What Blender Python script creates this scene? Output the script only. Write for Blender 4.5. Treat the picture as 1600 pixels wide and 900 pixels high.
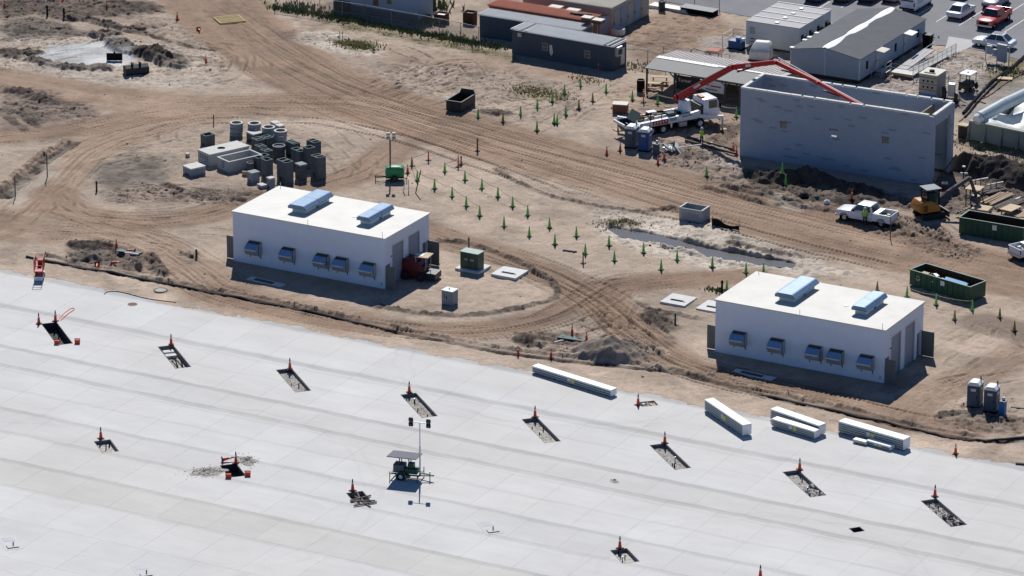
import bpy, bmesh, math, random
import numpy as np
from mathutils import Vector, Matrix, geometry as mgeo
random.seed(7); rng = np.random.default_rng(11)
for o in list(bpy.data.objects): bpy.data.objects.remove(o)
scene = bpy.context.scene
COL = scene.collection

# ------------------------------------------------------------------ camera
CAM = Vector((214.469, -341.430, 140.766)); YAW, PITCH, ROLL, FPX = -0.496158, 0.342363, 0.0024417, 7115.4
_cy, _sy, _cp, _sp = math.cos(YAW), math.sin(YAW), math.cos(PITCH), math.sin(PITCH)
FWD = Vector((_sy*_cp, _cy*_cp, -_sp)); _r = Vector((_cy, -_sy, 0)); _u = _r.cross(FWD)
RIGHT = _r*math.cos(ROLL)+_u*math.sin(ROLL); UP = _u*math.cos(ROLL)-_r*math.sin(ROLL)
cd = bpy.data.cameras.new('camera'); cam = bpy.data.objects.new('camera', cd); COL.objects.link(cam)
cd.sensor_width = 36; cd.lens = FPX/1600*36; cd.clip_start = 1; cd.clip_end = 9000
M = Matrix((RIGHT, UP, -FWD)).transposed().to_4x4(); M.translation = CAM; cam.matrix_world = M
scene.camera = cam

# ------------------------------------------------------------------ sky, sun, exposure
SUN_EL = math.radians(43.5); SH = Vector((0.484, -0.875, 0)).normalized()      # SH: the way shadows fall
world = bpy.data.worlds.new('World'); scene.world = world; world.use_nodes = True
nt = world.node_tree; bg = nt.nodes['Background']
sky = nt.nodes.new('ShaderNodeTexSky'); sky.sky_type = 'NISHITA'; sky.sun_disc = False
sky.sun_elevation = SUN_EL; sky.sun_rotation = math.radians(331); sky.altitude = 2500; sky.air_density = 1.0; sky.dust_density = 0.1; sky.ozone_density = 10.0
nt.links.new(sky.outputs[0], bg.inputs[0]); bg.inputs[1].default_value = 0.085
sl = bpy.data.lights.new('sun', 'SUN'); sl.energy = 5.0; sl.angle = math.radians(0.53); sl.color = (1, .98, .95)
so = bpy.data.objects.new('sun', sl); COL.objects.link(so)
so.rotation_euler = (SH*math.cos(SUN_EL)-Vector((0, 0, math.sin(SUN_EL)))).to_track_quat('-Z', 'Y').to_euler(); so.location = (0, 0, 60)
scene.view_settings.view_transform = 'Standard'; scene.view_settings.look = 'None'
scene.view_settings.exposure = 0.0; scene.view_settings.gamma = 1
try: scene.view_settings.use_curve_mapping = False
except Exception: pass
scene.render.resolution_x = 1024; scene.render.resolution_y = 576

# ------------------------------------------------------------------ helpers
def at(px, py, z=0.0):
    d = FWD+RIGHT*((px-800)/FPX)-UP*((py-450)/FPX)
    t = (z-CAM.z)/d.z
    return CAM+d*t
def ray(px, py): return (FWD+RIGHT*((px-800)/FPX)-UP*((py-450)/FPX))
def mpp(px, py): return (at(px, py)-CAM).dot(FWD)/FPX        # metres for one photo pixel, across the view
def hz(px, py, dpx): return dpx*mpp(px, py)/math.cos(PITCH)   # height of something dpx pixels tall standing there
def heading(p0, p1):
    a, b = at(*p0), at(*p1); return math.atan2(b.y-a.y, b.x-a.x)

MATS = {}
def mat(name, col, rough=.75, var=.12, scale=1.5, bump=.0, metal=0., bscale=12, spec=.4, tint=None, detail=5, coord='Object'):
    if name in MATS: return MATS[name]
    m = bpy.data.materials.new(name); m.use_nodes = True; n = m.node_tree.nodes; l = m.node_tree.links
    b = n['Principled BSDF']; b.inputs['Roughness'].default_value = rough; b.inputs['Metallic'].default_value = metal
    b.inputs['Specular IOR Level'].default_value = spec
    tc = n.new('ShaderNodeTexCoord')
    if var > 0:
        nz = n.new('ShaderNodeTexNoise'); nz.inputs['Scale'].default_value = scale; nz.inputs['Detail'].default_value = detail; nz.inputs['Roughness'].default_value = .65
        l.new(tc.outputs[coord], nz.inputs['Vector'])
        oi = n.new('ShaderNodeObjectInfo')
        ad = n.new('ShaderNodeMath'); ad.operation = 'MULTIPLY_ADD'; ad.inputs[1].default_value = .25; l.new(oi.outputs['Random'], ad.inputs[0]); l.new(nz.outputs[0], ad.inputs[2])
        mr = n.new('ShaderNodeMapRange'); mr.inputs['From Min'].default_value = .35; mr.inputs['From Max'].default_value = .9
        l.new(ad.outputs[0], mr.inputs[0])
        mx = n.new('ShaderNodeMix'); mx.data_type = 'RGBA'; l.new(mr.outputs[0], mx.inputs[0])
        dk = tint or tuple(c*(1-var*1.6) for c in col); lt = tuple(min(1, c*(1+var*.6)) for c in col)
        mx.inputs[6].default_value = (*dk, 1); mx.inputs[7].default_value = (*lt, 1)
        l.new(mx.outputs[2], b.inputs['Base Color'])
    else: b.inputs['Base Color'].default_value = (*col, 1)
    if bump > 0:
        n2 = n.new('ShaderNodeTexNoise'); n2.inputs['Scale'].default_value = bscale; n2.inputs['Detail'].default_value = 4
        l.new(tc.outputs[coord], n2.inputs['Vector'])
        bp = n.new('ShaderNodeBump'); bp.inputs['Strength'].default_value = bump; bp.inputs['Distance'].default_value = .03
        l.new(n2.outputs[0], bp.inputs['Height']); l.new(bp.outputs[0], b.inputs['Normal'])
    MATS[name] = m; return m

class MB:
    """collects shapes that become ONE mesh object"""
    def __init__(s): s.v = []; s.f = []
    def add(s, vs, fs, M=None):
        k = len(s.v)
        s.v += [tuple(M @ Vector(p)) for p in vs] if M else [tuple(p) for p in vs]
        s.f += [tuple(i+k for i in f) for f in fs]; return s
    def box(s, x0, x1, y0, y1, z0, z1, M=None):
        return s.add([(x0,y0,z0),(x1,y0,z0),(x1,y1,z0),(x0,y1,z0),(x0,y0,z1),(x1,y0,z1),(x1,y1,z1),(x0,y1,z1)],
                     [(0,3,2,1),(4,5,6,7),(0,1,5,4),(1,2,6,5),(2,3,7,6),(3,0,4,7)], M)
    def bar(s, p0, p1, w, h=None):
        """square bar between two points"""
        h = h or w; p0 = Vector(p0); p1 = Vector(p1); d = p1-p0; L = d.length
        if L < 1e-6: return s
        z = d/L; x = z.cross(Vector((0,0,1))); x = x.normalized() if x.length > 1e-4 else Vector((1,0,0)); y = x.cross(z)
        M = Matrix((x, y, z)).transposed().to_4x4(); M.translation = p0
        return s.box(-w/2, w/2, -h/2, h/2, 0, L, M)
    def tube(s, p0, p1, r0, r1=None, n=10, cap=True):
        r1 = r0 if r1 is None else r1; p0 = Vector(p0); p1 = Vector(p1); d = p1-p0
        z = d.normalized(); x = z.orthogonal().normalized(); y = z.cross(x)
        a = [math.tau*i/n for i in range(n)]
        vs = [p0+(x*math.cos(t)+y*math.sin(t))*r0 for t in a]+[p1+(x*math.cos(t)+y*math.sin(t))*r1 for t in a]
        fs = [(i, (i+1) % n, n+(i+1) % n, n+i) for i in range(n)]
        if cap: fs += [tuple(range(n-1, -1, -1)), tuple(range(n, 2*n))]
        return s.add(vs, fs)
    def path(s, pts, r, n=6):
        for a, b in zip(pts[:-1], pts[1:]): s.tube(a, b, r, r, n)
        return s
    def lathe(s, prof, n=14, M=None):
        vs = []; fs = []
        for r, z in prof: vs += [(r*math.cos(math.tau*i/n), r*math.sin(math.tau*i/n), z) for i in range(n)]
        for k in range(len(prof)-1):
            for i in range(n): fs.append((k*n+i, k*n+(i+1) % n, (k+1)*n+(i+1) % n, (k+1)*n+i))
        return s.add(vs, fs, M)
    def prism(s, poly, a, b, axis='z', M=None):
        """2D polygon swept along an axis from a to b"""
        n = len(poly)
        g = {'z': lambda p, t: (p[0], p[1], t), 'y': lambda p, t: (p[0], t, p[1]), 'x': lambda p, t: (t, p[0], p[1])}[axis]
        return s.add([g(p, a) for p in poly]+[g(p, b) for p in poly],
                     [tuple(range(n-1, -1, -1)), tuple(range(n, 2*n))]+[(i, (i+1) % n, n+(i+1) % n, n+i) for i in range(n)], M)
    def loft(s, rings, closed=True, cap=True, M=None):
        n = len(rings[0]); vs = [p for r in rings for p in r]; fs = []
        for k in range(len(rings)-1):
            for i in range(n if closed else n-1): fs.append((k*n+i, k*n+(i+1) % n, (k+1)*n+(i+1) % n, (k+1)*n+i))
        if cap: fs += [tuple(range(n-1, -1, -1)), tuple(range((len(rings)-1)*n, len(rings)*n))]
        return s.add(vs, fs, M)
    def frame(s, x0, x1, y0, y1, z0, z1, t, floor=0.):
        """open box: four walls t thick, optional floor"""
        s.box(x0, x1, y0, y0+t, z0, z1); s.box(x0, x1, y1-t, y1, z0, z1)
        s.box(x0, x0+t, y0+t, y1-t, z0, z1); s.box(x1-t, x1, y0+t, y1-t, z0, z1)
        if floor: s.box(x0+t, x1-t, y0+t, y1-t, z0, z0+floor)
        return s
    def mesh(s, name):
        me = bpy.data.meshes.new(name); me.from_pydata(s.v, [], s.f)
        bm = bmesh.new(); bm.from_mesh(me); bmesh.ops.recalc_face_normals(bm, faces=bm.faces); bm.to_mesh(me); bm.free()
        return me
    def build(s, name, m, parent=None, smooth=False, bevel=0):
        o = bpy.data.objects.new(name, s.mesh(name)); COL.objects.link(o); o.parent = parent
        if m: o.data.materials.append(MATS[m] if isinstance(m, str) else m)
        if bevel:
            bm = bmesh.new(); bm.from_mesh(o.data)
            bmesh.ops.bevel(bm, geom=[e for e in bm.edges if len(e.link_faces) == 2 and e.calc_face_angle(0) > .5], offset=bevel, segments=2, affect='EDGES', profile=.6)
            bm.to_mesh(o.data); bm.free()
        if smooth:
            for p in o.data.polygons: p.use_smooth = True
            try: o.data.set_sharp_from_angle(angle=math.radians(38))
            except Exception: pass
        return o
def tag(o, label=None, cat=None, group=None, kind=None):
    if label: o['label'] = label
    if cat: o['category'] = cat
    if group: o['group'] = group
    if kind: o['kind'] = kind
    return o
def thing(name, label, cat, loc=(0,0,0), rz=0., group=None):
    o = bpy.data.objects.new(name, None); COL.objects.link(o); o.empty_display_size = .3
    o.location = loc; o.rotation_euler = (0, 0, rz); return tag(o, label, cat, group)
def dup(root, loc, rz=0., label=None, group=None, scale=None):
    r = root.copy(); COL.objects.link(r); r.location = loc; r.rotation_euler = (0, 0, rz)
    if label: r['label'] = label
    if group: r['group'] = group
    if scale: r.scale = scale
    for ch in list(root.children):
        c = ch.copy(); COL.objects.link(c); c.parent = r
        for g in list(ch.children):
            d = g.copy(); COL.objects.link(d); d.parent = c
    return r
def text_on(name, body, size, m, parent, loc, rot, depth=.004, align='CENTER', sx=1.0):
    """flat lettering as a mesh"""
    c = bpy.data.curves.new(name, 'FONT'); c.body = body; c.size = size; c.extrude = depth; c.align_x = align; c.align_y = 'CENTER'; c.resolution_u = 2
    t = bpy.data.objects.new(name+'_tmp', c); COL.objects.link(t)
    me = bpy.data.meshes.new_from_object(t.evaluated_get(bpy.context.evaluated_depsgraph_get()))
    bpy.data.objects.remove(t)
    o = bpy.data.objects.new(name, me); COL.objects.link(o); o.parent = parent; o.location = loc; o.rotation_euler = rot; o.scale = (sx, 1, 1)
    me.materials.clear(); me.materials.append(MATS[m]); return o

# ------------------------------------------------------------------ materials (base colours)
mat('white_wall_sky_tint', (.72, .77, .84), .8, .05, .9, .15, bscale=6); mat('white_roof', (.74, .71, .63), .75, .08, .5)  # wall blue stands in for skylight on the shaded sides
mat('block', (.30, .295, .285), .92, .14, 1.2, .3, bscale=9); mat('block_dark', (.20, .20, .20), .92, .12, 2); mat('block_tan', (.33, .27, .2), .92, .15, 2)
mat('mortar', (.24, .24, .235), .95, .1, 3); mat('parapet', (.74, .72, .66), .9, .1, 2)
mat('galv', (.46, .49, .5), .45, .12, 2, metal=.5); mat('hood_sky_tint', (.19, .35, .54), .35, .10, 2, metal=.25)  # the lid blue is a painted sky reflection
mat('vent', (.47, .64, .82), .45, .08, 2, metal=.1); mat('hood_under', (.13, .20, .28), .5, .1, 2); mat('curb_metal', (.55, .60, .58), .5, .06, 2)  # louvre blue holds the sky's reflection as paint
mat('door_grey', (.16, .165, .15), .6, .1, 2); mat('rolldoor', (.30, .33, .38), .6, .08, 3); mat('dark', (.015, .016, .02), .6, .2, 4); mat('black', (.010, .010, .011), .9, .2, 4, spec=.12)
mat('rubber', (.018, .018, .02), .85, .3, 5); mat('glass', (.02, .03, .04), .08, 0, spec=.8); mat('chrome', (.6, .6, .62), .25, .1, 4, metal=.9)
mat('precast', (.30, .32, .33), .9, .13, 1.6, .25); mat('precast_light', (.46, .46, .44), .9, .12, 1.2, .25); mat('precast_top', (.62, .60, .55), .9, .1, 1.5); mat('precast_dark', (.11, .125, .13), .9, .2, 1.8, .25)
mat('box_green', (.10, .14, .13), .8, .2, 2); mat('padgreen', (.045, .085, .06), .5, .12, 2); mat('padtop', (.12, .22, .17), .5, .12, 2)
mat('dumpgreen', (.008, .07, .04), .5, .22, 1.3); mat('dumpdark', (.035, .036, .03), .6, .25, 1.5); mat('rust', (.09, .04, .02), .9, .3, 3)
mat('concrete_pad', (.66, .65, .61), .9, .08, 1.5); mat('wood', (.48, .34, .2), .8, .2, 4); mat('plywood', (.55, .42, .27), .8, .12, 2); mat('darkwood', (.12, .10, .085), .85, .25, 4)
mat('orange', (.78, .07, .015), .6, .1, 6); mat('green_cone', (.17, .55, .08), .6, .12, 6); mat('olive_cone', (.30, .26, .05), .7, .15, 6); mat('conebase', (.012, .012, .014), .8, .2, 6); mat('white_band', (.7, .68, .62), .5, .15, 8)
mat('white_paint', (.78, .79, .80), .3, .04, 2, spec=.5); mat('white_plastic', (.72, .73, .72), .5, .06, 2)
mat('red', (.44, .012, .014), .4, .12, 2.5); mat('redcar', (.5, .014, .018), .25, .05, 2, spec=.6); mat('maroon', (.16, .018, .014), .5, .2, 2.5)
mat('steel_dark', (.05, .055, .06), .5, .2, 3, metal=.4); mat('yellow', (.42, .17, .02), .5, .15, 2.5); mat('lime', (.38, .62, .02), .7, .1, 5)
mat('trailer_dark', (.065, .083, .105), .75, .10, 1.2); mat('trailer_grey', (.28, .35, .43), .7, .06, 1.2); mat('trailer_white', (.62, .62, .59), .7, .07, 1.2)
mat('roof_grey', (.36, .38, .40), .55, .10, .9, metal=.2); mat('roof_red', (.46, .14, .075), .75, .12, 1.0); mat('roof_charcoal', (.085, .09, .097), .85, .16, .7); mat('roof_white', (.80, .80, .78), .6, .05, 1); mat('roof_tan', (.62, .58, .47), .7, .08, 1)
mat('tan_wall', (.40, .37, .31), .8, .08, 1.2); mat('brown_metal', (.20, .09, .05), .8, .15, 2); mat('canopy_top', (.40, .36, .34), .7, .12, .8); mat('fascia', (.19, .19, .18), .7, .1, 1.5)
mat('asphalt', (.215, .21, .215), .95, .13, .35, .2, bscale=25); mat('line_paint', (.7, .7, .66), .8, .2, 5); mat('path_concrete', (.47, .45, .43), .9, .08, 1)
mat('pj_grey', (.065, .09, .12), .55, .08, 2); mat('pj_blue', (.025, .09, .24), .5, .1, 2); mat('pj_roof', (.72, .73, .72), .5, .06, 2); mat('tank_blue', (.03, .18, .42), .4, .1, 2)
mat('solar', (.02, .026, .045), .45, .1, 3, spec=.3); mat('lt_green', (.02, .09, .055), .5, .2, 2); mat('lt_bright', (.02, .22, .085), .45, .12, 2)
mat('fence', (.24, .25, .26), .5, .15, 4, metal=.5); mat('rope', (.12, .10, .08), .9, .1, 5); mat('tape', (.72, .66, .36), .6, .35, 6)
mat('skin', (.42, .25, .17), .6, .05, 6); mat('denim', (.03, .04, .065), .85, .2, 6); mat('liner', (.78, .80, .76), .5, .1, .5, .5, bscale=1.2); mat('pipe', (.36, .43, .45), .5, .12, .8)
mat('tarp', (.72, .69, .62), .6, .12, 1.5, .5, bscale=3); mat('basin_wall', (.20, .235, .215), .8, .15, 1.0); mat('green_tarp', (.05, .13, .03), .7, .25, 2)
mat('gravel', (.52, .48, .42), .95, .35, 5, .8, bscale=8); mat('gravel_dark', (.10, .095, .09), .95, .35, 4, .8, bscale=8); mat('pit_wall', (.20, .19, .18), .9, .15, 2); mat('pit_form', (.05, .05, .055), .8, .3, 3)
mat('silt', (.03, .032, .035), .8, .3, 2); mat('bundle_white', (.84, .84, .82), .55, .04, 1); mat('bundle_side', (.48, .52, .50), .6, .1, 3); mat('bundle_dark', (.07, .085, .09), .7, .2, 3); mat('sticker', (.75, .68, .15), .6, .1, 5)
mat('leaf', (.17, .21, .07), .8, .4, 1.2); mat('dryleaf', (.48, .42, .18), .9, .3, 1.2); mat('clod', (.21, .155, .11), .95, .35, 1.5, coord='Object'); mat('taillight', (.35, .01, .01), .3, .1, 5); mat('lamp_glass', (.30, .32, .35), .2, .1, 5)
mat('blue_sheet', (.07, .30, .52), .5, .15, 2); mat('manhole', (.20, .12, .085), .9, .15, 3); mat('grate', (.50, .38, .12), .7, .15, 4); mat('tread', (.12, .11, .10), .9, .2, 4)
# ------------------------------------------------------------------ ground: soil colours and relief worked out on a grid
R2 = np.array((_cy, -_sy)); F2 = np.array((_sy, _cy))
def axis(a, b, d, far):
    f = np.arange(a, b+d/2, d); g = []; s = d; x = 0
    while x < far: s *= 1.5; x += s; g.append(x)
    g = np.array(g); return np.concatenate((a-g[::-1], f, f[-1]+g))
UA = axis(-36, 88, .12, 2600); VA = axis(-54, 96, .16, 2600)
U, V = np.meshgrid(UA, VA)
GX = U*R2[0]+V*F2[0]; GY = U*R2[1]+V*F2[1]; SHP = GX.shape
X = GX.ravel(); Y = GY.ravel(); NG = X.size
def vn(x, y, seed=0):
    xi = np.floor(x).astype(np.int64); yi = np.floor(y).astype(np.int64); fx = x-xi; fy = y-yi
    fx = fx*fx*(3-2*fx); fy = fy*fy*(3-2*fy)
    def h(a, b):
        n = (a*374761393+b*668265263+seed*974711) & 0x7fffffff
        n = ((n ^ (n >> 13))*1274126177) & 0x7fffffff
        return ((n ^ (n >> 16)) & 0xffff)/65535.
    return (h(xi, yi)*(1-fx)+h(xi+1, yi)*fx)*(1-fy)+(h(xi, yi+1)*(1-fx)+h(xi+1, yi+1)*fx)*fy
def fbm(x, y, seed=0, o=4):
    a = 0; w = .5; t = 0
    for k in range(o): a = a+w*vn(x*2**k, y*2**k, seed+k*17); t += w; w *= .55
    return a/t
n1 = fbm(X/9, Y/9, 1, 4); n2 = fbm(X/2.2, Y/2.2, 2, 4); n3 = fbm(X/.7, Y/.7, 3, 3); n4 = vn(X/.33, Y/.33, 5); rd = 1-abs(2*fbm(X/1.1, Y/1.1, 21, 3)-1)*1.6; rd2 = 1-abs(2*vn(X/.55+9, Y/.55, 24)-1)
ex = (fbm(X/2.6, Y/2.6, 8, 4)-.5)*2; ey = (fbm(X/2.6, Y/2.6, 9, 4)-.5)*2      # edge wander
SAND = np.array((.40, .316, .243)); PALE = np.array((.54, .475, .395)); ROAD = np.array((.262, .178, .122)); ROAD2 = np.array((.312, .221, .156))
DARK = np.array((.062, .048, .039)); GREY = np.array((.185, .16, .132)); BLACK = np.array((.028, .024, .022)); WHITE = np.array((.52, .52, .50)); WET = np.array((.125, .092, .07)); GRASS = np.array((.13, .12, .04))
C = SAND[None]*(0.80+.38*n1[:, None])
Hh = (n2-.5)*.10+(n3-.5)*.05
RG = np.full(NG, .32)                                      # how churned the soil is
def ss(x): x = np.clip(x, 0, 1); return x*x*(3-2*x)
def wpts(px, fine=6):
    P = np.array([tuple(at(*p)[:2]) for p in px]); n = len(P)
    if n < 3 or fine < 2: return P
    out = []
    for i in range(n-1):
        p0, p1, p2, p3 = P[max(i-1, 0)], P[i], P[i+1], P[min(i+2, n-1)]
        for k in range(fine):
            t = k/fine; out.append(.5*((2*p1)+(-p0+p2)*t+(2*p0-5*p1+4*p2-p3)*t*t+(-p0+3*p1-3*p2+p3)*t**3))
    return np.array(out+[P[-1]])
def near(P, pad):
    return np.nonzero((X > P[:, 0].min()-pad) & (X < P[:, 0].max()+pad) & (Y > P[:, 1].min()-pad) & (Y < P[:, 1].max()+pad))[0]
def along(P, ix, wob=0.):
    """distance, run and signed offset of the grid points ix to the polyline P"""
    x = X[ix]+ex[ix]*wob; y = Y[ix]+ey[ix]*wob
    D = np.full(ix.size, 1e9); S = np.zeros(ix.size); T = np.zeros(ix.size); s0 = 0
    for a, b in zip(P[:-1], P[1:]):
        d = b-a; L = math.hypot(*d)
        if L < 1e-6: continue
        d = d/L; rx = x-a[0]; ry = y-a[1]; s = np.clip(rx*d[0]+ry*d[1], 0, L); t = d[0]*ry-d[1]*rx
        dd = np.hypot(rx-s*d[0], ry-s*d[1]); k = dd < D
        D[k] = dd[k]; S[k] = s0+s[k]; T[k] = np.sign(t[k])*dd[k]; s0 += L
    return D, S, T, s0
def lerp(ix, col, a): C[ix] += (col-C[ix])*a[:, None]
def road(px, w, col=ROAD, alpha=.85, streak=.20, rut=.014, soft=1.6, seed=0):
    P = wpts(px); ix = near(P, w/2+3); D, S, T, L = along(P, ix, .5); m = ss((w/2-D)/soft+.5); k = m > 0; ix = ix[k]; m, S, T = m[k], S[k], T[k]
    n = .42*vn(T*1.3+50, S*.06, seed+31)+.26*vn(T*4+9, S*.16, seed+32)+.14*vn(T*9, S*.5, seed+33)+.18*n2[ix]; n = n+.9*(vn(T*.55+seed, S*.09+7, seed+35)-.5)*(vn(S*.05, T*.2, seed+36))
    lerp(ix, col[None]*(1+streak*2*(n-.5))[:, None], alpha*m)
    Hh[ix] += m*((n-.5)*2*rut)-.5*m*Hh[ix]; RG[ix] += (.25-RG[ix])*m*.8
def track(P, gauge=1.9, tw=.5, depth=.05, dark=.25, tread=.035, per=.46, fade=True, lanes=(-1, 1)):
    ix = near(P, gauge+1); D, S, T, L = along(P, ix, .05)
    k = D < gauge/2+tw+.4; ix, S, T = ix[k], S[k], T[k]
    if ix.size == 0: return
    en = ss(np.minimum(S, L-S)/2.5) if fade else 1
    gap = ss((vn(S*.16, T*0+gauge, 77)-.22)*4)*en
    for sg in lanes:
        t = T-sg*gauge/2; b = ss((tw/2-abs(t))/.12+.5)*gap; r = np.exp(-((abs(t)-tw/2-.12)/.12)**2)*gap
        tr = np.clip(np.sin(math.tau*S/per+abs(t)*7)*2.5, -1, 1)
        Hh[ix] += -depth*b+depth*.7*r+tread*tr*b
        C[ix] *= (1-dark*b*((.55-.45*tr) if tread > .015 else .9))[:, None]; C[ix] *= (1+.08*r)[:, None]
def traffic(px, n, spread, seed, **kw):
    """wheel marks left by many passes along one way"""
    P = wpts(px); r = random.Random(seed); d = np.gradient(P, axis=0); d /= np.hypot(d[:, 0], d[:, 1])[:, None]; N_ = np.stack((-d[:, 1], d[:, 0]), 1)
    for i in range(n):
        a = r.uniform(0, .6); b = a+r.uniform(.25, .6); k = slice(int(a*len(P)), max(int(a*len(P))+3, int(min(b, 1)*len(P))))
        if len(P[k]) < 3: continue
        of = r.uniform(-1, 1)*spread; of2 = of+r.uniform(-1, 1)*(1.2+spread*.45); q = np.linspace(0, 1, len(P[k]))[:, None]
        track(P[k]+N_[k]*(of+(of2-of)*q), gauge=r.choice((1.7, 1.9, 2.2)), tw=r.choice((.26, .32, .42)), dark=r.uniform(.16, .42), **kw)
def marks(*lists, **kw):
    for px in lists: track(wpts(px), **kw)
def patch(px, col, alpha=.85, wob=1.5, soft=1.8, rough=None, dh=0., mott=.5):
    P = wpts(list(px)+[px[0]], 1); ix = near(P, 2); x = X[ix]+ex[ix]*wob; y = Y[ix]+ey[ix]*wob
    ins = np.zeros(ix.size, bool); D = np.full(ix.size, 1e9)
    for a, b in zip(P[:-1], P[1:]):
        if a[1] != b[1]: ins ^= ((a[1] > y) != (b[1] > y)) & (x < (b[0]-a[0])*(y-a[1])/(b[1]-a[1])+a[0])
        d = b-a; L2 = (d*d).sum()
        if L2 < 1e-9: continue
        t = np.clip(((x-a[0])*d[0]+(y-a[1])*d[1])/L2, 0, 1); D = np.minimum(D, np.hypot(x-a[0]-t*d[0], y-a[1]-t*d[1]))
    m = ss(np.where(ins, D, -D)/soft+.5); k = m > 0; ix = ix[k]; m = m[k]
    lerp(ix, np.asarray(col)[None]*(1-mott/2+mott*n2[ix])[:, None], alpha*m)
    if rough is not None: RG[ix] += (rough-RG[ix])*m
    if dh: Hh[ix] += dh*m
    return ix, m
def mound(px, py, a, b, h, col, rot=0., alpha=.9, rough=1.0, power=1.4):
    c = at(px, py); ix = near(np.array([(c.x, c.y)]), max(a, b)*1.5+1); x = X[ix]+ex[ix]*.6-c.x; y = Y[ix]+ey[ix]*.6-c.y; r = math.radians(rot)
    q = np.hypot((x*math.cos(r)+y*math.sin(r))/a, (-x*math.sin(r)+y*math.cos(r))/b); m = ss((1.1-q)/.3); hh = np.clip(1-q, 0, 1)**(1/power)
    Hh[ix] += h*hh*(.75+.5*n2[ix])
    if col is not None: lerp(ix, np.asarray(col)[None]*(.7+.6*n3[ix])[:, None], alpha*m)
    RG[ix] += (rough-RG[ix])*m
def ridge(px, w, h, col, alpha=.8, rough=.9, wob=.3):
    P = wpts(px); ix = near(P, w+2); D, S, T, L = along(P, ix, wob); e = ss(np.minimum(S, L-S)/1.2+.1); m = ss((w/2-D)/(w*.22)+.5)*e*(.6+.4*ss((vn(S*.7, T*0, 5)-.1)*2)); k = m > 0
    ix = ix[k]; m = m[k]; Hh[ix] += h*m*(.45+.6*n3[ix]+.5*n4[ix])
    if col is not None: lerp(ix, np.asarray(col)[None]*(.7+.6*n3[ix])[:, None], alpha*m)
    RG[ix] += (rough-RG[ix])*m

# --- broad zones
patch([(620,240),(760,240),(900,300),(960,330),(1280,395),(1600,455),(1600,560),(1450,540),(1440,440),(1130,440),(960,420),(830,380),(640,320)], SAND*1.06, .8)
patch([(930,325),(1000,335),(1100,350),(1240,390),(1330,430),(1260,432),(1150,425),(1000,395),(930,365)], PALE*.92, .8, rough=.8)
patch([(0,380),(100,400),(300,440),(420,465),(420,500),(0,430)], SAND*1.05, .7)
patch([(0,405),(120,420),(400,475),(700,540),(1100,602),(1300,650),(1600,695),(1600,745),(900,612),(0,428)], SAND*1.13, .85, rough=.35)
patch([(400,20),(700,80),(990,130),(1000,160),(860,215),(700,205),(560,150),(470,100)], SAND*.93, .6, rough=.5)
patch([(0,55),(180,60),(330,70),(340,140),(150,130),(0,110)], PALE*.8, .7, rough=.7)
patch([(210,215),(320,190),(480,200),(560,250),(520,300),(360,310),(220,300),(130,290)], SAND*.88, .8, rough=.5)
patch([(940,30),(1110,15),(1180,60),(1130,100),(1020,110),(960,60)], ROAD*1.0, .75, rough=.6)
patch([(1100,60),(1180,50),(1230,80),(1200,110),(1080,105)], (.36,.33,.30), .75)
patch([(1420,75),(1560,85),(1560,130),(1470,180),(1350,160),(1380,110)], (.36,.31,.27), .8, rough=.9)
patch([(1010,130),(1180,180),(1170,230),(1000,215),(930,150)], ROAD2, .5, rough=.7)
patch([(1480,150),(1600,110),(1600,190),(1500,200)], (.26,.235,.215), .85)
patch([(420,470),(640,470),(800,490),(860,455),(790,400),(690,385),(600,460)], SAND*1.1, .85, rough=.35)
patch([(1400,600),(1500,600),(1600,640),(1600,680),(1420,660),(1300,640)], SAND*.95, .5, rough=.8)
patch([(560,110),(700,95),(880,125),(930,165),(800,200),(680,170)], SAND*.86, .6, rough=.75)
patch([(0,60),(150,58),(360,75),(350,130),(120,112),(0,112)], SAND*.95, .4, rough=.85)
patch([(190,20),(330,40),(350,75),(220,60)], SAND*.7, .6, rough=.8)
# --- ways worn by traffic
W_MAIN = [(300,-30),(345,20),(420,80),(520,135),(640,180),(800,228),(960,272),(1100,312),(1250,350),(1400,388),(1650,445)]
W_LEFT = [(-30,120),(120,145),(280,165),(420,165),(540,170),(640,190),(780,232)]
W_LOW = [(-30,215),(90,205),(200,185),(330,168),(450,158)]
W_FORK = [(-20,362),(40,330),(85,285),(130,240),(210,205),(330,178)]
W_LOOP = [(75,300),(110,330),(200,345),(300,340),(390,318),(450,300),(520,285),(575,265),(620,230)]
W_WEST = [(-20,350),(60,362),(160,362),(230,385),(290,420),(340,455),(420,478),(540,500)]
W_SOUTH = [(330,455),(480,490),(620,512),(740,516),(840,500),(905,472),(960,445),(1060,436),(1180,430)]
W_EAST = [(640,350),(700,372),(780,398),(860,430),(930,468),(980,510),(1050,560),(1130,588),(1260,615),(1400,650),(1500,672)]
W_NE = [(960,500),(950,470),(985,448),(1080,440),(1150,432)]
W_BACK = [(1440,560),(1520,520),(1600,490)]; W_R2 = [(1390,665),(1440,625),(1520,590),(1620,540)]
road(W_FORK, 6, ROAD2*1.08, .8, seed=3); road(W_WEST, 7, ROAD2*1.05, .75, seed=5); road(W_LOOP, 5, ROAD*.98, .8, seed=4)
road(W_SOUTH, 4.2, ROAD, .85, seed=6); road(W_EAST, 4.6, ROAD*1.0, .85, seed=7); road(W_NE, 4, ROAD*.95, .7, seed=8)
road(W_LOW, 5, ROAD*1.03, .85, seed=2); road(W_LEFT, 8, ROAD2*1.02, .9, seed=1); road(W_MAIN, 11, ROAD*1.04, .9, seed=0); road([(560,155),(700,200),(900,255),(1100,312),(1400,388)], 3.5, ROAD2*1.16, .7, seed=13)
road(W_R2, 4.5, ROAD2*.9, .75, seed=9); road([(1540,505),(1600,520),(1660,530)], 5, WET*1.3, .7, seed=10)
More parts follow.
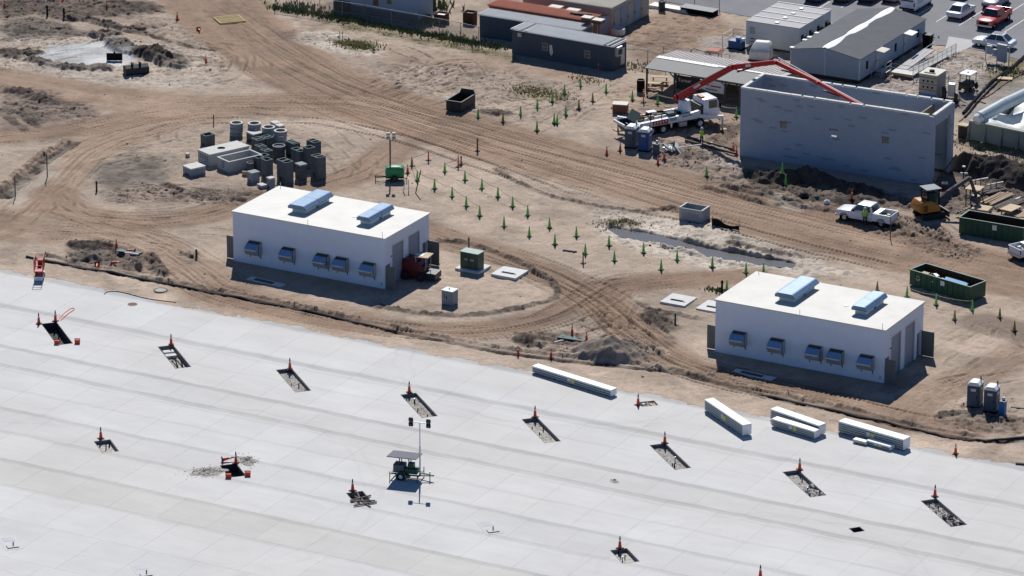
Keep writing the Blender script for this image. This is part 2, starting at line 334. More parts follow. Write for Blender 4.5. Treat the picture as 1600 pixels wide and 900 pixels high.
road([(560,70),(640,90),(780,100),(900,118)], 5, ROAD2*1.1, .5, seed=11); road([(1300,330),(1400,365),(1500,395),(1600,410)], 4, ROAD*.9, .6, seed=12)
# --- disturbed, damp and dark soil
patch([(-10,0),(130,-10),(250,5),(260,20),(170,25),(110,35),(60,25),(0,30)], DARK*1.5, .85, rough=1.2)
patch([(0,30),(70,28),(120,42),(150,55),(60,62),(0,66)], GREY*.6, .85, rough=1.0); ridge([(100,24),(150,35),(200,45),(250,40)], 1.2, .3, DARK*1.6)
patch([(55,88),(80,70),(150,66),(200,74),(210,95),(180,104),(110,100)], WHITE, .95, .5, .8, rough=.15, dh=-.03)
ridge([(35,92),(75,100),(110,106),(180,108)], 1.6, .35, DARK); ridge([(140,52),(175,60),(190,75),(230,85),(270,100),(300,104)], 2.4, .5, DARK*1.1); mound(245,88, 3, 1.6, .7, DARK, 20)
mound(20,82, 4, 1.2, .4, DARK*1.3, 20); ridge([(0,86),(40,92)], 1.6, .3, BLACK)
patch([(215,45),(260,42),(300,62),(260,70),(220,65)], SAND*.9, .8); ridge([(200,42),(250,60),(300,75),(350,78)], .7, -.14, WET); ridge([(120,22),(190,45),(260,62)], .7, .2, DARK*1.3)
patch([(0,135),(60,140),(150,165),(150,185),(60,190),(0,175)], DARK*2.2, .7, rough=1.0, dh=-.06); patch([(0,175),(40,180),(60,195),(20,205),(0,205)], DARK*2, .6)
ridge([(0,142),(40,145),(90,165)], 1.4, .3, DARK*1.1); ridge([(10,180),(30,195),(43,207)], 1.0, -.12, DARK); ridge([(35,180),(50,190),(66,200)], 1.0, -.12, DARK)
ridge([(0,312),(30,285),(60,258),(90,238),(118,220)], 1.6, -.35, BLACK*1.3, .9); ridge([(-5,300),(40,262),(112,214)], 1.1, .22, ROAD2); patch([(0,318),(40,288),(90,245),(112,228),(100,250),(60,290),(20,325)], PALE*.8, .7)
patch([(150,262),(200,248),(262,262),(258,290),(190,300),(140,290)], GREY, .8, rough=.6); patch([(180,245),(250,240),(290,255),(270,275),(220,268)], GREY*.8, .4, rough=.7)
patch([(160,300),(250,292),(400,296),(400,318),(260,318),(170,318)], DARK*2.4, .5, rough=1.1)
ridge([(250,285),(300,300),(360,308),(400,300)], .6, .14, DARK*1.4); ridge([(260,300),(330,310),(400,312)], .6, .14, DARK*1.4)
patch([(560,60),(600,70),(590,88),(520,80),(470,62),(480,50),(530,52)], PALE, .8, rough=.9); patch([(520,62),(570,60),(590,78),(550,80)], GRASS, .7); patch([(430,50),(470,50),(480,62),(450,62)], DARK*2, .7)
patch([(805,140),(850,135),(890,150),(850,160),(815,155)], GRASS, .6); patch([(690,95),(830,115),(900,130),(880,165),(760,140)], SAND*.75, .35, rough=.8); mound(778,176, 2.2, 1, .35, DARK*1.7, 15)
patch([(1010,215),(1080,225),(1140,245),(1160,262),(1250,285),(1300,310),(1220,312),(1120,285),(1030,255)], DARK*2.5, .6, rough=1.2)
patch([(1110,190),(1155,195),(1155,240),(1110,225)], WET, .8, rough=1.0); patch([(1105,240),(1155,255),(1158,268),(1120,258)], PALE*.85, .7)
ridge([(1120,288),(1180,300),(1260,322),(1310,330)], 1.2, .25, WET); ridge([(1090,290),(1160,308),(1230,322)], .8, .2, DARK*1.6); patch([(1200,308),(1260,318),(1240,328),(1195,318)], PALE*.9, .7)
mound(1262,284, 4.6, 1.8, 1.5, BLACK, 5, power=1.1); mound(1200,280, 3.2, 1.2, .8, BLACK*1.2, 5); mound(1340,300, 3, 1.2, .9, BLACK, 5)
patch([(1160,262),(1300,290),(1440,310),(1440,330),(1300,322),(1170,290)], DARK, .75, rough=1.2); mound(1330,318, 2.4, .9, .5, DARK, 10); mound(1350,312, 2, .8, .4, DARK*1.4)
patch([(1470,250),(1600,245),(1640,300),(1600,330),(1440,340),(1450,300)], DARK*1.7, .85, rough=1.1); mound(1535,268, 4.5, 2.6, 1.9, BLACK*1.1, 10, power=1.2); mound(1600,285, 4.5, 2.6, 2.0, BLACK*1.2, 0); mound(1490,266, 2.6, 1.4, .8, DARK, 0)
patch([(1495,222),(1600,240),(1600,256),(1495,240)], SAND*.9, .8); patch([(1495,215),(1600,233),(1600,242),(1495,224)], GRASS*.9, .8, rough=.9)
patch([(1390,330),(1470,355),(1540,395),(1500,410),(1420,385),(1370,360)], WET*1.25, .7, rough=1.2); patch([(1545,110),(1600,85),(1600,125),(1560,140)], GRASS, .75)
patch([(115,385),(160,372),(190,385),(240,400),(260,430),(200,425),(150,420),(100,408)], DARK*1.6, .85, rough=1.2, dh=-.12); mound(142,384, 2.6, 1.3, .5, DARK, 10); ridge([(98,405),(130,402),(165,400)], 1.8, .35, GREY*.55)
ridge([(200,422),(228,402),(236,400),(258,432)], 1.0, .4, DARK*1.5); patch([(205,420),(225,408),(250,430),(225,440)], SAND*.7, .8)
patch([(290,390),(315,392),(318,405),(295,405)], DARK*1.8, .7, rough=1.2)
patch([(812,522),(850,516),(910,520),(935,530),(900,545),(840,545)], DARK*2.0, .85, rough=1.2, dh=-.15); mound(832,533, 2.0, 1.4, .8, DARK*1.2); mound(955,554, 3.6, 2.3, 1.9, GREY*1.0, 10, power=1.15, rough=.6); mound(985,540, 2.4, 1.2, .5, GREY*.8, 10); patch([(985,530),(1000,545),(975,556),(965,540)], DARK*1.4, .5)
patch([(950,575),(1020,560),(1080,590),(1000,578)], SAND*1.0, .7); mound(1020,548, 1.6, 1, .4, SAND*.8); mound(870,545, 2.2, 1.2, .3, SAND*.7)
patch([(1000,475),(1050,490),(1060,515),(1030,515),(1005,495)], DARK*1.5, .85, rough=1.2); ridge([(1005,488),(1030,505),(1058,517)], 1.7, .35, DARK*1.1); ridge([(1010,482),(1060,492),(1100,500)], .8, .16, DARK*1.8)
patch([(1030,468),(1045,460),(1085,472),(1110,478),(1075,482)], GREY*1.3, .6)
ridge([(672,376),(720,378),(760,390),(800,405),(840,425),(868,448),(868,465),(840,475)], .7, .17, DARK*1.2, .85); ridge([(580,478),(650,488),(720,492),(790,486),(850,470)], .9, .12, DARK*1.3, .8)
ridge([(940,352),(965,348),(990,352),(1000,360)], 1.0, .25, GRASS*.8); ridge([(1000,372),(1100,402),(1180,416)], .7, .16, PALE*.7); ridge([(1060,372),(1140,392),(1240,412)], 1.2, .3, PALE*.6); ridge([(1130,375),(1200,392),(1260,400)], .8, .18, DARK*2)
ridge([(770,262),(820,290),(880,310),(960,325),(1040,335)], .6, .1, WET*1.2, .7); ridge([(1005,330),(1050,326),(1062,330)], .7, .15, DARK*1.3)
ridge([(1455,652),(1500,645),(1560,655),(1620,655)], 1.0, .16, DARK*1.6, .8); patch([(1440,655),(1600,650),(1600,680),(1500,675)], WET*1.6, .55, rough=1.0)
ridge([(41,402),(150,422),(275,446),(400,470),(500,490),(620,519),(700,534),(780,550),(860,561),(940,570),(1040,580),(1100,593),(1190,617),(1340,650),(1430,672),(1540,689),(1640,684)], .75, -.14, BLACK*1.1, .95, wob=.08)
ridge([(60,396),(200,426),(400,463),(560,497),(700,527),(840,551),(1040,574),(1190,609),(1340,642),(1430,664),(1540,682)], .55, .16, SAND*.72, .7, wob=.25)
patch([(480,28),(560,38),(740,72),(810,88),(800,95),(700,75),(520,42)], GRASS*.9, .75, rough=1.0); patch([(400,0),(500,20),(500,30),(420,12)], GRASS*.8, .7, rough=1)
patch([(500,0),(530,0),(660,30),(760,50),(740,68),(640,48),(500,24)], DARK*2.5, .5)
# --- single and repeated wheel marks
tk = dict(depth=.022, tread=.03)
traffic(W_MAIN, 24, 4.8, 1, depth=.014, tread=.024); traffic(W_LEFT, 16, 3.2, 2, depth=.014, tread=.024); traffic(W_LOW, 8, 2, 3, **tk); traffic(W_FORK, 14, 2.4, 4, **tk); traffic(W_LOOP, 9, 2.2, 5, depth=.05, tread=.02)
traffic(W_WEST, 14, 3.0, 6, **tk); traffic(W_SOUTH, 11, 1.5, 7, **tk); traffic(W_EAST, 14, 1.9, 8, depth=.05, tread=.03); traffic(W_NE, 7, 1.5, 9, **tk); traffic(W_R2, 10, 2.0, 10, **tk); traffic(W_BACK, 5, 2, 11, **tk)
traffic([(560,60),(640,85),(640,110),(580,125),(540,120)], 6, 2.0, 12, depth=.05, tread=.01); traffic([(600,155),(660,125),(740,105),(820,110)], 9, 3, 13, depth=.06, tread=.0); traffic([(640,165),(760,120),(860,120)], 6, 3, 14, depth=.06, tread=0.)
traffic([(880,200),(890,180),(915,165),(970,162)], 5, .8, 15, depth=.09, tread=.0); traffic([(1440,345),(1490,375),(1540,400)], 6, 2, 16, depth=.08, tread=0.); traffic([(250,230),(265,205),(300,195)], 4, 1.2, 17, depth=.07, tread=.0)
traffic([(105,300),(120,330),(180,345),(240,347)], 5, 1.2, 18, depth=.07, tread=.0); traffic([(530,300),(540,260),(500,220),(440,195)], 6, 2.5, 19, depth=.05, tread=.01); traffic([(960,500),(935,480),(935,455),(960,440),(1020,435)], 6, 1.3, 20, depth=.08, tread=.03)
traffic([(1000,470),(985,500),(1010,540),(1060,570)], 5, 1.0, 21, depth=.09, tread=.02); traffic([(0,160),(60,165),(150,178)], 6, 1.6, 22, depth=.06, tread=.05); traffic([(260,395),(310,420),(360,440)], 6, 2, 23, depth=.05, tread=.01)
for k_, (px_, n_, sp_, dp_) in enumerate((([(600,150),(660,128),(740,112),(850,118)],14,4.5,.08), ([(590,75),(660,100),(660,130),(600,140)],10,3,.07), ([(700,150),(760,140),(840,150),(930,160)],10,4,.07), ([(0,85),(60,78),(140,62),(230,55)],10,3.5,.08), ([(190,35),(250,55),(310,75),(365,90),(360,120)],9,2.5,.08), ([(330,70),(365,95),(350,120),(300,125)],8,2,.07), ([(0,45),(60,50),(130,60)],8,2.5,.07), ([(130,255),(200,235),(280,225),(330,215)],8,3.5,.07), ([(180,300),(260,300),(380,305),(420,300)],9,1.6,.10), ([(100,340),(200,360),(300,380),(360,400)],12,3.5,.06), ([(1090,285),(1180,300),(1280,325)],9,2,.10), ([(1010,225),(1070,235),(1130,255)],9,2.5,.08), ([(1120,195),(1130,225),(1150,238)],6,1.5,.08), ([(1390,335),(1450,360),(1530,395)],12,3,.10), ([(1560,500),(1590,520),(1620,560)],8,3,.08), ([(1450,600),(1530,570),(1600,545)],12,3,.07), ([(980,480),(1000,520),(1060,560)],9,2,.09), ([(880,520),(930,500),(960,480)],9,2.5,.08), ([(900,500),(980,530),(1060,575)],9,2.5,.07), ([(1100,590),(1200,605),(1320,632)],8,2,.06), ([(1020,375),(1100,390),(1230,400)],6,1.6,.07), ([(1460,110),(1500,125),(1480,160)],8,3,.05), ([(980,60),(1040,70),(1100,50)],8,4,.05), ([(1440,90),(1500,95),(1560,100)],8,2.5,.06))):
    traffic(px_, n_, sp_, 40+k_, depth=dp_, tread=0. if k_ % 3 else .03)
marks([(380,170),(480,185),(620,215),(760,260),(880,305)], [(300,190),(420,187),(520,190)], [(870,300),(980,325),(1100,345),(1250,385),(1400,420)], [(780,255),(850,285),(930,305)], dark=.6, depth=.06, tread=.05, tw=.55)
marks([(700,375),(760,395),(820,420)], [(870,490),(800,508),(720,512)], [(1250,395),(1330,405),(1420,415)], [(450,478),(560,500),(680,518)], dark=.55, depth=.05, tread=.045)
marks([(330,188),(400,190),(460,200)], [(10,158),(80,172),(150,183)], [(5,165),(70,178),(148,187)], dark=.6, depth=.05, tread=.06, tw=.7)
# --- relief of churned soil, level ground where things stand
Hh += RG**1.5*((rd-.5)*.22+(rd2-.5)*.17+(n4-.5)*.16+(n2-.5)*.12)
damp = ss((fbm(X/4.5, Y/4.5, 61, 4)-.56)*7)*(.35+.65*np.clip(RG, 0, 1)); C *= (1-.34*damp)[:, None]; pale_ = ss((fbm(X/6, Y/6, 71, 4)-.55)*6); C *= (1+.16*pale_)[:, None]  # noise patches of damper, darker soil and of paler soil
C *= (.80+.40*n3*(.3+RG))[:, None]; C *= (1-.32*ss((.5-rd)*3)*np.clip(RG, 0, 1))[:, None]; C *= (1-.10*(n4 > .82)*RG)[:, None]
def level(x0, x1, y0, y1, z, pad=1.0, ang=0., c=(0, 0)):
    ix = np.nonzero((abs(X-c[0]-(x0+x1)/2) < 60) & (abs(Y-c[1]-(y0+y1)/2) < 60))[0]
    x = X[ix]-c[0]; y = Y[ix]-c[1]; ca, sa = math.cos(ang), math.sin(ang); x, y = x*ca+y*sa, -x*sa+y*ca
    d = np.maximum(np.maximum(x0-x, x-x1), np.maximum(y0-y, y-y1)); m = ss(1-d/pad); Hh[ix] += (z-Hh[ix])*m
level(-3, 19, -2.6, 11, 0., 1.2); level(47, 69, -2.6, 11, 0., 1.2); level(26.5, 49.5, 51, 58, -.05, .8)
ap = ss((-11.2-Y)/.8); ap *= (X > -90) & (X < 140) & (Y > -110); Hh += (.026-Hh)*ap
ed = -12.75+(fbm(X/2.4, Y/5+3, 81, 4)-.5)*2.6+(n4-.5)*.5; off_ = (Y < ed) & (Y < -12.25) & (Y > -110) & (X > -90) & (X < 140); Hh[off_] = -.09; C[(Y < -11.5) & (Y > -16)] *= 1.06
LOT = [(985,-8),(1090,12),(1165,25),(1230,36),(1330,52),(1432,68),(1500,73),(1560,84),(1640,106),(1760,60),(1500,-90),(900,-90)]
ix, m = patch(LOT, (.26, .25, .25), 1., 0., .6, rough=.1); Hh[ix] += (-.05-Hh[ix])*m
POND = [(948,356),(962,354),(985,359),(1010,362),(1035,368),(1070,376),(1110,387),(1150,394),(1190,401),(1225,406),(1242,411),(1238,417),(1215,415),(1180,412),(1140,407),(1100,399),(1085,389),(1060,388),(1030,380),(1000,375),(970,368)]
ix, m = patch(POND, WET*.9, .9, .2, .7, rough=.2); Hh[ix] = Hh[ix]*(1-.9*m)-.55*m
rim = [(940,352),(1000,357),(1110,381),(1250,410),(1230,420),(1080,398),(980,374)]
far_ = ss((np.hypot(X-25, Y-20)-110)/60); C += (np.array((.25, .22, .14))-C)*far_[:, None]; Hh *= (1-far_); Hh -= .02
C = np.clip(C*np.array((1.09, 1.075, 1.06)), .01, .8)
# --- mesh
nv, nu = SHP; I = np.arange(NG).reshape(SHP)
q = np.stack((I[:-1, :-1], I[:-1, 1:], I[1:, 1:], I[1:, :-1]), -1).reshape(-1, 4)
under = (Y < -15.5) & (Y > -108) & (X > -88) & (X < 138)
q = q[~under[q].all(1)]; used = np.unique(q); remap = np.full(NG, -1); remap[used] = np.arange(used.size); q = remap[q]
gm = bpy.data.meshes.new('ground'); gm.vertices.add(used.size); gm.vertices.foreach_set('co', np.stack((X, Y, Hh), 1)[used].astype(np.float32).ravel())
gm.loops.add(q.size); gm.loops.foreach_set('vertex_index', q.ravel().astype(np.int32)); gm.polygons.add(len(q)); gm.polygons.foreach_set('loop_start', np.arange(0, q.size, 4, dtype=np.int32)); gm.polygons.foreach_set('loop_total', np.full(len(q), 4, np.int32))
gm.update(calc_edges=True); at_ = gm.attributes.new('soil', 'FLOAT_COLOR', 'POINT'); at_.data.foreach_set('color', np.concatenate((C[used], np.ones((used.size, 1))), 1).astype(np.float32).ravel())
gm.polygons.foreach_set('use_smooth', np.ones(len(q), bool)); gm.validate()
ground = bpy.data.objects.new('ground', gm); COL.objects.link(ground); tag(ground, kind='structure')
def gz(x, y):
    u = x*R2[0]+y*R2[1]; v = x*F2[0]+y*F2[1]; i = int(np.clip(np.searchsorted(VA, v), 1, nv-1)); j = int(np.clip(np.searchsorted(UA, u), 1, nu-1))
    return float(Hh[i*nu+j])
def G(px, py, dz=0.):
    """where the soil is met at a photo pixel"""
    z = 0.
    for _ in range(3): p = at(px, py, z); z = gz(p.x, p.y)
    return Vector((p.x, p.y, z+dz))
m = bpy.data.materials.new('soil'); m.use_nodes = True; n = m.node_tree.nodes; l = m.node_tree.links; b = n['Principled BSDF']; b.inputs['Roughness'].default_value = .95; b.inputs['Specular IOR Level'].default_value = .15
a = n.new('ShaderNodeAttribute'); a.attribute_name = 'soil'; tc = n.new('ShaderNodeTexCoord')
nz = n.new('ShaderNodeTexNoise'); nz.inputs['Scale'].default_value = 3.2; nz.inputs['Detail'].default_value = 8; nz.inputs['Roughness'].default_value = .75; l.new(tc.outputs['Object'], nz.inputs['Vector'])
cr = n.new('ShaderNodeMapRange'); cr.inputs['From Min'].default_value = .3; cr.inputs['From Max'].default_value = .7; cr.inputs['To Min'].default_value = .80; cr.inputs['To Max'].default_value = 1.2; l.new(nz.outputs[0], cr.inputs[0])
mx = n.new('ShaderNodeMix'); mx.data_type = 'RGBA'; mx.blend_type = 'MULTIPLY'; mx.inputs[0].default_value = 1; l.new(a.outputs['Color'], mx.inputs[6]); l.new(cr.outputs[0], mx.inputs[7]); l.new(mx.outputs[2], b.inputs['Base Color'])
bp = n.new('ShaderNodeBump'); bp.inputs['Strength'].default_value = .8; bp.inputs['Distance'].default_value = .12; l.new(nz.outputs[0], bp.inputs['Height']); l.new(bp.outputs[0], b.inputs['Normal'])
gm.materials.append(m)
# --- pond water
wm = bpy.data.materials.new('muddy_water'); wm.use_nodes = True; b = wm.node_tree.nodes['Principled BSDF']; b.inputs['Base Color'].default_value = (.10, .095, .092, 1); b.inputs['Roughness'].default_value = .22; b.inputs['IOR'].default_value = 1.33
nz = wm.node_tree.nodes.new('ShaderNodeTexNoise'); nz.inputs['Scale'].default_value = 2.5; bp = wm.node_tree.nodes.new('ShaderNodeBump'); bp.inputs['Strength'].default_value = .06; wm.node_tree.links.new(nz.outputs[0], bp.inputs['Height']); wm.node_tree.links.new(bp.outputs[0], b.inputs['Normal'])
def sheet(name, pts, z, m, parent=None):
    """flat polygon sheet, triangulated"""
    P = [Vector((p[0], p[1], z)) for p in pts]; tri = mgeo.tessellate_polygon([P]); mb = MB(); mb.v = [tuple(p) for p in P]; mb.f = [tuple(t) for t in tri]
    o = mb.build(name, m, parent)
    if o.data.polygons and o.data.polygons[0].normal.z < 0: o.data.flip_normals()
    return o
c_ = sum((at(*p) for p in POND), Vector())/len(POND)
tag(sheet('pond_water', [(c_+(at(*p)-c_)*1.02)[:2] for p in POND], -.13, wm), kind='structure')
# --- parking lot
lot = tag(sheet('parking_lot', [at(*p)[:2] for p in LOT], .0, 'asphalt'), kind='structure')
# ------------------------------------------------------------------ concrete apron: slabs with pits left open
cm = bpy.data.materials.new('apron_concrete'); cm.use_nodes = True; n = cm.node_tree.nodes; l = cm.node_tree.links; b = n['Principled BSDF']; b.inputs['Roughness'].default_value = .85; b.inputs['Specular IOR Level'].default_value = .25
def N(t, **kw):
    x = n.new(t)
    for k, v in kw.items(): setattr(x, k, v)
    return x
def math_(op, a, b_=None, c=None):
    x = N('ShaderNodeMath', operation=op)
    for i, v in enumerate((a, b_, c)):
        if v is None: continue
        if isinstance(v, (int, float)): x.inputs[i].default_value = v
        else: l.new(v, x.inputs[i])
    return x.outputs[0]
geo = N('ShaderNodeNewGeometry'); sx = N('ShaderNodeSeparateXYZ'); l.new(geo.outputs['Position'], sx.inputs[0])
def noise(sc, det=5, stretch=(1, 1, 1), rough=.6):
    mp = N('ShaderNodeMapping'); mp.inputs['Scale'].default_value = stretch; l.new(geo.outputs['Position'], mp.inputs[0])
    x = N('ShaderNodeTexNoise'); x.inputs['Scale'].default_value = sc; x.inputs['Detail'].default_value = det; x.inputs['Roughness'].default_value = rough; l.new(mp.outputs[0], x.inputs['Vector']); return x.outputs[0]
YL = [-12.2, -20.5, -29.3, -33.2, -42.0, -46.4, -51.7, -56.4, -62.4, -69.0, -76.0]
oi = N('ShaderNodeObjectInfo')
val = math_('MULTIPLY_ADD', noise(.12, 5), .22, .86)                     # broad cloudiness
val = math_('MULTIPLY', val, math_('MULTIPLY_ADD', noise(.55, 6, (.35, 1, 1), .7), .30, .86))
val = math_('MULTIPLY', val, math_('MULTIPLY_ADD', noise(5, 5), .10, .95))
val = math_('MULTIPLY', val, math_('MULTIPLY_ADD', oi.outputs['Random'], .05, .975))
yw = math_('ADD', sx.outputs[1], math_('MULTIPLY', math_('SUBTRACT', noise(.25, 3), .5), .8))
dirt = None
for yj, wd, am in ((-20.6, .75, .17), (-21.6, .35, .06), (-29.5, .55, .15), (-33.4, .6, .15), (-34.2, .3, .06), (-42.1, .5, .10), (-46.6, .45, .09), (-51.9, .5, .10), (-56.6, .4, .08), (-12.6, 1.1, .20), (-25, .25, .05), (-38, .3, .06)):
    d = math_('ABSOLUTE', math_('SUBTRACT', yw, yj)); q_ = N('ShaderNodeMapRange', interpolation_type='SMOOTHSTEP'); l.new(d, q_.inputs[0]); q_.inputs['From Min'].default_value = wd; q_.inputs['From Max'].default_value = wd*.35; q_.inputs['To Min'].default_value = 0; q_.inputs['To Max'].default_value = am
    dirt = q_.outputs[0] if dirt is None else math_('MAXIMUM', dirt, q_.outputs[0])
dirt = math_('MULTIPLY', dirt, math_('MULTIPLY_ADD', noise(.3, 5, (.5, 1, 1)), 1.5, .35))
val = math_('SUBTRACT', val, math_('MULTIPLY', dirt, 1.15))
st = N('ShaderNodeMapRange'); l.new(noise(.9, 6, (1, 1, 1), .75), st.inputs[0]); st.inputs['From Min'].default_value = .66; st.inputs['From Max'].default_value = .76; st.inputs['To Max'].default_value = .16
val = math_('SUBTRACT', val, st.outputs[0])
for (rx, ry, rr, aw) in ((40, -8, 17.3, .05), (41.6, -8, 17.3, .05), (22, -52, 21, .045), (23.7, -52, 21, .045), (75, -45, 15, .04), (76.6, -45, 15, .04), (5, -34, 12, .04)):
    dd = N('ShaderNodeVectorMath', operation='DISTANCE'); fl = N('ShaderNodeCombineXYZ'); l.new(sx.outputs[0], fl.inputs[0]); l.new(sx.outputs[1], fl.inputs[1]); l.new(fl.outputs[0], dd.inputs[0]); dd.inputs[1].default_value = (rx, ry, 0)
    r_ = math_('ABSOLUTE', math_('SUBTRACT', math_('ADD', dd.outputs[1] if len(dd.outputs) > 1 else dd.outputs[0], math_('MULTIPLY', noise(.2, 2), 3.0)), rr)); q_ = N('ShaderNodeMapRange', interpolation_type='SMOOTHSTEP'); l.new(r_, q_.inputs[0]); q_.inputs['From Min'].default_value = .26; q_.inputs['From Max'].default_value = .1; q_.inputs['To Max'].default_value = aw
    val = math_('SUBTRACT', val, math_('MULTIPLY', q_.outputs[0], math_('MULTIPLY_ADD', noise(.35, 3), 2.2, -.35)))
lane = N('ShaderNodeMapRange'); l.new(noise(.05, 2, (.6, 1.6, 1)), lane.inputs[0]); lane.inputs['From Min'].default_value = .4; lane.inputs['From Max'].default_value = .65
mx = N('ShaderNodeMix', data_type='RGBA'); l.new(lane.outputs[0], mx.inputs[0]); mx.inputs[6].default_value = (.60, .586, .555, 1); mx.inputs[7].default_value = (.575, .552, .512, 1)
m3 = N('ShaderNodeMix', data_type='RGBA', blend_type='MULTIPLY'); m3.inputs[0].default_value = 1; l.new(mx.outputs[2], m3.inputs[6]); l.new(oi.outputs['Color'], m3.inputs[7])
m2 = N('ShaderNodeMix', data_type='RGBA', blend_type='MULTIPLY'); m2.inputs[0].default_value = 1; l.new(m3.outputs[2], m2.inputs[6]); l.new(val, m2.inputs[7]); l.new(m2.outputs[2], b.inputs['Base Color'])
bp = N('ShaderNodeBump'); bp.inputs['Strength'].default_value = .12; bp.inputs['Distance'].default_value = .02; l.new(noise(14, 4), bp.inputs['Height']); l.new(bp.outputs[0], b.inputs['Normal'])
MATS['apron_concrete'] = cm; mat('joint', (.54, .525, .495), .95, .12, 1.)

def quad_rect(px, ang=None):
    P = [at(*p) for p in px]; c = sum(P, Vector())/4
    e1 = ((P[1]-P[0])+(P[2]-P[3]))/2; e2 = ((P[3]-P[0])+(P[2]-P[1]))/2
    a = math.atan2(e2.y, e2.x) if ang is None else ang
    return c, a, e2.length, e1.length                      # centre, heading of the long side, length, width
A45 = math.radians(-42)
PITS = [  # photo corners, look, label
 ([(65,506),(90,504),(113,537),(88,538)], 'dark', 'long dark pit with two orange cones at its head, near the red lift'),
 ([(247,543),(272,540),(298,573),(273,574)], 'steps', 'long open pit holding pale blocks and two dark pipes, second from the red lift'),
 ([(432,579.5),(457,577),(485.5,609),(460,611)], 'gravel', 'gravel floored long pit between the pit with pale blocks and the pit behind the mast'),
 ([(619,617),(643,613.5),(691,650),(666,653)], 'stub', 'gravel floored long pit straight behind the solar light tower mast'),
 ([(816,656),(841,654),(876,688),(849,691)], 'gravel', 'gravel floored long pit in front of the longest white bundle'),
 ([(1016,696),(1042,694),(1079,730.5),(1052,732.5)], 'stub', 'long pit with conduit stubs, left of the slanting white bundle front end'),
 ([(1224,738.4),(1251,735.6),(1289,773),(1263,775.6)], 'debris', 'long pit with pale broken rubble at its near end, below the paired white bundles'),
 ([(1438,781),(1462,778),(1512,822),(1487,824)], 'rubble', 'rightmost long pit, its near half filled with dark rubble'),
 ([(146,689.5),(172,687),(187,705),(160,708)], 'gravel', 'short open pit with one orange cone, left of the two spoil heaps'),
 ([(341,727),(369,724),(384,744),(361,746)], 'dark', 'short dark pit between two grey spoil heaps on the slab'),
 ([(541,770),(567,767),(583,787),(557,790)], 'steps', 'short open pit half covered with dark timbers'),
 ([(953,860),(980,858),(999,877),(973,879)], 'gravel', 'short gravel pit with one cone at the bottom edge of the picture'),
 ([(997,628.5),(1022,625.5),(1029,633),(1003,636)], 'rubble', 'small square pit full of broken white rubble beside the longest white bundle'),
 ([(1325,825),(1344,823.5),(1352,830),(1334,832)], 'dark', 'small black drain opening in the slab right of centre near the bottom edge')]
RECTS = []
for k, (px, look, lab) in enumerate(PITS):
    c, a, L, W = quad_rect(px, A45 if k not in (12, 13) else None)
    if k < 8: L, W = (5.9, 1.46)
    elif k < 12: L, W = (2.9, 1.46)
    RECTS.append((c, a, L, W, look, lab))
def rect_pts(c, a, L, W): 
    d = Vector((math.cos(a), math.sin(a), 0)); e = Vector((-d.y, d.x, 0)); return [c+d*sx_*L/2+e*sy_*W/2 for sx_, sy_ in ((-1,-1),(1,-1),(1,1),(-1,1))]
def in_rect(p, r):
    c, a, L, W = r[:4]; d = (p[0]-c.x, p[1]-c.y); u = d[0]*math.cos(a)+d[1]*math.sin(a); v = -d[0]*math.sin(a)+d[1]*math.cos(a); return abs(u) < L/2 and abs(v) < W/2
def holed(x0, x1, y0, y1, z, thick, holes):
    vs = [Vector(p) for p in ((x0,y0),(x1,y0),(x1,y1),(x0,y1))]; es = [(0,1),(1,2),(2,3),(3,0)]
    for r in holes:
        k = len(vs); vs += [Vector(p[:2]) for p in rect_pts(*r[:4])]; es += [(k,k+1),(k+1,k+2),(k+2,k+3),(k+3,k)]
    ov, oe, of, *_ = mgeo.delaunay_2d_cdt(vs, es, [], 0, 1e-5); tris = []
    for t in of:
        cx = sum(ov[i][0] for i in t)/3; cy = sum(ov[i][1] for i in t)/3
        if x0-1e-4 < cx < x1+1e-4 and y0-1e-4 < cy < y1+1e-4 and not any(in_rect((cx, cy), r) for r in holes): tris.append(tuple(t))
    mb = MB(); nvv = len(ov); mb.v = [(p[0], p[1], z) for p in ov]+[(p[0], p[1], z-thick) for p in ov]; cnt = {}
    for t in tris:
        for i in range(3): cnt.setdefault(frozenset((t[i], t[(i+1) % 3])), []).append((t[i], t[(i+1) % 3]))
    mb.f = tris+[(e[0][0], e[0][1], e[0][1]+nvv, e[0][0]+nvv) for e in cnt.values() if len(e) == 1]
    return mb
def hits(x0, x1, y0, y1): return [r for r in RECTS if abs(r[0].x-(x0+x1)/2) < (x1-x0)/2+r[2]/2+r[3] and abs(r[0].y-(y0+y1)/2) < (y1-y0)/2+r[2]/2+r[3]]
apron = holed(-88, 138, -108, -12.19, -.007, .12, RECTS).build('concrete_apron', 'joint'); tag(apron, kind='structure')
def proj(p):
    d = Vector(p)-CAM; w = d.dot(FWD); return 800+FPX*d.dot(RIGHT)/w, 450-FPX*d.dot(UP)/w
nslab = 0; plain = {}
YE = YL+[-84, -92, -100, -108]
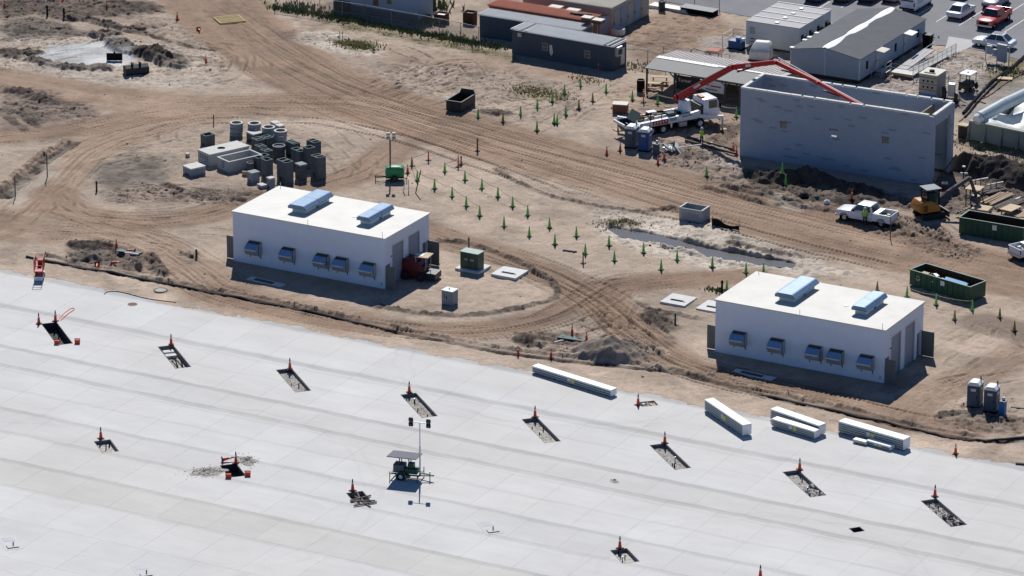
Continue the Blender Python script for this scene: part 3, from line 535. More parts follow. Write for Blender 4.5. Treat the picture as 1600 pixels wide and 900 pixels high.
for i in range(len(YE)-1):
    y1, y0 = YE[i]-.007, YE[i+1]+.007; off = (0, .0, 2.1, .0, 1.2, 0, 2.3, 0, 1, 0, 0, 0, 0, 0)[i]; x = -85.6+off
    while x < 136:
        q_ = [proj((xx, yy, 0)) for xx in (x, x+4.62) for yy in (y0, y1)]; sx0 = min(p[0] for p in q_); sx1 = max(p[0] for p in q_); sy0 = min(p[1] for p in q_); sy1 = max(p[1] for p in q_)
        vis = sx1 > -60 and sx0 < 1660 and sy1 > -60 and sy0 < 960; w = 4.62
        if not vis:                                              # outside the picture: longer runs of slab
            w = 4.62
        X0, X1 = x+.007, x+w-.007; hs = hits(X0, X1, y0, y1)
        if hs: o = holed(X0, X1, y0, y1, 0., .1, hs).build('concrete_slab', 'apron_concrete', apron)
        elif vis:
            o = MB().box(X0, X1, y0, y1, -.1, 0).build('concrete_slab', 'apron_concrete', apron)
        else:
            plain.setdefault('m', MB()).box(X0, X1, y0, y1, -.1, 0); o = None
        nslab += o is not None; x += w
        if o: q0 = (.985, 1.0, .945, 1.01, .955, 1.0, .93, 1.015, .97, 1.0, .97, 1, 1, 1)[i]; o.color = (q0, q0*(1.0 if i != 6 else .99), q0*(1.0 if i != 6 else .965), 1)
tag(plain['m'].build('outer_slabs', 'apron_concrete', apron), kind='stuff')
print('slabs', nslab)

# ------------------------------------------------------------------ pits
def gravel_bed(L, W, z, amp, seed, heap=None):
    nx = max(6, int(L/.13)); ny = max(5, int(W/.13)); vs = []; r = np.random.default_rng(seed); fs = []
    for j in range(ny+1):
        for i in range(nx+1):
            u = -L/2+L*i/nx; v = -W/2+W*j/ny; h = z+r.normal()*amp
            if heap: h += heap[1]*math.exp(-((u-heap[0])/heap[2])**2)*(.6+.5*r.random())
            vs.append((u, v, min(h, -.04)))
    for j in range(ny):
        for i in range(nx): k = j*(nx+1)+i; fs.append((k, k+1, k+nx+2, k+nx+1))
    return MB().add(vs, fs)
for k, (c, a, L, W, look, lab) in enumerate(RECTS):
    deep = .75 if look == 'dark' else .45 if look == 'steps' else .30
    t = thing('utility_pit', lab, 'pit', (c.x, c.y, 0), a, 'open pits in the slab')
    l0, w0 = L-.02, W-.02
    for sy_ in (-1, 1): MB().box(-l0/2, l0/2, *sorted((sy_*(w0/2), sy_*(w0/2-.05))), -deep-.1, -.006).build('side_wall', 'pit_form' if look == 'dark' else 'pit_wall', t)
    for sx_ in (-1, 1): MB().box(*sorted((sx_*(l0/2), sx_*(l0/2-.05))), -w0/2+.05, w0/2-.05, -deep-.1, -.006).build('end_wall', 'pit_form' if look == 'dark' else 'pit_wall', t)
    heap = {'debris': (L*.3, .22, 1.0), 'rubble': (L*.28, .22, L*.25)}.get(look)
    gravel_bed(L-.12, W-.12, -deep, .02 if look != 'rubble' else .05, k, heap).build('gravel_floor', 'gravel_dark' if look in ('dark',) else 'gravel', t)
    r = random.Random(k)
    if look != 'dark' or k == 0:
        for q_ in range({'stub': 5, 'gravel': 3, 'rubble': 4, 'debris': 3, 'steps': 2}.get(look, 3) if L > 2 else 1):
            u = r.uniform(-.4, .4)*L; v = r.uniform(-.3, .3)*W; MB().tube((u, v, -deep-.05), (u+r.uniform(-.05,.05), v, -deep+r.uniform(.15, .5)), .05, n=8).build('conduit_stub', 'black' if r.random() < .7 else 'galv', t)
    if look in ('debris', 'rubble') or k == 12:
        for q_ in range(34 if L > 3 else 16):
            u = r.uniform(.05, .47)*L if L > 3 else r.uniform(-.45, .45)*L; v = r.uniform(-.42, .42)*W; s = r.uniform(.05, .16); M_ = Matrix.Translation((u, v, -deep+.12+r.uniform(0, .12))) @ Matrix.Rotation(r.uniform(0, 6), 4, Vector((r.random(), r.random(), r.random()+.1)))
            MB().box(-s, s, -s*.7, s*.7, -s*.4, s*.4, M_).build('rubble_piece', 'concrete_pad' if (look == 'debris' or k == 12) and r.random() < .6 else 'gravel_dark', t)
    if k == 1:
        for q_, u in enumerate((-1.9, -1.1)): MB().box(u-.28, u+.28, -.5, .45, -.42, -.12-.08*q_).build('pale_block', 'concrete_pad', t)
        for v in (-.1, .35): MB().path([(-.6, v, -.2), (.6, v+.05, -.15), (2.0, v-.1, -.42)], .06, 8).build('pipe', 'black', t)
    if k == 10:
        for q_ in range(6):
            u = -.5+q_*.32; a_ = r.uniform(-.3, .3); M_ = Matrix.Translation((u+.4, 0, .05+.05*(q_ % 2))) @ Matrix.Rotation(math.pi/2*(q_ % 2)+a_, 4, 'Z'); MB().box(-1.0, 1.0, -.06, .06, -.04, .05, M_).build('timber', 'darkwood', t)
# filled pits: new concrete with a low L-shaped steel stub
mat('infill', (.565, .555, .535), .85, .08, 1.5); mat('infill_pale', (.52, .515, .51), .85, .08, 1.5)
for k, (px, lab) in enumerate((([(742,815),(769,813),(789,833),(762,835)], 'filled pit with a dark angle stub below the solar light tower'), ([(-8,838),(26,836),(40,858),(8,861)], 'filled pit with a dark angle stub at the bottom left corner'), ([(203,881),(232,880),(248,903),(215,905)], 'filled pit with a dark angle stub cut by the bottom edge'))):
    c, a, L, W = quad_rect(px, A45); t = thing('filled_pit', lab, 'concrete infill', (c.x, c.y, 0), a, 'filled pits in the slab')
    MB().box(-1.45, 1.45, -.73, .73, .002, .012).build('infill_slab', 'infill', t); MB().box(-1.1, -.3, -.45, .45, .013, .022).build('smooth_patch', 'infill_pale', t)
    MB().box(.55, 1.13, -.5, -.45, .014, .07).box(1.08, 1.13, -.45, .42, .014, .07).build('steel_angle', 'steel_dark', t); MB().tube((.5, .1, .012), (.5, .1, .28), .05, n=8).build('stub_post', 'steel_dark', t)

# ------------------------------------------------------------------ white bundles of long sections on the slab
def bundle(p0, p1, w, h, layers, lab, ends='both', z0=.10):
    a, b_ = at(*p0), at(*p1); L = (b_-a).length; rz = math.atan2(b_.y-a.y, b_.x-a.x)
    t = thing('section_bundle', lab, 'bundle', (a.x, a.y, 0), rz, 'white bundles on the slab')
    for u in np.linspace(.5, L-.5, max(2, int(L/1.6))): MB().box(u-.07, u+.07, .02, w-.02, 0, z0).build('skid', 'darkwood', t)
    lh = (h-z0)/layers
    for k in range(layers):
        z = z0+k*lh; of = random.uniform(-.04, .04)
        MB().box(.02+of, L-.02+of, .03, w-.03, z, z+lh*.55).build('section', 'bundle_side', t)
        if k < layers-1: MB().box(.08, L-.08, .07, w-.07, z+lh*.552, z+lh*.998).build('spacer', 'bundle_dark', t)
    MB().box(-.03, L+.03, 0, w, h-.12, h).build('top_wrap', 'bundle_white', t); MB().box(L-.02, L+.05, .01, w-.01, z0, h-.122).build('end_cap', 'bundle_white', t); MB().box(-.05, .01, .01, w-.01, z0, h-.122).build('end_cap', 'bundle_white', t)
    MB().box(L*.5, L*.5+.35, -.012, .028, z0+.2*h, z0+.62*h).build('sticker', 'sticker', t); MB().box(L*.5-.45, L*.5-.1, -.010, .028, z0+.25*h, z0+.65*h).build('sticker', 'white_band', t)
    return t
bundle((832,583), (954,621), .78, .68, 3, 'longest white wrapped bundle, alone at the left of the row')
bundle((1101,642), (1160,682), .85, 1.05, 5, 'white bundle slanting towards the viewer, second from the left')
bundle((1204,656), (1279,682), .85, 1.0, 5, 'white bundle standing behind a lower one in the close pair')
bundle((1206,667), (1272,687), .75, .75, 4, 'lower front white bundle of the close pair')
bundle((1310,676), (1411,705), .95, 1.05, 5, 'rightmost tall white bundle with a yellow sticker')
bundle((1333,692), (1352,696.5), .5, .34, 1, 'small flat white pack left of its twin before the rightmost bundle', z0=.06); bundle((1354,695), (1390,705), .7, .42, 2, 'flat white pack right of its twin before the rightmost bundle', z0=.06)

# ------------------------------------------------------------------ the two white equipment buildings
BL, BW, BH = 16.338, 8.345, 4.8
def equip(name_lab, loc, second):
    t = thing('equipment_building', name_lab, 'building', loc, 0, 'white equipment buildings'); T_ = .22
    # front, back, left walls and the right wall round its openings
    MB().box(0, BL, 0, T_, 0, BH-.003).build('front_wall', 'white_wall_sky_tint', t); MB().box(0, BL, BW-T_, BW, 0, BH-.003).build('back_wall', 'white_wall_sky_tint', t)
    lw = MB(); lw.box(0, T_, T_, .5, 0, BH-.003).box(0, T_, 1.55, BW-T_, 0, BH-.003).box(0, T_, .5, 1.55, 2.2, BH-.003); lw.build('left_wall', 'white_wall_sky_tint', t)
    rw = MB(); x0, x1 = BL-T_, BL
    ops = ((.25, 1.0, 2.2), (1.35, 3.55, 3.85), (4.35, 6.55, 3.85), (7.05, 7.95, 2.3)); y = T_
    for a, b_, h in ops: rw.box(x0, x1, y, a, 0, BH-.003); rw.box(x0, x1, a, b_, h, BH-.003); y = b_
    rw.box(x0, x1, y, BW-T_, 0, BH-.003); rw.build('right_wall', 'white_wall_sky_tint', t)
    MB().box(T_, BL-T_, T_, BW-T_, .0, .05).build('floor_slab', 'concrete_pad', t)
    MB().box(-.09, BL+.09, -.09, BW+.09, BH, BH+.14).build('roof', 'white_roof', t); 
    MB().box(-.10, BL+.10, -.105, -.092, BH+.005, BH+.12).box(BL+.092, BL+.105, -.09, BW+.09, BH+.005, BH+.12).build('roof_edge_trim', 'parapet', t)
    for a, b_, h in ops[1:3]:
        d = MB(); 
        for k in range(19): d.box(BL-.17, BL-.12-.012*(k % 2), a+.003, b_-.003, k*h/19+.004, (k+1)*h/19-.002)
        d.build('roll_up_door', 'rolldoor', t)
        fr = MB(); fr.box(BL-.1, BL+.02, a-.0, a+.07, 0, h-.003).box(BL-.1, BL+.02, b_-.07, b_, 0, h-.003).box(BL-.1, BL+.02, a+.07, b_-.07, h-.08, h-.003); fr.build('door_frame', 'curb_metal', t)
    # doors standing open
    d1 = MB().box(BL+.02, BL+1.02, .16, .22, .03, 2.2).build('open_door', 'door_grey', t); MB().tube((BL+.9, .13, 1.0), (BL+.9, .10, 1.0), .04, n=8).build('handle', 'chrome', d1)
    d2 = MB().box(BL+.03, BL+1.25, 7.96, 8.02, .03, 2.35).build('open_door', 'door_grey', t); MB().tube((BL+1.12, 7.93, 1.05), (BL+1.12, 7.90, 1.05), .04, n=8).build('handle', 'chrome', d2)
    d3 = MB().box(-1.0, -.02, .44, .50, .05, 2.25).build('open_door', 'door_grey', t); MB().tube((-.88, .41, 1.05), (-.88, .38, 1.05), .04, n=8).build('handle', 'chrome', d3)
    for x in (2.44, 6.13, 9.80, 11.85, 14.75):                   # intake hoods on the front wall
        w = .66; h = MB().prism([(-.012, 1.15), (-.012, 2.32), (-.5, 2.22), (-1.0, 1.80), (-1.02, 1.70), (-.72, 1.2)], x-w, x+w, 'x').build('intake_hood', 'galv', t)
        MB().add([(x-w+.03, -.515, 2.22), (x+w-.03, -.515, 2.22), (x+w-.03, -1.0, 1.815), (x-w+.03, -1.0, 1.815)], [(0, 1, 2, 3)]).build('sky_painted_lid', 'hood_sky_tint', h)  # sky reflection painted in blue over the sloping face
        MB().add([(x-w+.03, -.03, 2.335), (x+w-.03, -.03, 2.335), (x+w-.03, -.49, 2.24), (x-w+.03, -.49, 2.24)], [(0, 1, 2, 3)]).build('top_flashing', 'steel_dark', h)
        MB().box(x-w-.05, x+w+.05, -.02, -.003, 1.1, 2.4).build('wall_flange', 'galv', h); MB().prism([(-.50, 2.24), (-.56, 2.19), (-.56, 1.17), (-.50, 1.17)], x+w+.002, x+w+.02, 'x').build('seam', 'black', h)
        for s in (-1, 1): MB().bar((x+s*.55, -.05, .72), (x+s*.55, -.05, 1.14), .05).bar((x+s*.55, -.06, .95), (x+s*.55, -.62, 1.2), .05).build('bracket', 'steel_dark', h)
    def vent(cx, y0, y1, w, hz_, split, pale):
        v = MB(); cs = [(y0+.35, (y0+y1)/2-.25), ((y0+y1)/2+.25, y1-.35)]
        for a, b_ in cs: v.box(cx-w*.36, cx+w*.36, a, b_, BH+.141, BH+.141+hz_)
        v = v.build('roof_vent', 'curb_metal', t); z = BH+.14+hz_
        segs = [(y0, (y0+y1)/2-.03), ((y0+y1)/2+.03, y1)] if split else [(y0, y1)]
        pr = [(-w/2, z-.06), (-w/2, z+.16), (-w*.4, z+.30), (-w*.36, z+.33), (w*.3, z+.33), (w*.36, z+.30), (w/2, z+.05), (w/2, z-.06)]
        for a, b_ in segs:
            MB().prism([(cx+p[0], p[1]) for p in pr], a, b_, 'y').build('vent_hood', 'hood_under', v)
            n_ = int((b_-a)/.30); big = [(p[0]*1.012, z+(p[1]-z)*1.045) for p in pr[1:-1]]
            for k in range(n_):
                ya = a+.02+k*(b_-a)/n_; yb = ya+(b_-a)/n_*.5
                MB().loft([[(cx+p[0], ya, p[1]+.004) for p in big], [(cx+p[0], yb, p[1]+.07) for p in big]], closed=False, cap=False).build('louvre', 'vent', v)
    vent(5.75, 2.1, 7.1, 2.0, .5, not second, 0); vent(12.85, 2.2, 6.6, 1.5, .5, True, 0)
    for x, y in ((.35, BW-.3), (BL-.4, .3), (BL*.5, -.0)): MB().tube((x, y, BH+.14), (x, y, BH+.62), .025, n=6).build('air_terminal', 'galv', t)
    MB().lathe([(0, BH+.14), (.25, BH+.14), (.25, BH+.17), (0, BH+.17)], 12, Matrix.Translation((10.8, 4.0, 0))).build('roof_drain', 'curb_metal', t)
    MB().box(BL-.4, BL-.28, -.06, -.002, .35, .6).box(3.0, 3.1, -.05, -.002, .75, .85).build('wall_box', 'galv', t); MB().tube((BL+.05, 1.15, 2.9), (BL+.12, 1.15, 2.85), .07, n=8).build('wall_lamp', 'steel_dark', t)
    return t
equip('white equipment building with a dark red loader at its door, farther away', (0, 0, 0), False)
equip('white equipment building beside the grey portable toilets, nearer the viewer', (50.2, -.19, 0), True)
# concrete strips by the fronts
for (p, q_, wd, lab) in (((384,437),(438,449),.5,'pale slab strip lying in the shade before the farther white building'), ((1143,583),(1205,597),.5,'pale slab strip lying in the shade before the nearer white building')):
    a, b_ = G(*p), G(*q_); L = (b_-a).length; t = thing('ground_slab', lab, 'slab', (a.x, a.y, max(a.z, b_.z, 0)+.0), math.atan2(b_.y-a.y, b_.x-a.x))
    MB().box(0, L, 0, .9, -.25, .04).build('slab', 'concrete_pad', t); MB().box(L*.18, L*.72, .2, .7, .042, .06).build('cover_plate', 'steel_dark', t)

# ------------------------------------------------------------------ roofless block building
bm_ = bpy.data.materials.new('blockwork'); bm_.use_nodes = True; n = bm_.node_tree.nodes; l = bm_.node_tree.links; b = n['Principled BSDF']; b.inputs['Roughness'].default_value = .95; b.inputs['Specular IOR Level'].default_value = .2
tc = N('ShaderNodeTexCoord'); s_ = N('ShaderNodeSeparateXYZ'); l.new(tc.outputs['Object'], s_.inputs[0]); cb = N('ShaderNodeCombineXYZ'); l.new(math_('ADD', s_.outputs[0], s_.outputs[1]), cb.inputs[0]); l.new(s_.outputs[2], cb.inputs[1])
br = N('ShaderNodeTexBrick'); l.new(cb.outputs[0], br.inputs['Vector']); br.inputs['Scale'].default_value = 1.0; br.inputs['Brick Width'].default_value = .4; br.inputs['Row Height'].default_value = .2; br.inputs['Mortar Size'].default_value = .008; br.inputs['Bias'].default_value = -.2
br.inputs['Color1'].default_value = (.39, .43, .48, 1); br.inputs['Color2'].default_value = (.365, .405, .455, 1); br.inputs['Mortar'].default_value = (.335, .37, .415, 1)  # blue put into the grey blocks in place of skylight in shade
bn = N('ShaderNodeTexBrick'); l.new(cb.outputs[0], bn.inputs['Vector']); bn.inputs['Scale'].default_value = 1.0; bn.inputs['Brick Width'].default_value = .8; bn.inputs['Row Height'].default_value = .2; bn.inputs['Mortar Size'].default_value = 0; bn.inputs['Bias'].default_value = 0.
bn.inputs['Color1'].default_value = (0, 0, 0, 1); bn.inputs['Color2'].default_value = (1, 1, 1, 1)
ng = N('ShaderNodeTexNoise'); ng.inputs['Scale'].default_value = .8; ng.inputs['Detail'].default_value = 6; l.new(tc.outputs['Object'], ng.inputs['Vector'])
sep = math_('MULTIPLY', math_('GREATER_THAN', bn.outputs[0], .955), .26)
mx = N('ShaderNodeMix', data_type='RGBA', blend_type='MULTIPLY'); mx.inputs[0].default_value = 1; l.new(br.outputs[0], mx.inputs[6]); l.new(math_('SUBTRACT', math_('MULTIPLY_ADD', ng.outputs[0], .22, .89), sep), mx.inputs[7]); l.new(mx.outputs[2], b.inputs['Base Color'])
bp = N('ShaderNodeBump'); bp.inputs['Strength'].default_value = .3; bp.inputs['Distance'].default_value = .02; l.new(br.outputs[1], bp.inputs['Height']); bp.invert = True; l.new(bp.outputs[0], b.inputs['Normal'])
MATS['blockwork'] = bm_
bl = thing('block_building', 'tall roofless grey concrete block building with a red boom reaching over it', 'building', (27.55, 51.75, -.05), math.radians(1.6)); LB, WB, HB, tb = 20.7, 5.5, 7.05, .3
fw = MB(); x = 0; zs, zt = 3.55, 4.15
wins = [(4.35, 5.05), (9.75, 10.45), (15.3, 16.0)]
for a, b_ in wins: fw.box(x, a, 0, tb, 0, HB); fw.box(a, b_, 0, tb, 0, zs); fw.box(a, b_, 0, tb, zt, HB); x = b_
fw.box(x, LB, 0, tb, 0, HB); fw.build('front_wall', 'blockwork', bl)
MB().box(0, LB, WB-tb, WB, 0, HB).build('back_wall', 'blockwork', bl); lw = MB(); lw.box(0, tb, tb, WB-tb, 0, HB); lw.build('left_wall', 'blockwork', bl)
rw = MB(); rw.box(LB-tb, LB, tb, .55, 0, HB).box(LB-tb, LB, 4.55, WB-tb, 0, HB).box(LB-tb, LB, .55, 4.55, 6.0, HB); rw.build('right_wall', 'blockwork', bl)
MB().box(LB-2.2, LB-2.05, tb, WB-tb, 1.4, HB-.4).build('inner_wall', 'block_tan', bl)
for k, (a, b_) in enumerate(wins):
    if k != 1: MB().box(a+.02, b_-.02, .10, .16, zs+.02, zt-.02).build('window_infill', 'block_tan', bl)
    MB().box(a-.1, b_+.1, -.05, -.004, zt+.02, zt+.14).build('lintel', 'block_dark', bl); MB().box(a-.05, b_+.05, -.07, tb-.06, zs-.10, zs-.01) .build('window_sill', 'parapet', bl) if k == 1 else None
r = random.Random(5)
for (ax, a0, a1, c0) in (('x', 0, LB, 0), ('x', 0, LB, WB-tb), ('y', tb, WB-tb, 0), ('y', tb, WB-tb, LB-tb)):
    s = a0
    while s < a1-.2:
        e = min(a1, s+r.uniform(1.15, 1.5)); g = .05+.16*(r.random() < .45); zt_ = HB+.17+r.uniform(0, .02)
        if e-g-s > .3: (MB().box(s, e-g, c0-.02, c0+tb+.02, HB+.002, zt_) if ax == 'x' else MB().box(c0-.02, c0+tb+.02, s, e-g, HB+.002, zt_)).build('coping_block', 'parapet', bl)
        s = e
MB().bar((LB+.2, .3, .1), (LB+1.4, 2.8, 2.6), .12).build('prop_timber', 'darkwood', bl)
# ------------------------------------------------------------------ huts, containers and the canopy along the back
def base_box(p, h, top=True):
    """origin and heading from the photo's near-left and near-right upper (or lower) corners"""
    a, b_ = (at(*p[0], h), at(*p[1], h)) if top else (at(*p[0]), at(*p[1])); return a, math.atan2(b_.y-a.y, b_.x-a.x), math.hypot(b_.x-a.x, b_.y-a.y)
def ribbed(mb, x0, x1, y0, y1, z, pitch=.3, rise=.10, over=.12):
    """ribbed metal roof sheet, ribs running across"""
    xs = np.arange(x0-over, x1+over, pitch); mb.box(x0-over, x1+over, y0-over, y1+over, z, z+.06)
    for x in xs: mb.box(x, x+pitch*.35, y0-over, y1+over, z+.061, z+.061+rise)
    return mb
def hut(name, lab, cat, p, h, D, wall, roof, top=True, L=None, rib=.33, group=None, rz=None, skirt=0):
    a, r_, L0 = base_box(p, h, top); L = L or L0; rz = r_ if rz is None else rz
    t = thing(name, lab, cat, (a.x, a.y, 0), rz, group); z0 = skirt
    w = MB().box(0, L, 0, D, z0, h-.003); w.build('wall', wall, t)
    if rib: ribbed(MB(), 0, L, 0, D, h, rib).build('roof', roof, t)
    else: MB().box(-.08, L+.08, -.08, D+.08, h, h+.1).build('roof', roof, t)
    return t, L
def window_on(t, x, z, w, h, y=0., sash=True):
    f = MB(); e = .05; f.box(x-w/2-e, x+w/2+e, y-.05, y-.003, z-h/2-e, z-h/2).box(x-w/2-e, x+w/2+e, y-.05, y-.003, z+h/2, z+h/2+e).box(x-w/2-e, x-w/2, y-.05, y-.003, z-h/2, z+h/2).box(x+w/2, x+w/2+e, y-.05, y-.003, z-h/2, z+h/2)
    if sash: f.box(x-w/2, x+w/2, y-.045, y-.003, z-.025, z+.025)
    f = f.build('window', 'tan_wall', t); MB().box(x-w/2, x+w/2, y-.02, y-.004, z-h/2, z+h/2).build('pane', 'glass', f); return f
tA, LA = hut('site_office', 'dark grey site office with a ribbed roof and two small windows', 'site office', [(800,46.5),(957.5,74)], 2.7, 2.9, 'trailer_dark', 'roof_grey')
window_on(tA, 4.15, 1.45, .62, .75); window_on(tA, 9.4, 1.45, .62, .75); sh = MB(); sh.add([(4.72, -.03, 1.75), (5.05, -.08, 1.8), (5.22, -.10, .95), (4.98, -.06, .55), (4.75, -.05, .85)], [(0, 1, 2, 3, 4)]); sh.build('loose_sheet', 'tarp', tA)
for x in (.05, 1.15, 1.7, LA-1.0, LA-.45): MB().box(x, x+.12, -.13, 3.03, 2.82, 2.9).build('roof_strap', 'dark', tA)
MB().box(.85, 1.3, -.25, -.004, 2.15, 2.55).build('small_sign', 'galv', tA); ac = MB().box(LA+.003, LA+.4, .4, 1.4, 1.6, 2.6).build('air_conditioner', 'galv', tA); MB().box(LA+.401, LA+.415, .5, 1.3, 1.75, 2.35).build('grille', 'steel_dark', ac)
MB().box(LA-.001+.005, LA+.03, 1.7, 2.5, .3, 2.1).build('door', 'trailer_white', tA)
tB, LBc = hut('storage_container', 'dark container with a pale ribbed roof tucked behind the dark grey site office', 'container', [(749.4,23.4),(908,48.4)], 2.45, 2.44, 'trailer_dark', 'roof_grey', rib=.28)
MB().box(LBc+.003, LBc+.04, .1, 1.18, .15, 2.35).box(LBc+.003, LBc+.04, 1.26, 2.34, .15, 2.35).build('door', 'trailer_dark', tB)
tC, LC = hut('storage_container', 'rust red container with a red ribbed roof and loose gear on top', 'container', [(764,8.6),(920.5,33.6)], 2.75, 2.44, 'roof_red', 'roof_red', rib=.28)
for y0 in (.08, 1.25): d = MB().box(LC+.003, LC+.05, y0, y0+1.1, .15, 2.6).build('door', 'brown_metal', tC); MB().tube((LC+.08, y0+.55, .2), (LC+.08, y0+.55, 2.5), .03, n=6).build('lock_bar', 'galv', d)
o = thing('roof_gear', 'dark rolled gear lying on the red container roof', 'gear', (tC.matrix_basis @ Vector((LC-2.9, 1.0, 2.88))), tC.rotation_euler.z+.15)
MB().tube((0, .1, .12), (1.9, .0, .12), .12, n=8).build('dark_roll', 'dark', o); MB().tube((.8, .5, .1), (2.4, .35, .1), .09, n=8).build('dark_roll', 'dark', o); MB().tube((.5, -.15, .08), (1.6, -.25, .08), .06, n=6).build('dark_roll', 'black', o)
for k, (px, py, s, lab) in enumerate(((868,10,1.15,'left of two pale square lids behind the red roof'), (895,15,1.15,'right of two pale square lids behind the red roof'), (918,26,.9,'pale box at the end of the red container roof, left one'), (935,30,.9,'pale box at the end of the red container roof, right one'))):
    z = 2.95 if k > 1 else 2.4; p = at(px, py, z+.45); t = thing('supply_crate', lab, 'crate', (p.x, p.y, 0), 0, 'pale crates by the red container')
    MB().box(-s*.6, s*.6, -s*.5, s*.5, 0 if k < 2 else 2.95, z+.36).build('crate_body', 'brown_metal', t); MB().box(-s*.65, s*.65, -s*.55, s*.55, z+.362, z+.45).build('lid', 'roof_tan', t)
a = at(956, 13.3, 2.95); t = thing('workshop_shed', 'tan shed with a pale ribbed roof and row of doors behind the red container', 'shed', (a.x, a.y, 0), 0)
MB().box(-11, 0, 0, 9, 0, 2.95).build('wall', 'tan_wall', t); ribbed(MB(), -11, 0, 0, 9, 2.955, .3).build('roof', 'roof_tan', t)
for k in range(5): d = MB().box(.004, .05, .4+k*1.65, 1.75+k*1.65, .05, 2.5).build('door', 'trailer_grey' if k % 2 else 'tan_wall', t); MB().box(.051, .09, .5+k*1.65, .56+k*1.65, 1.0, 1.3).build('handle', 'black', d)
a = G(930, 56); t = thing('gate_leaf', 'grey sheet metal gate leaf at the end of the dark container', 'gate', a, .9); MB().box(0, 1.9, 0, .05, .1, 2.1).build('sheet', 'trailer_grey', t); MB().bar((1.98, .02, 0), (1.98, .02, 2.9), .09).build('post', 'brown_metal', t)
# hut cut by the top edge
tE, LE = hut('site_hut', 'long grey hut cut off by the top edge, left of the containers', 'site office', [(521,16),(653,38)], 3.0, 3.2, 'trailer_grey', 'roof_grey', top=False)
for x, w_ in ((3.3, 1.9), (1.2, .6), (7.3, .6)): window_on(tE, x, 2.2, w_, .8, sash=False)
MB().box(5.2, 5.85, -.05, -.003, 1.35, 2.6).build('door', 'brown_metal', tE); MB().box(.4, 2.2, -.35, -.004, .2, 1.3).build('skirt_box', 'dark', tE); MB().box(0, LE, -.03, -.004, .1, 1.0).build('skirting', 'trailer_dark', tE)
# white modules
gmod = None
a, rz, Lg = base_box([(1166,33),(1247.6,44.8)], 2.85); Lg = 6.3; rz = 0.
for k in range(4):
    y = a.y+k*2.05; t = thing('white_module', ('nearest', 'second', 'third', 'farthest')[k]+' of four joined white office modules beside the long grey trailer', 'module', (a.x, y, 0), rz, 'joined white modules')
    MB().box(0, Lg, 0, 2.0, .25, 2.85).build('wall', 'trailer_white', t); MB().box(-.06, Lg+.06, .02, 1.92, 2.855, 2.93).build('roof', 'path_concrete', t); MB().box(-.08, Lg+.08, 1.94, 2.06, 2.86, 3.0).build('roof_seam', 'roof_white', t)
    w_ = MB().box(Lg+.003, Lg+.04, .5, 1.1, 1.2, 2.0).build('window', 'glass', t); u = MB().box(Lg+.05, Lg+.45, 1.2, 1.75, 1.0, 1.6).build('air_conditioner', 'steel_dark', t); MB().box(Lg*.5, Lg*.5+.4, .5, .9, 2.94, 3.05).build('roof_unit', 'galv', t)
    for x in (.4, Lg-.7): MB().box(x, x+.3, .3, 1.6, 0, .25).build('footing_block', 'block_dark', t)
    if k == 0:
        MB().box(.45, 1.05, -.05, -.003, 1.55, 2.3).build('panel', 'tan_wall', t); MB().box(.5, 1.0, -.04, -.003, .95, 1.05).box(.5, 1.0, -.04, -.003, .65, .72).build('grille', 'steel_dark', t)
# long grey trailer with ramp
a = at(1235.6, 76.7, 2.75); b_ = at(1336, 91.8, 2.75); wF = 8.0; LF = 17.2; t = thing('modular_office', 'long grey modular office with a charcoal roof and white ridge strip', 'site office', (a.x, a.y, 0), 0)
g = MB(); g.prism([(0, .45), (wF, .45), (wF, 2.75), (wF/2, 3.42), (0, 2.75)], 0, LF, 'y'); g.build('wall', 'trailer_grey', t)
for s, (x0, x1, z0, z1) in enumerate(((-.12, wF/2, 2.745, 3.455), (wF+.12, wF/2, 2.745, 3.455))): MB().loft([[(x0, -.12, z0), (x1, -.12, z1), (x1, -.12, z1+.06), (x0, -.12, z0+.06)], [(x0, LF+.12, z0), (x1, LF+.12, z1), (x1, LF+.12, z1+.06), (x0, LF+.12, z0+.06)]]).build('roof', 'roof_charcoal', t)
r = random.Random(3); w0 = [.38+.16*math.sin(k*.9)+r.uniform(-.05, .08) for k in range(19)]
MB().loft([[(wF/2-w0[k]*.9, -.14+k*(LF+.28)/18, 3.53-w0[k]*.16), (wF/2, -.14+k*(LF+.28)/18, 3.56), (wF/2+w0[k], -.14+k*(LF+.28)/18, 3.53-w0[k]*.16)] for k in range(19)], closed=False, cap=False).build('ridge_strip', 'roof_white', t)
MB().box(.15, wF-.15, .12, LF-.12, .0, .449).build('underfloor', 'dark', t); MB().box(wF*.5-.03, wF*.5+.03, -.03, -.003, .46, 3.35).box(-.03, .06, -.03, -.003, .46, 2.7).box(wF-.06, wF+.03, -.03, -.003, .46, 2.7).build('corner_trim', 'trailer_white', t)
for y in (1.9, 9.3, 15.2): w_ = MB().box(wF+.003, wF+.05, y-.22, y+.22, 1.25, 2.1).build('window', 'black', t)
for y in (4.1, 11.4): d = MB().box(wF+.003, wF+.06, y, y+.95, .5, 2.55).build('door', 'trailer_grey', t); MB().box(wF+.061, wF+.09, y+.1, y+.16, 1.4, 1.6).build('handle', 'black', d); aw = MB().loft([[(wF+.01, y-.3, 2.72), (wF+1.1, y-.3, 2.62), (wF+1.1, y-.3, 2.68), (wF+.01, y-.3, 2.8)], [(wF+.01, y+1.3, 2.72), (wF+1.1, y+1.3, 2.62), (wF+1.1, y+1.3, 2.68), (wF+.01, y+1.3, 2.8)]]).build('awning', 'roof_tan' if y < 5 else 'roof_white', t)
for x, y in ((-.05, .05), (-.05, 3.2), (-.05, 4.4), (-.05, 6.2)): MB().box(x-.15, x+.3, y, y+.5, 2.8, 2.92).build('gutter_bracket', 'roof_white', t)
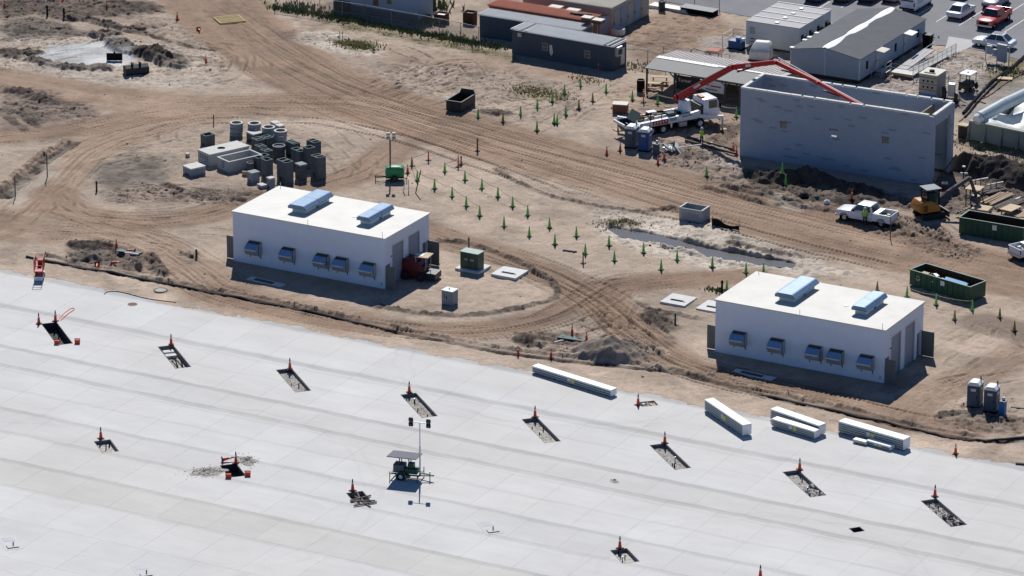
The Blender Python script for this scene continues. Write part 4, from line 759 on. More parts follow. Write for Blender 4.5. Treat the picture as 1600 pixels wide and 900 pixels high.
for x, y in ((5.2, 1.0), (6.1, 1.4), (6.6, 2.4)): MB().tube((x, y, 2.9), (x, y, 3.35-.17*(x-4)), .09, n=8).build('roof_pipe', 'roof_white', t)
FX, FY = a.x+wF, a.y
st = thing('entry_stairs', 'metal entry stairs with handrails beside the grey modular office', 'stairs', (FX+.05, FY+3.6, 0), 0)
MB().box(0, 1.3, .3, 1.7, .42, .5).build('landing', 'galv', st)
for k in range(3): MB().box(.1, 1.2, .28-.28*(k+1), .28-.28*k-.02, .30-.13*k, .34-.13*k).build('step', 'galv', st)
for x in (.05, 1.25): MB().path([(x, -.7, .9), (x, .3, 1.45), (x, 1.7, 1.45)], .03).path([(x, -.7, .0), (x, -.7, .9)], .03).path([(x, .3, .5), (x, .3, 1.45)], .03).path([(x, 1.7, .5), (x, 1.7, 1.45)], .03).path([(x, -.7, .45), (x, .3, 1.0), (x, 1.7, 1.0)], .025).build('handrail', 'galv', st)
rp = thing('access_ramp', 'wooden access ramp with metal railings along the grey modular office', 'ramp', (FX+1.7, FY+4.2, 0), 0)
MB().box(0, 2.6, 0, 1.5, .42, .52).build('landing', 'concrete_pad', rp); MB().box(-.02, 2.62, -.06, -.002, .3, .56).build('edge_board', 'wood', rp)
MB().loft([[(1.3, 1.5, .42), (2.6, 1.5, .42), (2.6, 1.5, .52), (1.3, 1.5, .52)], [(1.3, 11.5, .0), (2.6, 11.5, .0), (2.6, 11.5, .06), (1.3, 11.5, .06)]]).build('ramp_deck', 'path_concrete', rp)
MB().loft([[(0, 1.5, .42), (1.2, 1.5, .42), (1.2, 1.5, .52), (0, 1.5, .52)], [(0, 9, .7), (1.2, 9, .7), (1.2, 9, .8), (0, 9, .8)]]).build('ramp_deck', 'path_concrete', rp)
for k in range(9): y = 1.5+k*1.25; z = .5-.05*k; MB().tube((2.62, y, z-.4), (2.62, y, z+1.0), .035, n=6).build('rail_post', 'galv', rp)
for y in (0, 1.5): MB().tube((2.62, y, 0), (2.62, y, 1.5), .035, n=6).build('rail_post', 'galv', rp)
MB().tube((0, 0, 0), (0, 0, 1.5), .035, n=6).build('rail_post', 'galv', rp)
for h in (1.0, .55): MB().path([(0, 0, .5+h), (2.62, 0, .5+h), (2.62, 1.5, .5+h), (2.62, 11.5, .06+h)], .03).build('rail', 'galv', rp)
for h in (1.0, .55): MB().path([(1.25, 2.0, .5+h), (1.25, 9, .78+h)], .03).build('rail', 'galv', rp)
for k in range(46): y = k*.25; z = .52 if y < 1.5 else .52-.046*(y-1.5); MB().bar((2.62, y, z), (2.62, y, z+.97), .02).build('baluster', 'galv', rp)
tag(sheet('footpath', [(FX+1.75+1.2, FY+15.8), (FX+1.75+2.8, FY+15.8), (FX+1.75+3.4, FY+21.0), (FX+1.2, FY+21.0)], .03, 'path_concrete'), kind='structure')
tr = thing('waste_bin', 'black wheeled bin at the corner of the grey modular office', 'bin', (FX+.9, FY+15.9, 0), 0); MB().loft([[(-.35, -.35, 0), (.35, -.35, 0), (.35, .35, 0), (-.35, .35, 0)], [(-.48, -.48, 1.5), (.48, -.48, 1.5), (.48, .48, 1.5), (-.48, .48, 1.5)]]).build('bin_body', 'black', tr); MB().box(-.52, .52, -.52, .52, 1.502, 1.6).build('lid', 'dark', tr)
# canopy with banners
a = at(1009, 107, 2.5); LH = 14.6; DH = 7.0; t = thing('open_canopy', 'open sided canopy with a grey front slope, pale ribbed back slope and hanging banners', 'canopy', (a.x, a.y, 0), math.radians(-1))
MB().loft([[(-.1, -.1, 2.5), (-.1, 2.6, 3.02), (-.1, 2.6, 3.1), (-.1, -.1, 2.6)], [(LH, -.1, 2.5), (LH, 2.6, 3.02), (LH, 2.6, 3.1), (LH, -.1, 2.6)]]).build('front_slope', 'fascia', t)
bs = MB().loft([[(-.1, 2.62, 3.03), (-.1, DH, 2.6), (-.1, DH, 2.68), (-.1, 2.62, 3.11)], [(LH, 2.62, 3.03), (LH, DH, 2.6), (LH, DH, 2.68), (LH, 2.62, 3.11)]]); bs = bs.build('back_slope', 'canopy_top', t)
for k in range(int(LH/.42)): x = k*.42; MB().bar((x, 2.7, 3.125), (x, DH, 2.70), .07, .05).build('roof_rib', 'canopy_top', bs)
MB().loft([[(-.05, 2.35, 3.10), (-.05, 3.0, 3.14)], [(7.2, 2.35, 3.10), (7.2, 3.0, 3.14)], [(7.25, 2.55, 3.14), (7.25, 2.95, 3.14)], [(LH-.1, 2.55, 3.14), (LH-.1, 2.95, 3.14)]], closed=False, cap=False).build('ridge_flashing', 'roof_white', t)
for x in (.1, 3.35, 9.3, 11.0): 
    for y in (.1, DH-.3): MB().bar((x, y, 0), (x, y, 2.5), .16).build('post', 'darkwood', t)
for x in (3.35, 9.3, 11.0): MB().bar((x, .1, 1.9), (x-.6, .1, 2.48), .1).bar((x, .1, 1.9), (x+.6, .1, 2.48), .1).build('knee_brace', 'darkwood', t)
MB().box(1.9, LH, DH-.35, DH-.3, .05, 2.55).build('back_wall', 'tan_wall', t)
for k in range(9): MB().box(2.0+k*.3, 2.15+k*.3, DH-.40, DH-.351, .1, 2.5).build('wall_rib', 'tan_wall', t)
bn_ = MB().box(3.45, 6.2, .35, .38, .75, 2.25).build('dark_banner', 'dark', t); text_on('lettering', 'Turner', .55, 'white_band', bn_, (4.4, .345, 1.75), (math.pi/2, 0, 0))
bw = MB().add([(6.1, .15, 1.35), (7.0, .05, 2.35), (9.2, .05, 2.3), (9.1, .15, 1.05), (7.6, .2, 1.0)], [(0, 1, 2, 3, 4)]).build('white_banner', 'white_plastic', t)
MB().box(7.1, 7.4, .0, .01, 1.75, 1.93).prism([(6.95, 1.7), (7.25, 2.05), (7.4, 1.8)], -.012, -.004, 'y').build('logo_mark', 'steel_dark', bw); MB().box(7.6, 8.8, .0, .01, 1.68, 1.80).build('logo_line', 'red', bw); MB().box(7.0, 8.4, .04, .05, 1.32, 1.39).build('small_print', 'steel_dark', bw)
def picnic(px, py, rz, lab):
    p = G(px, py); t = thing('picnic_table', lab, 'picnic table', p, rz, 'picnic tables under the canopy')
    for k in range(4): MB().box(-.9, .9, -.36+k*.18, -.2+k*.18, .72, .76).build('top_plank', 'plywood', t)
    for s in (-1, 1):
        MB().box(-.9, .9, s*.7-.13, s*.7+.13, .42, .46).build('seat_plank', 'plywood', t)
        MB().bar((s*.7, -.75, 0), (s*.7, -.2, .72), .08).bar((s*.7, .75, 0), (s*.7, .2, .72), .08).bar((s*.7, -.75, .40), (s*.7, .75, .40), .07).build('leg_frame', 'wood', t)
picnic(1024, 140, .4, 'picnic table at the left end of the canopy, nearer one'); picnic(1031, 130, .4, 'picnic table at the left end of the canopy, farther one')
def barrel(px, py, lab, h=1.0, r_=.33, m='black'):
    p = G(px, py); t = thing('barrel', lab, 'barrel', p); MB().lathe([(0, 0), (r_*.9, 0), (r_, .05), (r_, h*.3), (r_*1.04, h*.33), (r_, h*.36), (r_, h*.64), (r_*1.04, h*.67), (r_, h*.7), (r_, h), (r_*.88, h), (r_*.88, h-.08), (0, h-.08)], 16).build('drum', m, t, smooth=True); MB().lathe([(r_*.9, h+.001), (r_*1.05, h+.001), (r_*1.05, h+.04), (r_*.9, h+.04)], 16).build('rim', 'steel_dark', t); return t
barrel(1001, 144, 'black barrel by the left post of the canopy', 1.3, .42)
# wrapped machine, blue pump, small things in the yard
p = G(1189, 92); t = thing('wrapped_machine', 'boxy machine wrapped in a pale tarp in front of the white modules', 'wrapped machine', p, .15)
MB().loft([[(-1.1, -.9, 0), (1.1, -.9, 0), (1.15, .9, 0), (-1.1, .9, 0)], [(-1.1, -.85, .9), (1.15, -.9, 1.0), (1.1, .9, .9), (-1.05, .9, .95)], [(-1.0, -.6, 1.25), (1.05, -.55, 1.3), (1.0, .8, 1.75), (-.9, .85, 1.7)], [(-.7, .1, 1.85), (.8, .1, 1.9), (.8, .7, 1.95), (-.7, .75, 1.9)]]).build('tarp_cover', 'tarp', t, bevel=.1, smooth=True); MB().box(-1.2, 1.2, -.95, .95, .0, .12).build('pallet', 'darkwood', t); MB().tube((1.12, -.5, .1), (1.18, -.5, 1.2), .04, n=6).build('strap', 'rope', t)
p = G(1151, 76); t = thing('pump_unit', 'blue pump unit behind a pipe rail beside the white modules', 'pump', p, 0); MB().box(-.8, .8, -.5, .5, .15, 1.0).build('housing', 'pj_blue', t, bevel=.05); MB().tube((.2, 0, 1.0), (.2, 0, 1.35), .3, n=12).build('filter_can', 'tank_blue', t); MB().box(-.9, .9, -.55, .55, 0, .15).build('skid_base', 'black', t); MB().box(.6, .95, -.2, .2, 1.0, 1.3).build('cap', 'white_plastic', t)
p = G(1147, 74); t = thing('pipe_rail', 'galvanised pipe guard rail around the blue pump', 'railing', p, 0)
for x, y in ((-1, -.8), (-1, 1.8), (1.2, 1.8)): MB().tube((x, y, 0), (x, y, 1.5), .04, n=6).build('post', 'galv', t)
for z in (1.5, .9): MB().path([(-1, -.8, z), (-1, 1.8, z), (1.2, 1.8, z)], .035).build('rail', 'galv', t)
p = G(966, 54); t = thing('bulk_bag', 'round open white bulk bag by the shed doors', 'bag', p); MB().lathe([(0, 0), (.7, 0), (.8, .3), (.75, .7), (.62, .75), (.5, .5), (0, .45)], 12).build('bag', 'tarp', t, smooth=True); MB().lathe([(0, .46), (.45, .5), (.2, .62), (0, .6)], 8).build('contents', 'trailer_grey', t)
p = G(978, 33); t = thing('post_box', 'tan pedestal box beside the shed doors', 'pedestal', p); MB().box(-.3, .3, -.3, .3, 0, 1.2).build('body', 'brown_metal', t); MB().box(-.36, .36, -.36, .36, 1.202, 1.3).build('lid', 'roof_tan', t)
barrel(1034, 17, 'dark barrel by the stacked sheets at the back of the yard', 1.1, .38, 'steel_dark')
p = G(1010, 12); t = thing('sheet_stack', 'stack of pale metal sheets at the back of the yard', 'stack', p, math.radians(-2))
for k in range(4): MB().box(0+.1*k, 5.2-.1*k, 0, 1.3, .1*k, .1*k+.07).build('sheet', 'roof_white' if k % 2 else 'galv', t)
p = G(1063, 19); t = thing('frame_stack', 'stack of black frames at the back of the yard beside the fence', 'stack', p, math.radians(-2))
for k in range(3): MB().box(0, 4.0, 0, 1.4, .18*k+.02, .18*k+.15).build('frame', 'black', t)
MB().box(-.1, 4.1, -.1, 1.5, .57, .62).build('top_sheet', 'steel_dark', t)
p = G(1115, 96); t = thing('red_stand', 'small red covered stand behind the canopy', 'stand', p, .1)
for x, y in ((-.7, -.45), (.7, -.45), (.7, .45), (-.7, .45)): MB().bar((x, y, 0), (x, y, 1.05), .06).build('leg', 'steel_dark', t)
MB().prism([(-.95, 1.05), (.95, 1.05), (.6, 1.32), (-.6, 1.32)], -.6, .6, 'y').build('red_cover', 'roof_red', t)
p = G(1095, 93); t = thing('bike_rack', 'low pipe hoop rack behind the canopy roof', 'rack', p, 0); MB().path([(-1.3, 0, 0), (-1.2, 0, .9), (-.8, 0, 1.1), (.8, 0, .9), (1.2, 0, .7), (1.3, 0, 0)], .05).build('hoop', 'galv', t); MB().box(-1.3, 1.3, -.2, .2, .02, .25).build('base', 'steel_dark', t)

# ------------------------------------------------------------------ fences
def fence(px, lab, h=1.9, wire=True, every=3.0, rail=True, zfun=None):
    P = [G(*p) for p in px]; t = thing('chain_link_fence', lab, 'fence', P[0], 0); O = P[0]; Q = [p-O for p in P]
    for a, b_ in zip(Q[:-1], Q[1:]):
        L = (b_-a).length; k = max(1, round(L/every)); d = (b_-a)/L
        for i in range(k+1): c = a+(b_-a)*i/k; MB().tube(c-Vector((0, 0, .3)), c+Vector((0, 0, h+.05)), .04, n=6).build('post', 'fence', t)
        if rail: MB().tube(a+Vector((0, 0, h)), b_+Vector((0, 0, h)), .032, n=5).build('top_rail', 'galv', t)
        if wire:
            w = MB(); s = -h
            while s < L:
                for sg in (1, -1):
                    u0, v0, u1, v1 = (s, 0, s+h, h) if sg > 0 else (s+h, 0, s, h)
                    c0 = max(0, min(L, u0)); c1 = max(0, min(L, u1)); f = lambda u: v0+(v1-v0)*(u-u0)/(u1-u0)
                    if abs(c1-c0) > .05: w.bar(a+d*c0+Vector((0, 0, f(c0))), a+d*c1+Vector((0, 0, f(c1))), .009)
                s += .22
            w.build('wire_mesh', 'fence', t)
    return t
fence([(430,12),(500,23),(570,34),(653,49),(720,62),(748,68)], 'chain link fence with a pale top rail in front of the grey hut')
fence([(972,97),(1012,106),(1040,112)], 'chain link fence between the dark grey office and the canopy', every=2.4); fence([(1036,90),(1080,95),(1140,104)], 'chain link fence behind the canopy roof', 1.3)
fence([(1040,2),(1085,9),(1124,17)], 'chain link fence between the yard and the paved lot', 2.0)
# ------------------------------------------------------------------ vehicles
def wheel(t, x, y, r, w, rim='chrome', name='wheel'):
    s = 1 if y > 0 else -1; M_ = Matrix.Translation((x, y, r)) @ Matrix.Rotation(math.pi/2, 4, 'X')
    o = MB().lathe([(r*.55, -w/2), (r*.9, -w/2), (r, -w*.35), (r, w*.35), (r*.9, w/2), (r*.55, w/2), (r*.55, -w/2)], 18, M_).build(name, 'rubber', t, smooth=True)
    MB().lathe([(0, -w*.42), (r*.2, -w*.42), (r*.28, -w*.30), (r*.56, -w*.34), (r*.56, w*.34), (r*.28, w*.30), (r*.2, w*.42), (0, w*.42)], 12, M_).build('rim', rim, o, smooth=True); return o
def ring(x, w, zl, zt, r=.1): return [(x, -w*.93, zl), (x, -w, zl+.18), (x, -w, zt-r*1.3), (x, -w+r*.35, zt-r*.35), (x, -w+r*1.4, zt), (x, w-r*1.4, zt), (x, w-r*.35, zt-r*.35), (x, w, zt-r*1.3), (x, w, zl+.18), (x, w*.93, zl)]
def greenhouse(t, paint, xb0, xb1, xt0, xt1, wb, wt, z0, z1, glass='glass', pillars=(.5,), roofm=None):
    """cabin: glazed frustum with a roof; x0 rear, x1 front"""
    B = [(xb0, -wb, z0), (xb1, -wb, z0), (xb1, wb, z0), (xb0, wb, z0)]; T = [(xt0, -wt, z1), (xt1, -wt, z1), (xt1, wt, z1), (xt0, wt, z1)]
    MB().loft([B, T]).build('cabin', paint, t, bevel=.05, smooth=True)
    def face(a, b_, c, d, u0, u1, v0, v1, off=.014):
        a, b_, c, d = map(Vector, (a, b_, c, d)); nrm = (b_-a).cross(d-a).normalized(); f = lambda u, v: (a*(1-u)+b_*u)*(1-v)+(d*(1-u)+c*u)*v
        return [f(u0, v0)+nrm*off, f(u1, v0)+nrm*off, f(u1, v1)+nrm*off, f(u0, v1)+nrm*off]
    quads = [('windshield', face(B[1], B[2], T[2], T[1], .06, .94, .12, .9)), ('rear_window', face(B[3], B[0], T[0], T[3], .08, .92, .15, .88))]
    pl = [.07]+list(pillars)+[.93]
    for u0, u1 in zip(pl[:-1], pl[1:]): quads += [('side_window', face(B[0], B[1], T[1], T[0], u0+.015, u1-.015, .14, .9)), ('side_window', face(B[2], B[3], T[3], T[2], 1-u1+.015, 1-u0-.015, .14, .9))]
    for nm, q_ in quads: MB().add(q_, [(0, 1, 2, 3)]).build(nm, glass, t)
def pickup(lab, loc, rz, paint, group=None, L=5.8, load=True, name='pickup_truck'):
    t = thing(name, lab, 'pickup', loc, rz, group); w = .98
    MB().loft([ring(2.88, .82, .5, .98), ring(2.75, .93, .42, 1.06), ring(2.1, w, .4, 1.13), ring(1.15, w, .4, 1.18), ring(.9, w, .4, 1.2), ring(-.95, w, .4, 1.22)]).build('body', paint, t, smooth=True)
    bed = MB(); bed.box(-2.9, -.97, -w, -w+.09, .5, 1.28).box(-2.9, -.97, w-.09, w, .5, 1.28).box(-1.05, -.96, -w+.09, w-.09, .5, 1.26).box(-2.9, -2.82, -w+.09, w-.09, .55, 1.25); bed.build('cargo_bed', paint, t, bevel=.02)
    MB().box(-2.81, -1.06, -w+.1, w-.1, .6, .68).build('bed_floor', 'black', t); MB().box(-2.86, 2.5, -.7, .7, .3, .5).build('chassis', 'black', t)
    greenhouse(t, paint, -1.0, 1.35, -.75, .65, .92, .76, 1.19, 1.88, pillars=(.42,))
    for x in (1.95, -1.95):
        for s in (-1, 1): wheel(t, x, s*.84, .39, .28); MB().lathe([(.40, -.13), (.47, -.13), (.47, .13), (.40, .13)], 18, Matrix.Translation((x, s*.865, .40)) @ Matrix.Rotation(math.pi/2, 4, 'X')).build('wheel_arch', 'black', t)
    MB().box(2.80, 2.93, -.95, .95, .42, .6).build('front_bumper', 'chrome', t); MB().box(2.885, 2.91, -.52, .52, .62, .9).build('grille', 'black', t); MB().box(-3.02, -2.91, -.95, .95, .45, .62).build('rear_bumper', 'chrome', t)
    for s in (-1, 1):
        MB().box(2.82, 2.90, s*.74-.14, s*.74+.14, .72, .93).build('headlight', 'lamp_glass', t); MB().box(-2.925, -2.88, s*.9-.075, s*.9+.075, .78, 1.15).build('tail_light', 'taillight', t); MB().box(.85, 1.05, s*1.0-.02, s*1.0+.02*0+.14*s if s > 0 else s*1.0+.02, 1.2, 1.38).build('side_mirror', 'black', t) if s > 0 else MB().box(.85, 1.05, -1.14, -.99, 1.2, 1.38).build('side_mirror', 'black', t)
        MB().box(.0, .14, s*.982-.006, s*.982+.006, 1.0, 1.04).build('door_handle', 'black', t)
    if load:
        r = random.Random(lab); 
        MB().box(-1.6, -1.1, -.85, .85, .9, 1.32).build('tool_chest', 'galv', t)
        for k in range(4): x = r.uniform(-2.6, -1.8); y = r.uniform(-.6, .5); MB().box(x, x+r.uniform(.2, .4), y, y+r.uniform(.2, .4), .69, r.uniform(.9, 1.15)).build('loose_load', r.choice(('white_plastic', 'wood', 'white_band', 'black')), t)
    return t
def sedan(lab, loc, rz, paint, h=1.45, L=4.7, group=None, roof=None, suv=False, cat='car', name='parked_car'):
    t = thing(name, lab, cat, loc, rz, group); w = .93; k = L/4.7; b_ = .98 if suv else .88; hd = b_-.06; tr_ = b_+(.02 if not suv else .1)
    MB().loft([ring(2.34*k, .62, .38, hd-.2), ring(2.2*k, .82, .28, hd-.1), ring(1.7*k, w, .25, hd), ring(.9*k, w, .25, b_), ring(-1.3*k, w, .25, b_+.02), ring(-2.0*k, w*.98, .28, tr_), ring(-2.25*k, .84, .34, tr_-.04), ring(-2.36*k, .7, .42, tr_-.2)]).build('body', paint, t, smooth=True)
    greenhouse(t, paint, -1.95*k if not suv else -2.15*k, 1.05*k, -1.1*k if not suv else -1.85*k, .1*k, .84, .62 if not suv else .70, b_-.01, h, pillars=(.5,) if not suv else (.35, .62))
    if roof: MB().box(-1.0*k, .05*k, -.56, .56, h+.002, h+.02).build('glass_roof', roof, t)
    for x in (1.42*k, -1.38*k):
        for s in (-1, 1): wheel(t, x, s*.80, .335, .24)
    for s in (-1, 1):
        MB().box(2.16*k, 2.25*k, s*.62-.16, s*.62+.16, hd-.26, hd-.12).build('headlight', 'lamp_glass', t); MB().box(-2.33*k, -2.24*k, s*.58-.17, s*.58+.17, tr_-.3, tr_-.14).build('tail_light', 'taillight', t); MB().box(.72*k, .9*k, min(s*.9, s*1.06), max(s*.9, s*1.06), b_+.02, b_+.15).build('side_mirror', paint, t)
    MB().box(-2.395*k, -2.36*k, -.26, .26, .5, .62).build('number_plate', 'white_band', t); MB().box(2.30*k, 2.36*k, -.5, .5, .34, .5).build('grille', 'black', t); return t
def van(lab, loc, rz, paint):
    t = thing('parked_van', lab, 'van', loc, rz); w = .98
    MB().loft([ring(2.6, .8, .4, 1.0), ring(2.3, .95, .32, 1.25), ring(1.75, w, .3, 1.4), ring(1.0, w, .3, 2.02, .16), ring(-2.5, w, .3, 2.05, .16), ring(-2.62, .94, .35, 1.98, .16)]).build('body', paint, t, smooth=True)
    MB().add([(1.83, -.8, 1.45), (1.83, .8, 1.45), (1.1, .76, 1.97), (1.1, -.76, 1.97)], [(0, 1, 2, 3)]).build('windshield', 'glass', t); MB().add([(-2.632, -.75, 1.3), (-2.632, .75, 1.3), (-2.60, .72, 1.85), (-2.60, -.72, 1.85)], [(3, 2, 1, 0)]).build('rear_window', 'glass', t)
    for s in (-1, 1):
        MB().box(.3, 1.15, min(s*.982, s*.992), max(s*.982, s*.992), 1.3, 1.8).build('side_window', 'glass', t); MB().box(-2.66, -2.58, s*.86-.07, s*.86+.07, .8, 1.2).build('tail_light', 'taillight', t); MB().box(-2.0, -.2, min(s*.982, s*.99), max(s*.982, s*.99), .9, 1.5).build('side_panel', 'galv', t)
        for x in (1.6, -1.6): wheel(t, x, s*.84, .37, .26)
    MB().box(-2.74, -2.63, -.9, .9, .4, .55).build('rear_bumper', 'black', t); MB().box(-2.645, -2.625, -.25, .25, .75, .88).build('number_plate', 'white_band', t); return t
LZ = .004
def lp(px, py): v = at(px, py); v.z = LZ; return v
for (p, q_) in (((1463,34),(1492,15)), ((1498,40),(1552,2)), ((1536,46),(1600,5)), ((1562,55),(1620,18)), ((1430,26),(1450,10)), ((1270,18),(1295,2)), ((1314,12),(1335,-2)), ((1395,2),(1410,-8))):
    a, b_ = at(*p), at(*q_); L = abs(b_.y-a.y); MB().box(a.x-.06, a.x+.06, a.y, a.y+L, .003, .007).build('painted_line', 'line_paint', lot)
v = lp(1498, 27); sedan('silver white sedan parked tail towards the viewer between two lines', (27.1, 109.0, LZ), math.pi/2, 'white_paint', group='cars in the paved lot')
pickup('red pickup facing the viewer in the paved lot', (31.6, 107.6, LZ), -math.pi/2, 'redcar', load=False)
v = at(1543, 77); sedan('pale grey crossover with a dark glass roof parked sideways in the lot', (v.x+.2, v.y+1.3, LZ), math.pi+.04, 'white_paint', h=1.58, L=4.75, roof='solar', group='cars in the paved lot')
v = at(1417, 20); van('white van seen from behind at the end of the grey modular office', (v.x, v.y+2.6, LZ), math.pi/2, 'white_paint')
mat('darkcar', (.03, .033, .04), .3, .05, 2); mat('greycar', (.22, .24, .25), .3, .05, 2); mat('tancar', (.32, .29, .24), .35, .05, 2)
v = at(1568, 25); sedan('dark grey sport utility vehicle left of the red pickup at the top edge', (28.9, 114.6, LZ), -math.pi/2, 'greycar', h=1.75, suv=True, group='cars in the paved lot')
for px, pt, lab in ((1345,'darkcar','black car beyond the charcoal roof, left of the white van'), (1383,'tancar','tan car beyond the charcoal roof, beside the white van'), (1306,'darkcar','dark car beyond the white modules at the top edge'), (1262,'darkcar','leftmost dark car peeping over the white modules at the top edge'), (1490,'darkcar','dark car at the top edge behind the silver sedan')):
    v = at(px, 5 if px != 1490 else -2); sedan(lab, (v.x+.3, v.y+2.2, LZ), math.pi/2, pt, group='cars in the paved lot')
v = G(1346, 349); pickup('white pickup with gear in its bed parked near the block building', (v.x+.2, v.y+.75, v.z), math.pi-.02, 'white_paint')
v = G(1588, 402); pickup('white pickup at the right edge seen from behind beside the green dumpster', (v.x+1.5, v.y+1.7, v.z), math.radians(62), 'white_paint')
# ------------------------------------------------------------------ concrete pump truck with its boom
p0, p1 = G(1028, 210), G(1087, 201); rzT = math.atan2(p1.y-p0.y, p1.x-p0.x); mid = (p0+p1)/2
dT = Vector((math.cos(rzT), math.sin(rzT), 0)); nT = Vector((-dT.y, dT.x, 0)); org = mid+nT*1.15; org.z = (p0.z+p1.z)/2
t = thing('pump_truck', 'white concrete pump truck with a long red folding boom and outriggers', 'pump truck', org, rzT)
MB().box(-4.6, 4.6, -.55, .55, .7, 1.0).build('chassis', 'steel_dark', t)
for x in (2.75, -1.6, -2.95):
    for s in (-1, 1): wheel(t, x, s*1.02, .52, .36 if x > 0 else .5, 'white_plastic')
cab = MB().loft([[(3.1, -1.15, .75), (5.0, -1.15, .75), (5.0, 1.15, .75), (3.1, 1.15, .75)], [(3.1, -1.15, 2.0), (5.08, -1.15, 2.0), (5.08, 1.15, 2.0), (3.1, 1.15, 2.0)], [(3.15, -1.08, 2.95), (4.75, -1.08, 2.95), (4.75, 1.08, 2.95), (3.15, 1.08, 2.95)]]).build('cab', 'white_paint', t, bevel=.06, smooth=True)
MB().add([(5.10, -1.0, 2.02), (5.10, 1.0, 2.02), (4.81, .95, 2.85), (4.81, -.95, 2.85)], [(0, 1, 2, 3)]).build('windshield', 'glass', cab)
for s in (-1, 1): MB().box(3.75, 4.7, min(s*1.12, s*1.165), max(s*1.12, s*1.165), 1.95, 2.75).build('side_window', 'glass', cab); MB().box(4.9, 5.05, min(s*1.2, s*1.4), max(s*1.2, s*1.4), 1.9, 2.5).build('side_mirror', 'black', cab)
MB().box(5.02, 5.14, -1.1, 1.1, .55, .95).build('bumper', 'steel_dark', cab); MB().box(3.2, 3.6, -.5, .5, 2.96, 3.1).build('roof_unit', 'yellow', cab)
# deck with side boxes, rails and pump gear
MB().box(-4.3, 2.6, -1.0, 1.0, 1.02, 1.35).build('deck', 'white_paint', t); 
for s in (-1, 1): MB().loft([[(-4.2, s*1.0, 1.0), (-4.2, s*1.25, 1.0), (-4.2, s*1.25, 1.5), (-4.2, s*1.0, 1.55)], [(1.2, s*1.0, 1.1), (1.2, s*1.25, 1.1), (1.2, s*1.25, 1.75), (1.2, s*1.0, 1.8)], [(2.7, s*1.0, 1.35), (2.7, s*1.25, 1.35), (2.7, s*1.25, 1.95), (2.7, s*1.0, 1.98)]]).build('side_panel', 'white_plastic', t)
lg = MB().box(-2.9, -1.1, -1.285, -1.262, 1.12, 1.56).build('red_logo_panel', 'red', t)
for k in range(5): MB().box(-2.75+k*.33, -2.58+k*.33, -1.30, -1.287, 1.22+.02*k, 1.42+.02*k).build('logo_stroke', 'white_band', lg)
MB().box(.6, .85, -1.285, -1.262, 1.52, 1.62).box(.95, 1.15, -1.285, -1.262, 1.54, 1.64).box(1.3, 1.6, -1.285, -1.262, 1.58, 1.68).build('small_lettering', 'steel_dark', t); MB().box(-.9, -.1, -1.285, -1.262, 1.3, 1.6).build('blue_panel', 'trailer_grey', t)
for k, (x, y, L_) in enumerate(((-3.4, -.5, 3.6), (-3.2, .1, 3.8), (-3.0, .7, 3.4))): MB().tube((x, y, 1.6), (x+L_, y, 1.72), .16, n=10).build('delivery_pipe', 'white_plastic' if k != 1 else 'wood', t)
for x in (-3.2, -1.9, -.4): MB().box(x, x+.15, -.9, .9, 1.36, 1.62).build('pipe_rack', 'steel_dark', t); MB().tube((x+.3, -.8, 1.4), (x+.3, -.8, 2.1), .05, n=6).build('rack_post', 'black', t)
MB().box(-2.6, -1.6, .2, .85, 1.75, 2.05).build('water_box', 'white_plastic', t); MB().box(-.9, 0, -.9, -.2, 1.75, 2.0).build('control_box', 'box_green', t)
hp = MB(); hp.loft([[(-6.0, -1.0, 1.55), (-4.7, -1.0, 1.55), (-4.7, 1.0, 1.55), (-6.0, 1.0, 1.55)], [(-5.7, -.5, .65), (-4.9, -.5, .65), (-4.9, .5, .65), (-5.7, .5, .65)]], cap=False); hp.build('hopper', 'steel_dark', t); MB().box(-5.0, -4.4, -.9, .9, 1.0, 1.2).build('hopper_mount', 'steel_dark', t)
MB().add([(-4.75, -.95, 1.6), (-4.75, .95, 1.6), (-4.1, .95, 2.5), (-4.1, -.95, 2.5)], [(0, 1, 2, 3)]).build('splash_guard', 'box_green', t); MB().box(-6.15, -6.02, -1.1, 1.1, 1.35, 1.6).build('rear_bar', 'white_plastic', t)
MB().box(.2, 1.1, -1.3, -.8, .55, 1.0).build('fuel_tank', 'galv', t); MB().tube((-.6, -1.0, .5), (-.6, -1.0, 1.0), .18, n=10).build('air_tank', 'chrome', t)
for nm, x, y, ln in (('front_outrigger', 2.6, -1.2, 2.6), ('front_outrigger', 2.6, 1.2, 2.6), ('rear_outrigger', -3.9, -1.2, 1.5), ('rear_outrigger', -3.9, 1.2, 1.5)):
    s = 1 if y > 0 else -1; fx = 1.9 if x > 0 else -1.2; e = (x+fx, y+s*ln*.55, 1.35)
    o = MB().bar((x-.3, s*.9, 1.35), e, .3, .34).build(nm, 'white_paint', t); MB().tube((e[0], e[1], .12), (e[0], e[1], 1.55), .1, n=8).build('jack_leg', 'galv', o); MB().box(e[0]-.4, e[0]+.4, e[1]-.4, e[1]+.4, .0, .12).build('foot_pad', 'wood', o)
MB().lathe([(0, 1.35), (.75, 1.35), (.7, 2.2), (.55, 2.9), (0, 2.95)], 16, Matrix.Translation((1.5, 0, 0))).build('turret', 'white_paint', t, smooth=True)
r = random.Random(9)
for k in range(16): x = r.uniform(-3.9, 2.2); y = r.uniform(-.9, .8); s_ = r.uniform(.12, .3); MB().box(x-s_, x+s_, y-s_*.6, y+s_*.6, 1.36, 1.5+r.uniform(.05, .5)).build('deck_gear', r.choice(('black', 'steel_dark', 'wood', 'galv', 'dark')), t)
for k in range(4): y = r.uniform(-.8, .8); MB().path([Vector((-3.8+k*.5, y, 1.5)), Vector((-1.8+k*.4, y+r.uniform(-.4, .4), 1.95)), Vector((.6, r.uniform(-.6, .6), 1.7)), Vector((1.3, 0, 2.0))], .06).build('hose', 'black', t)
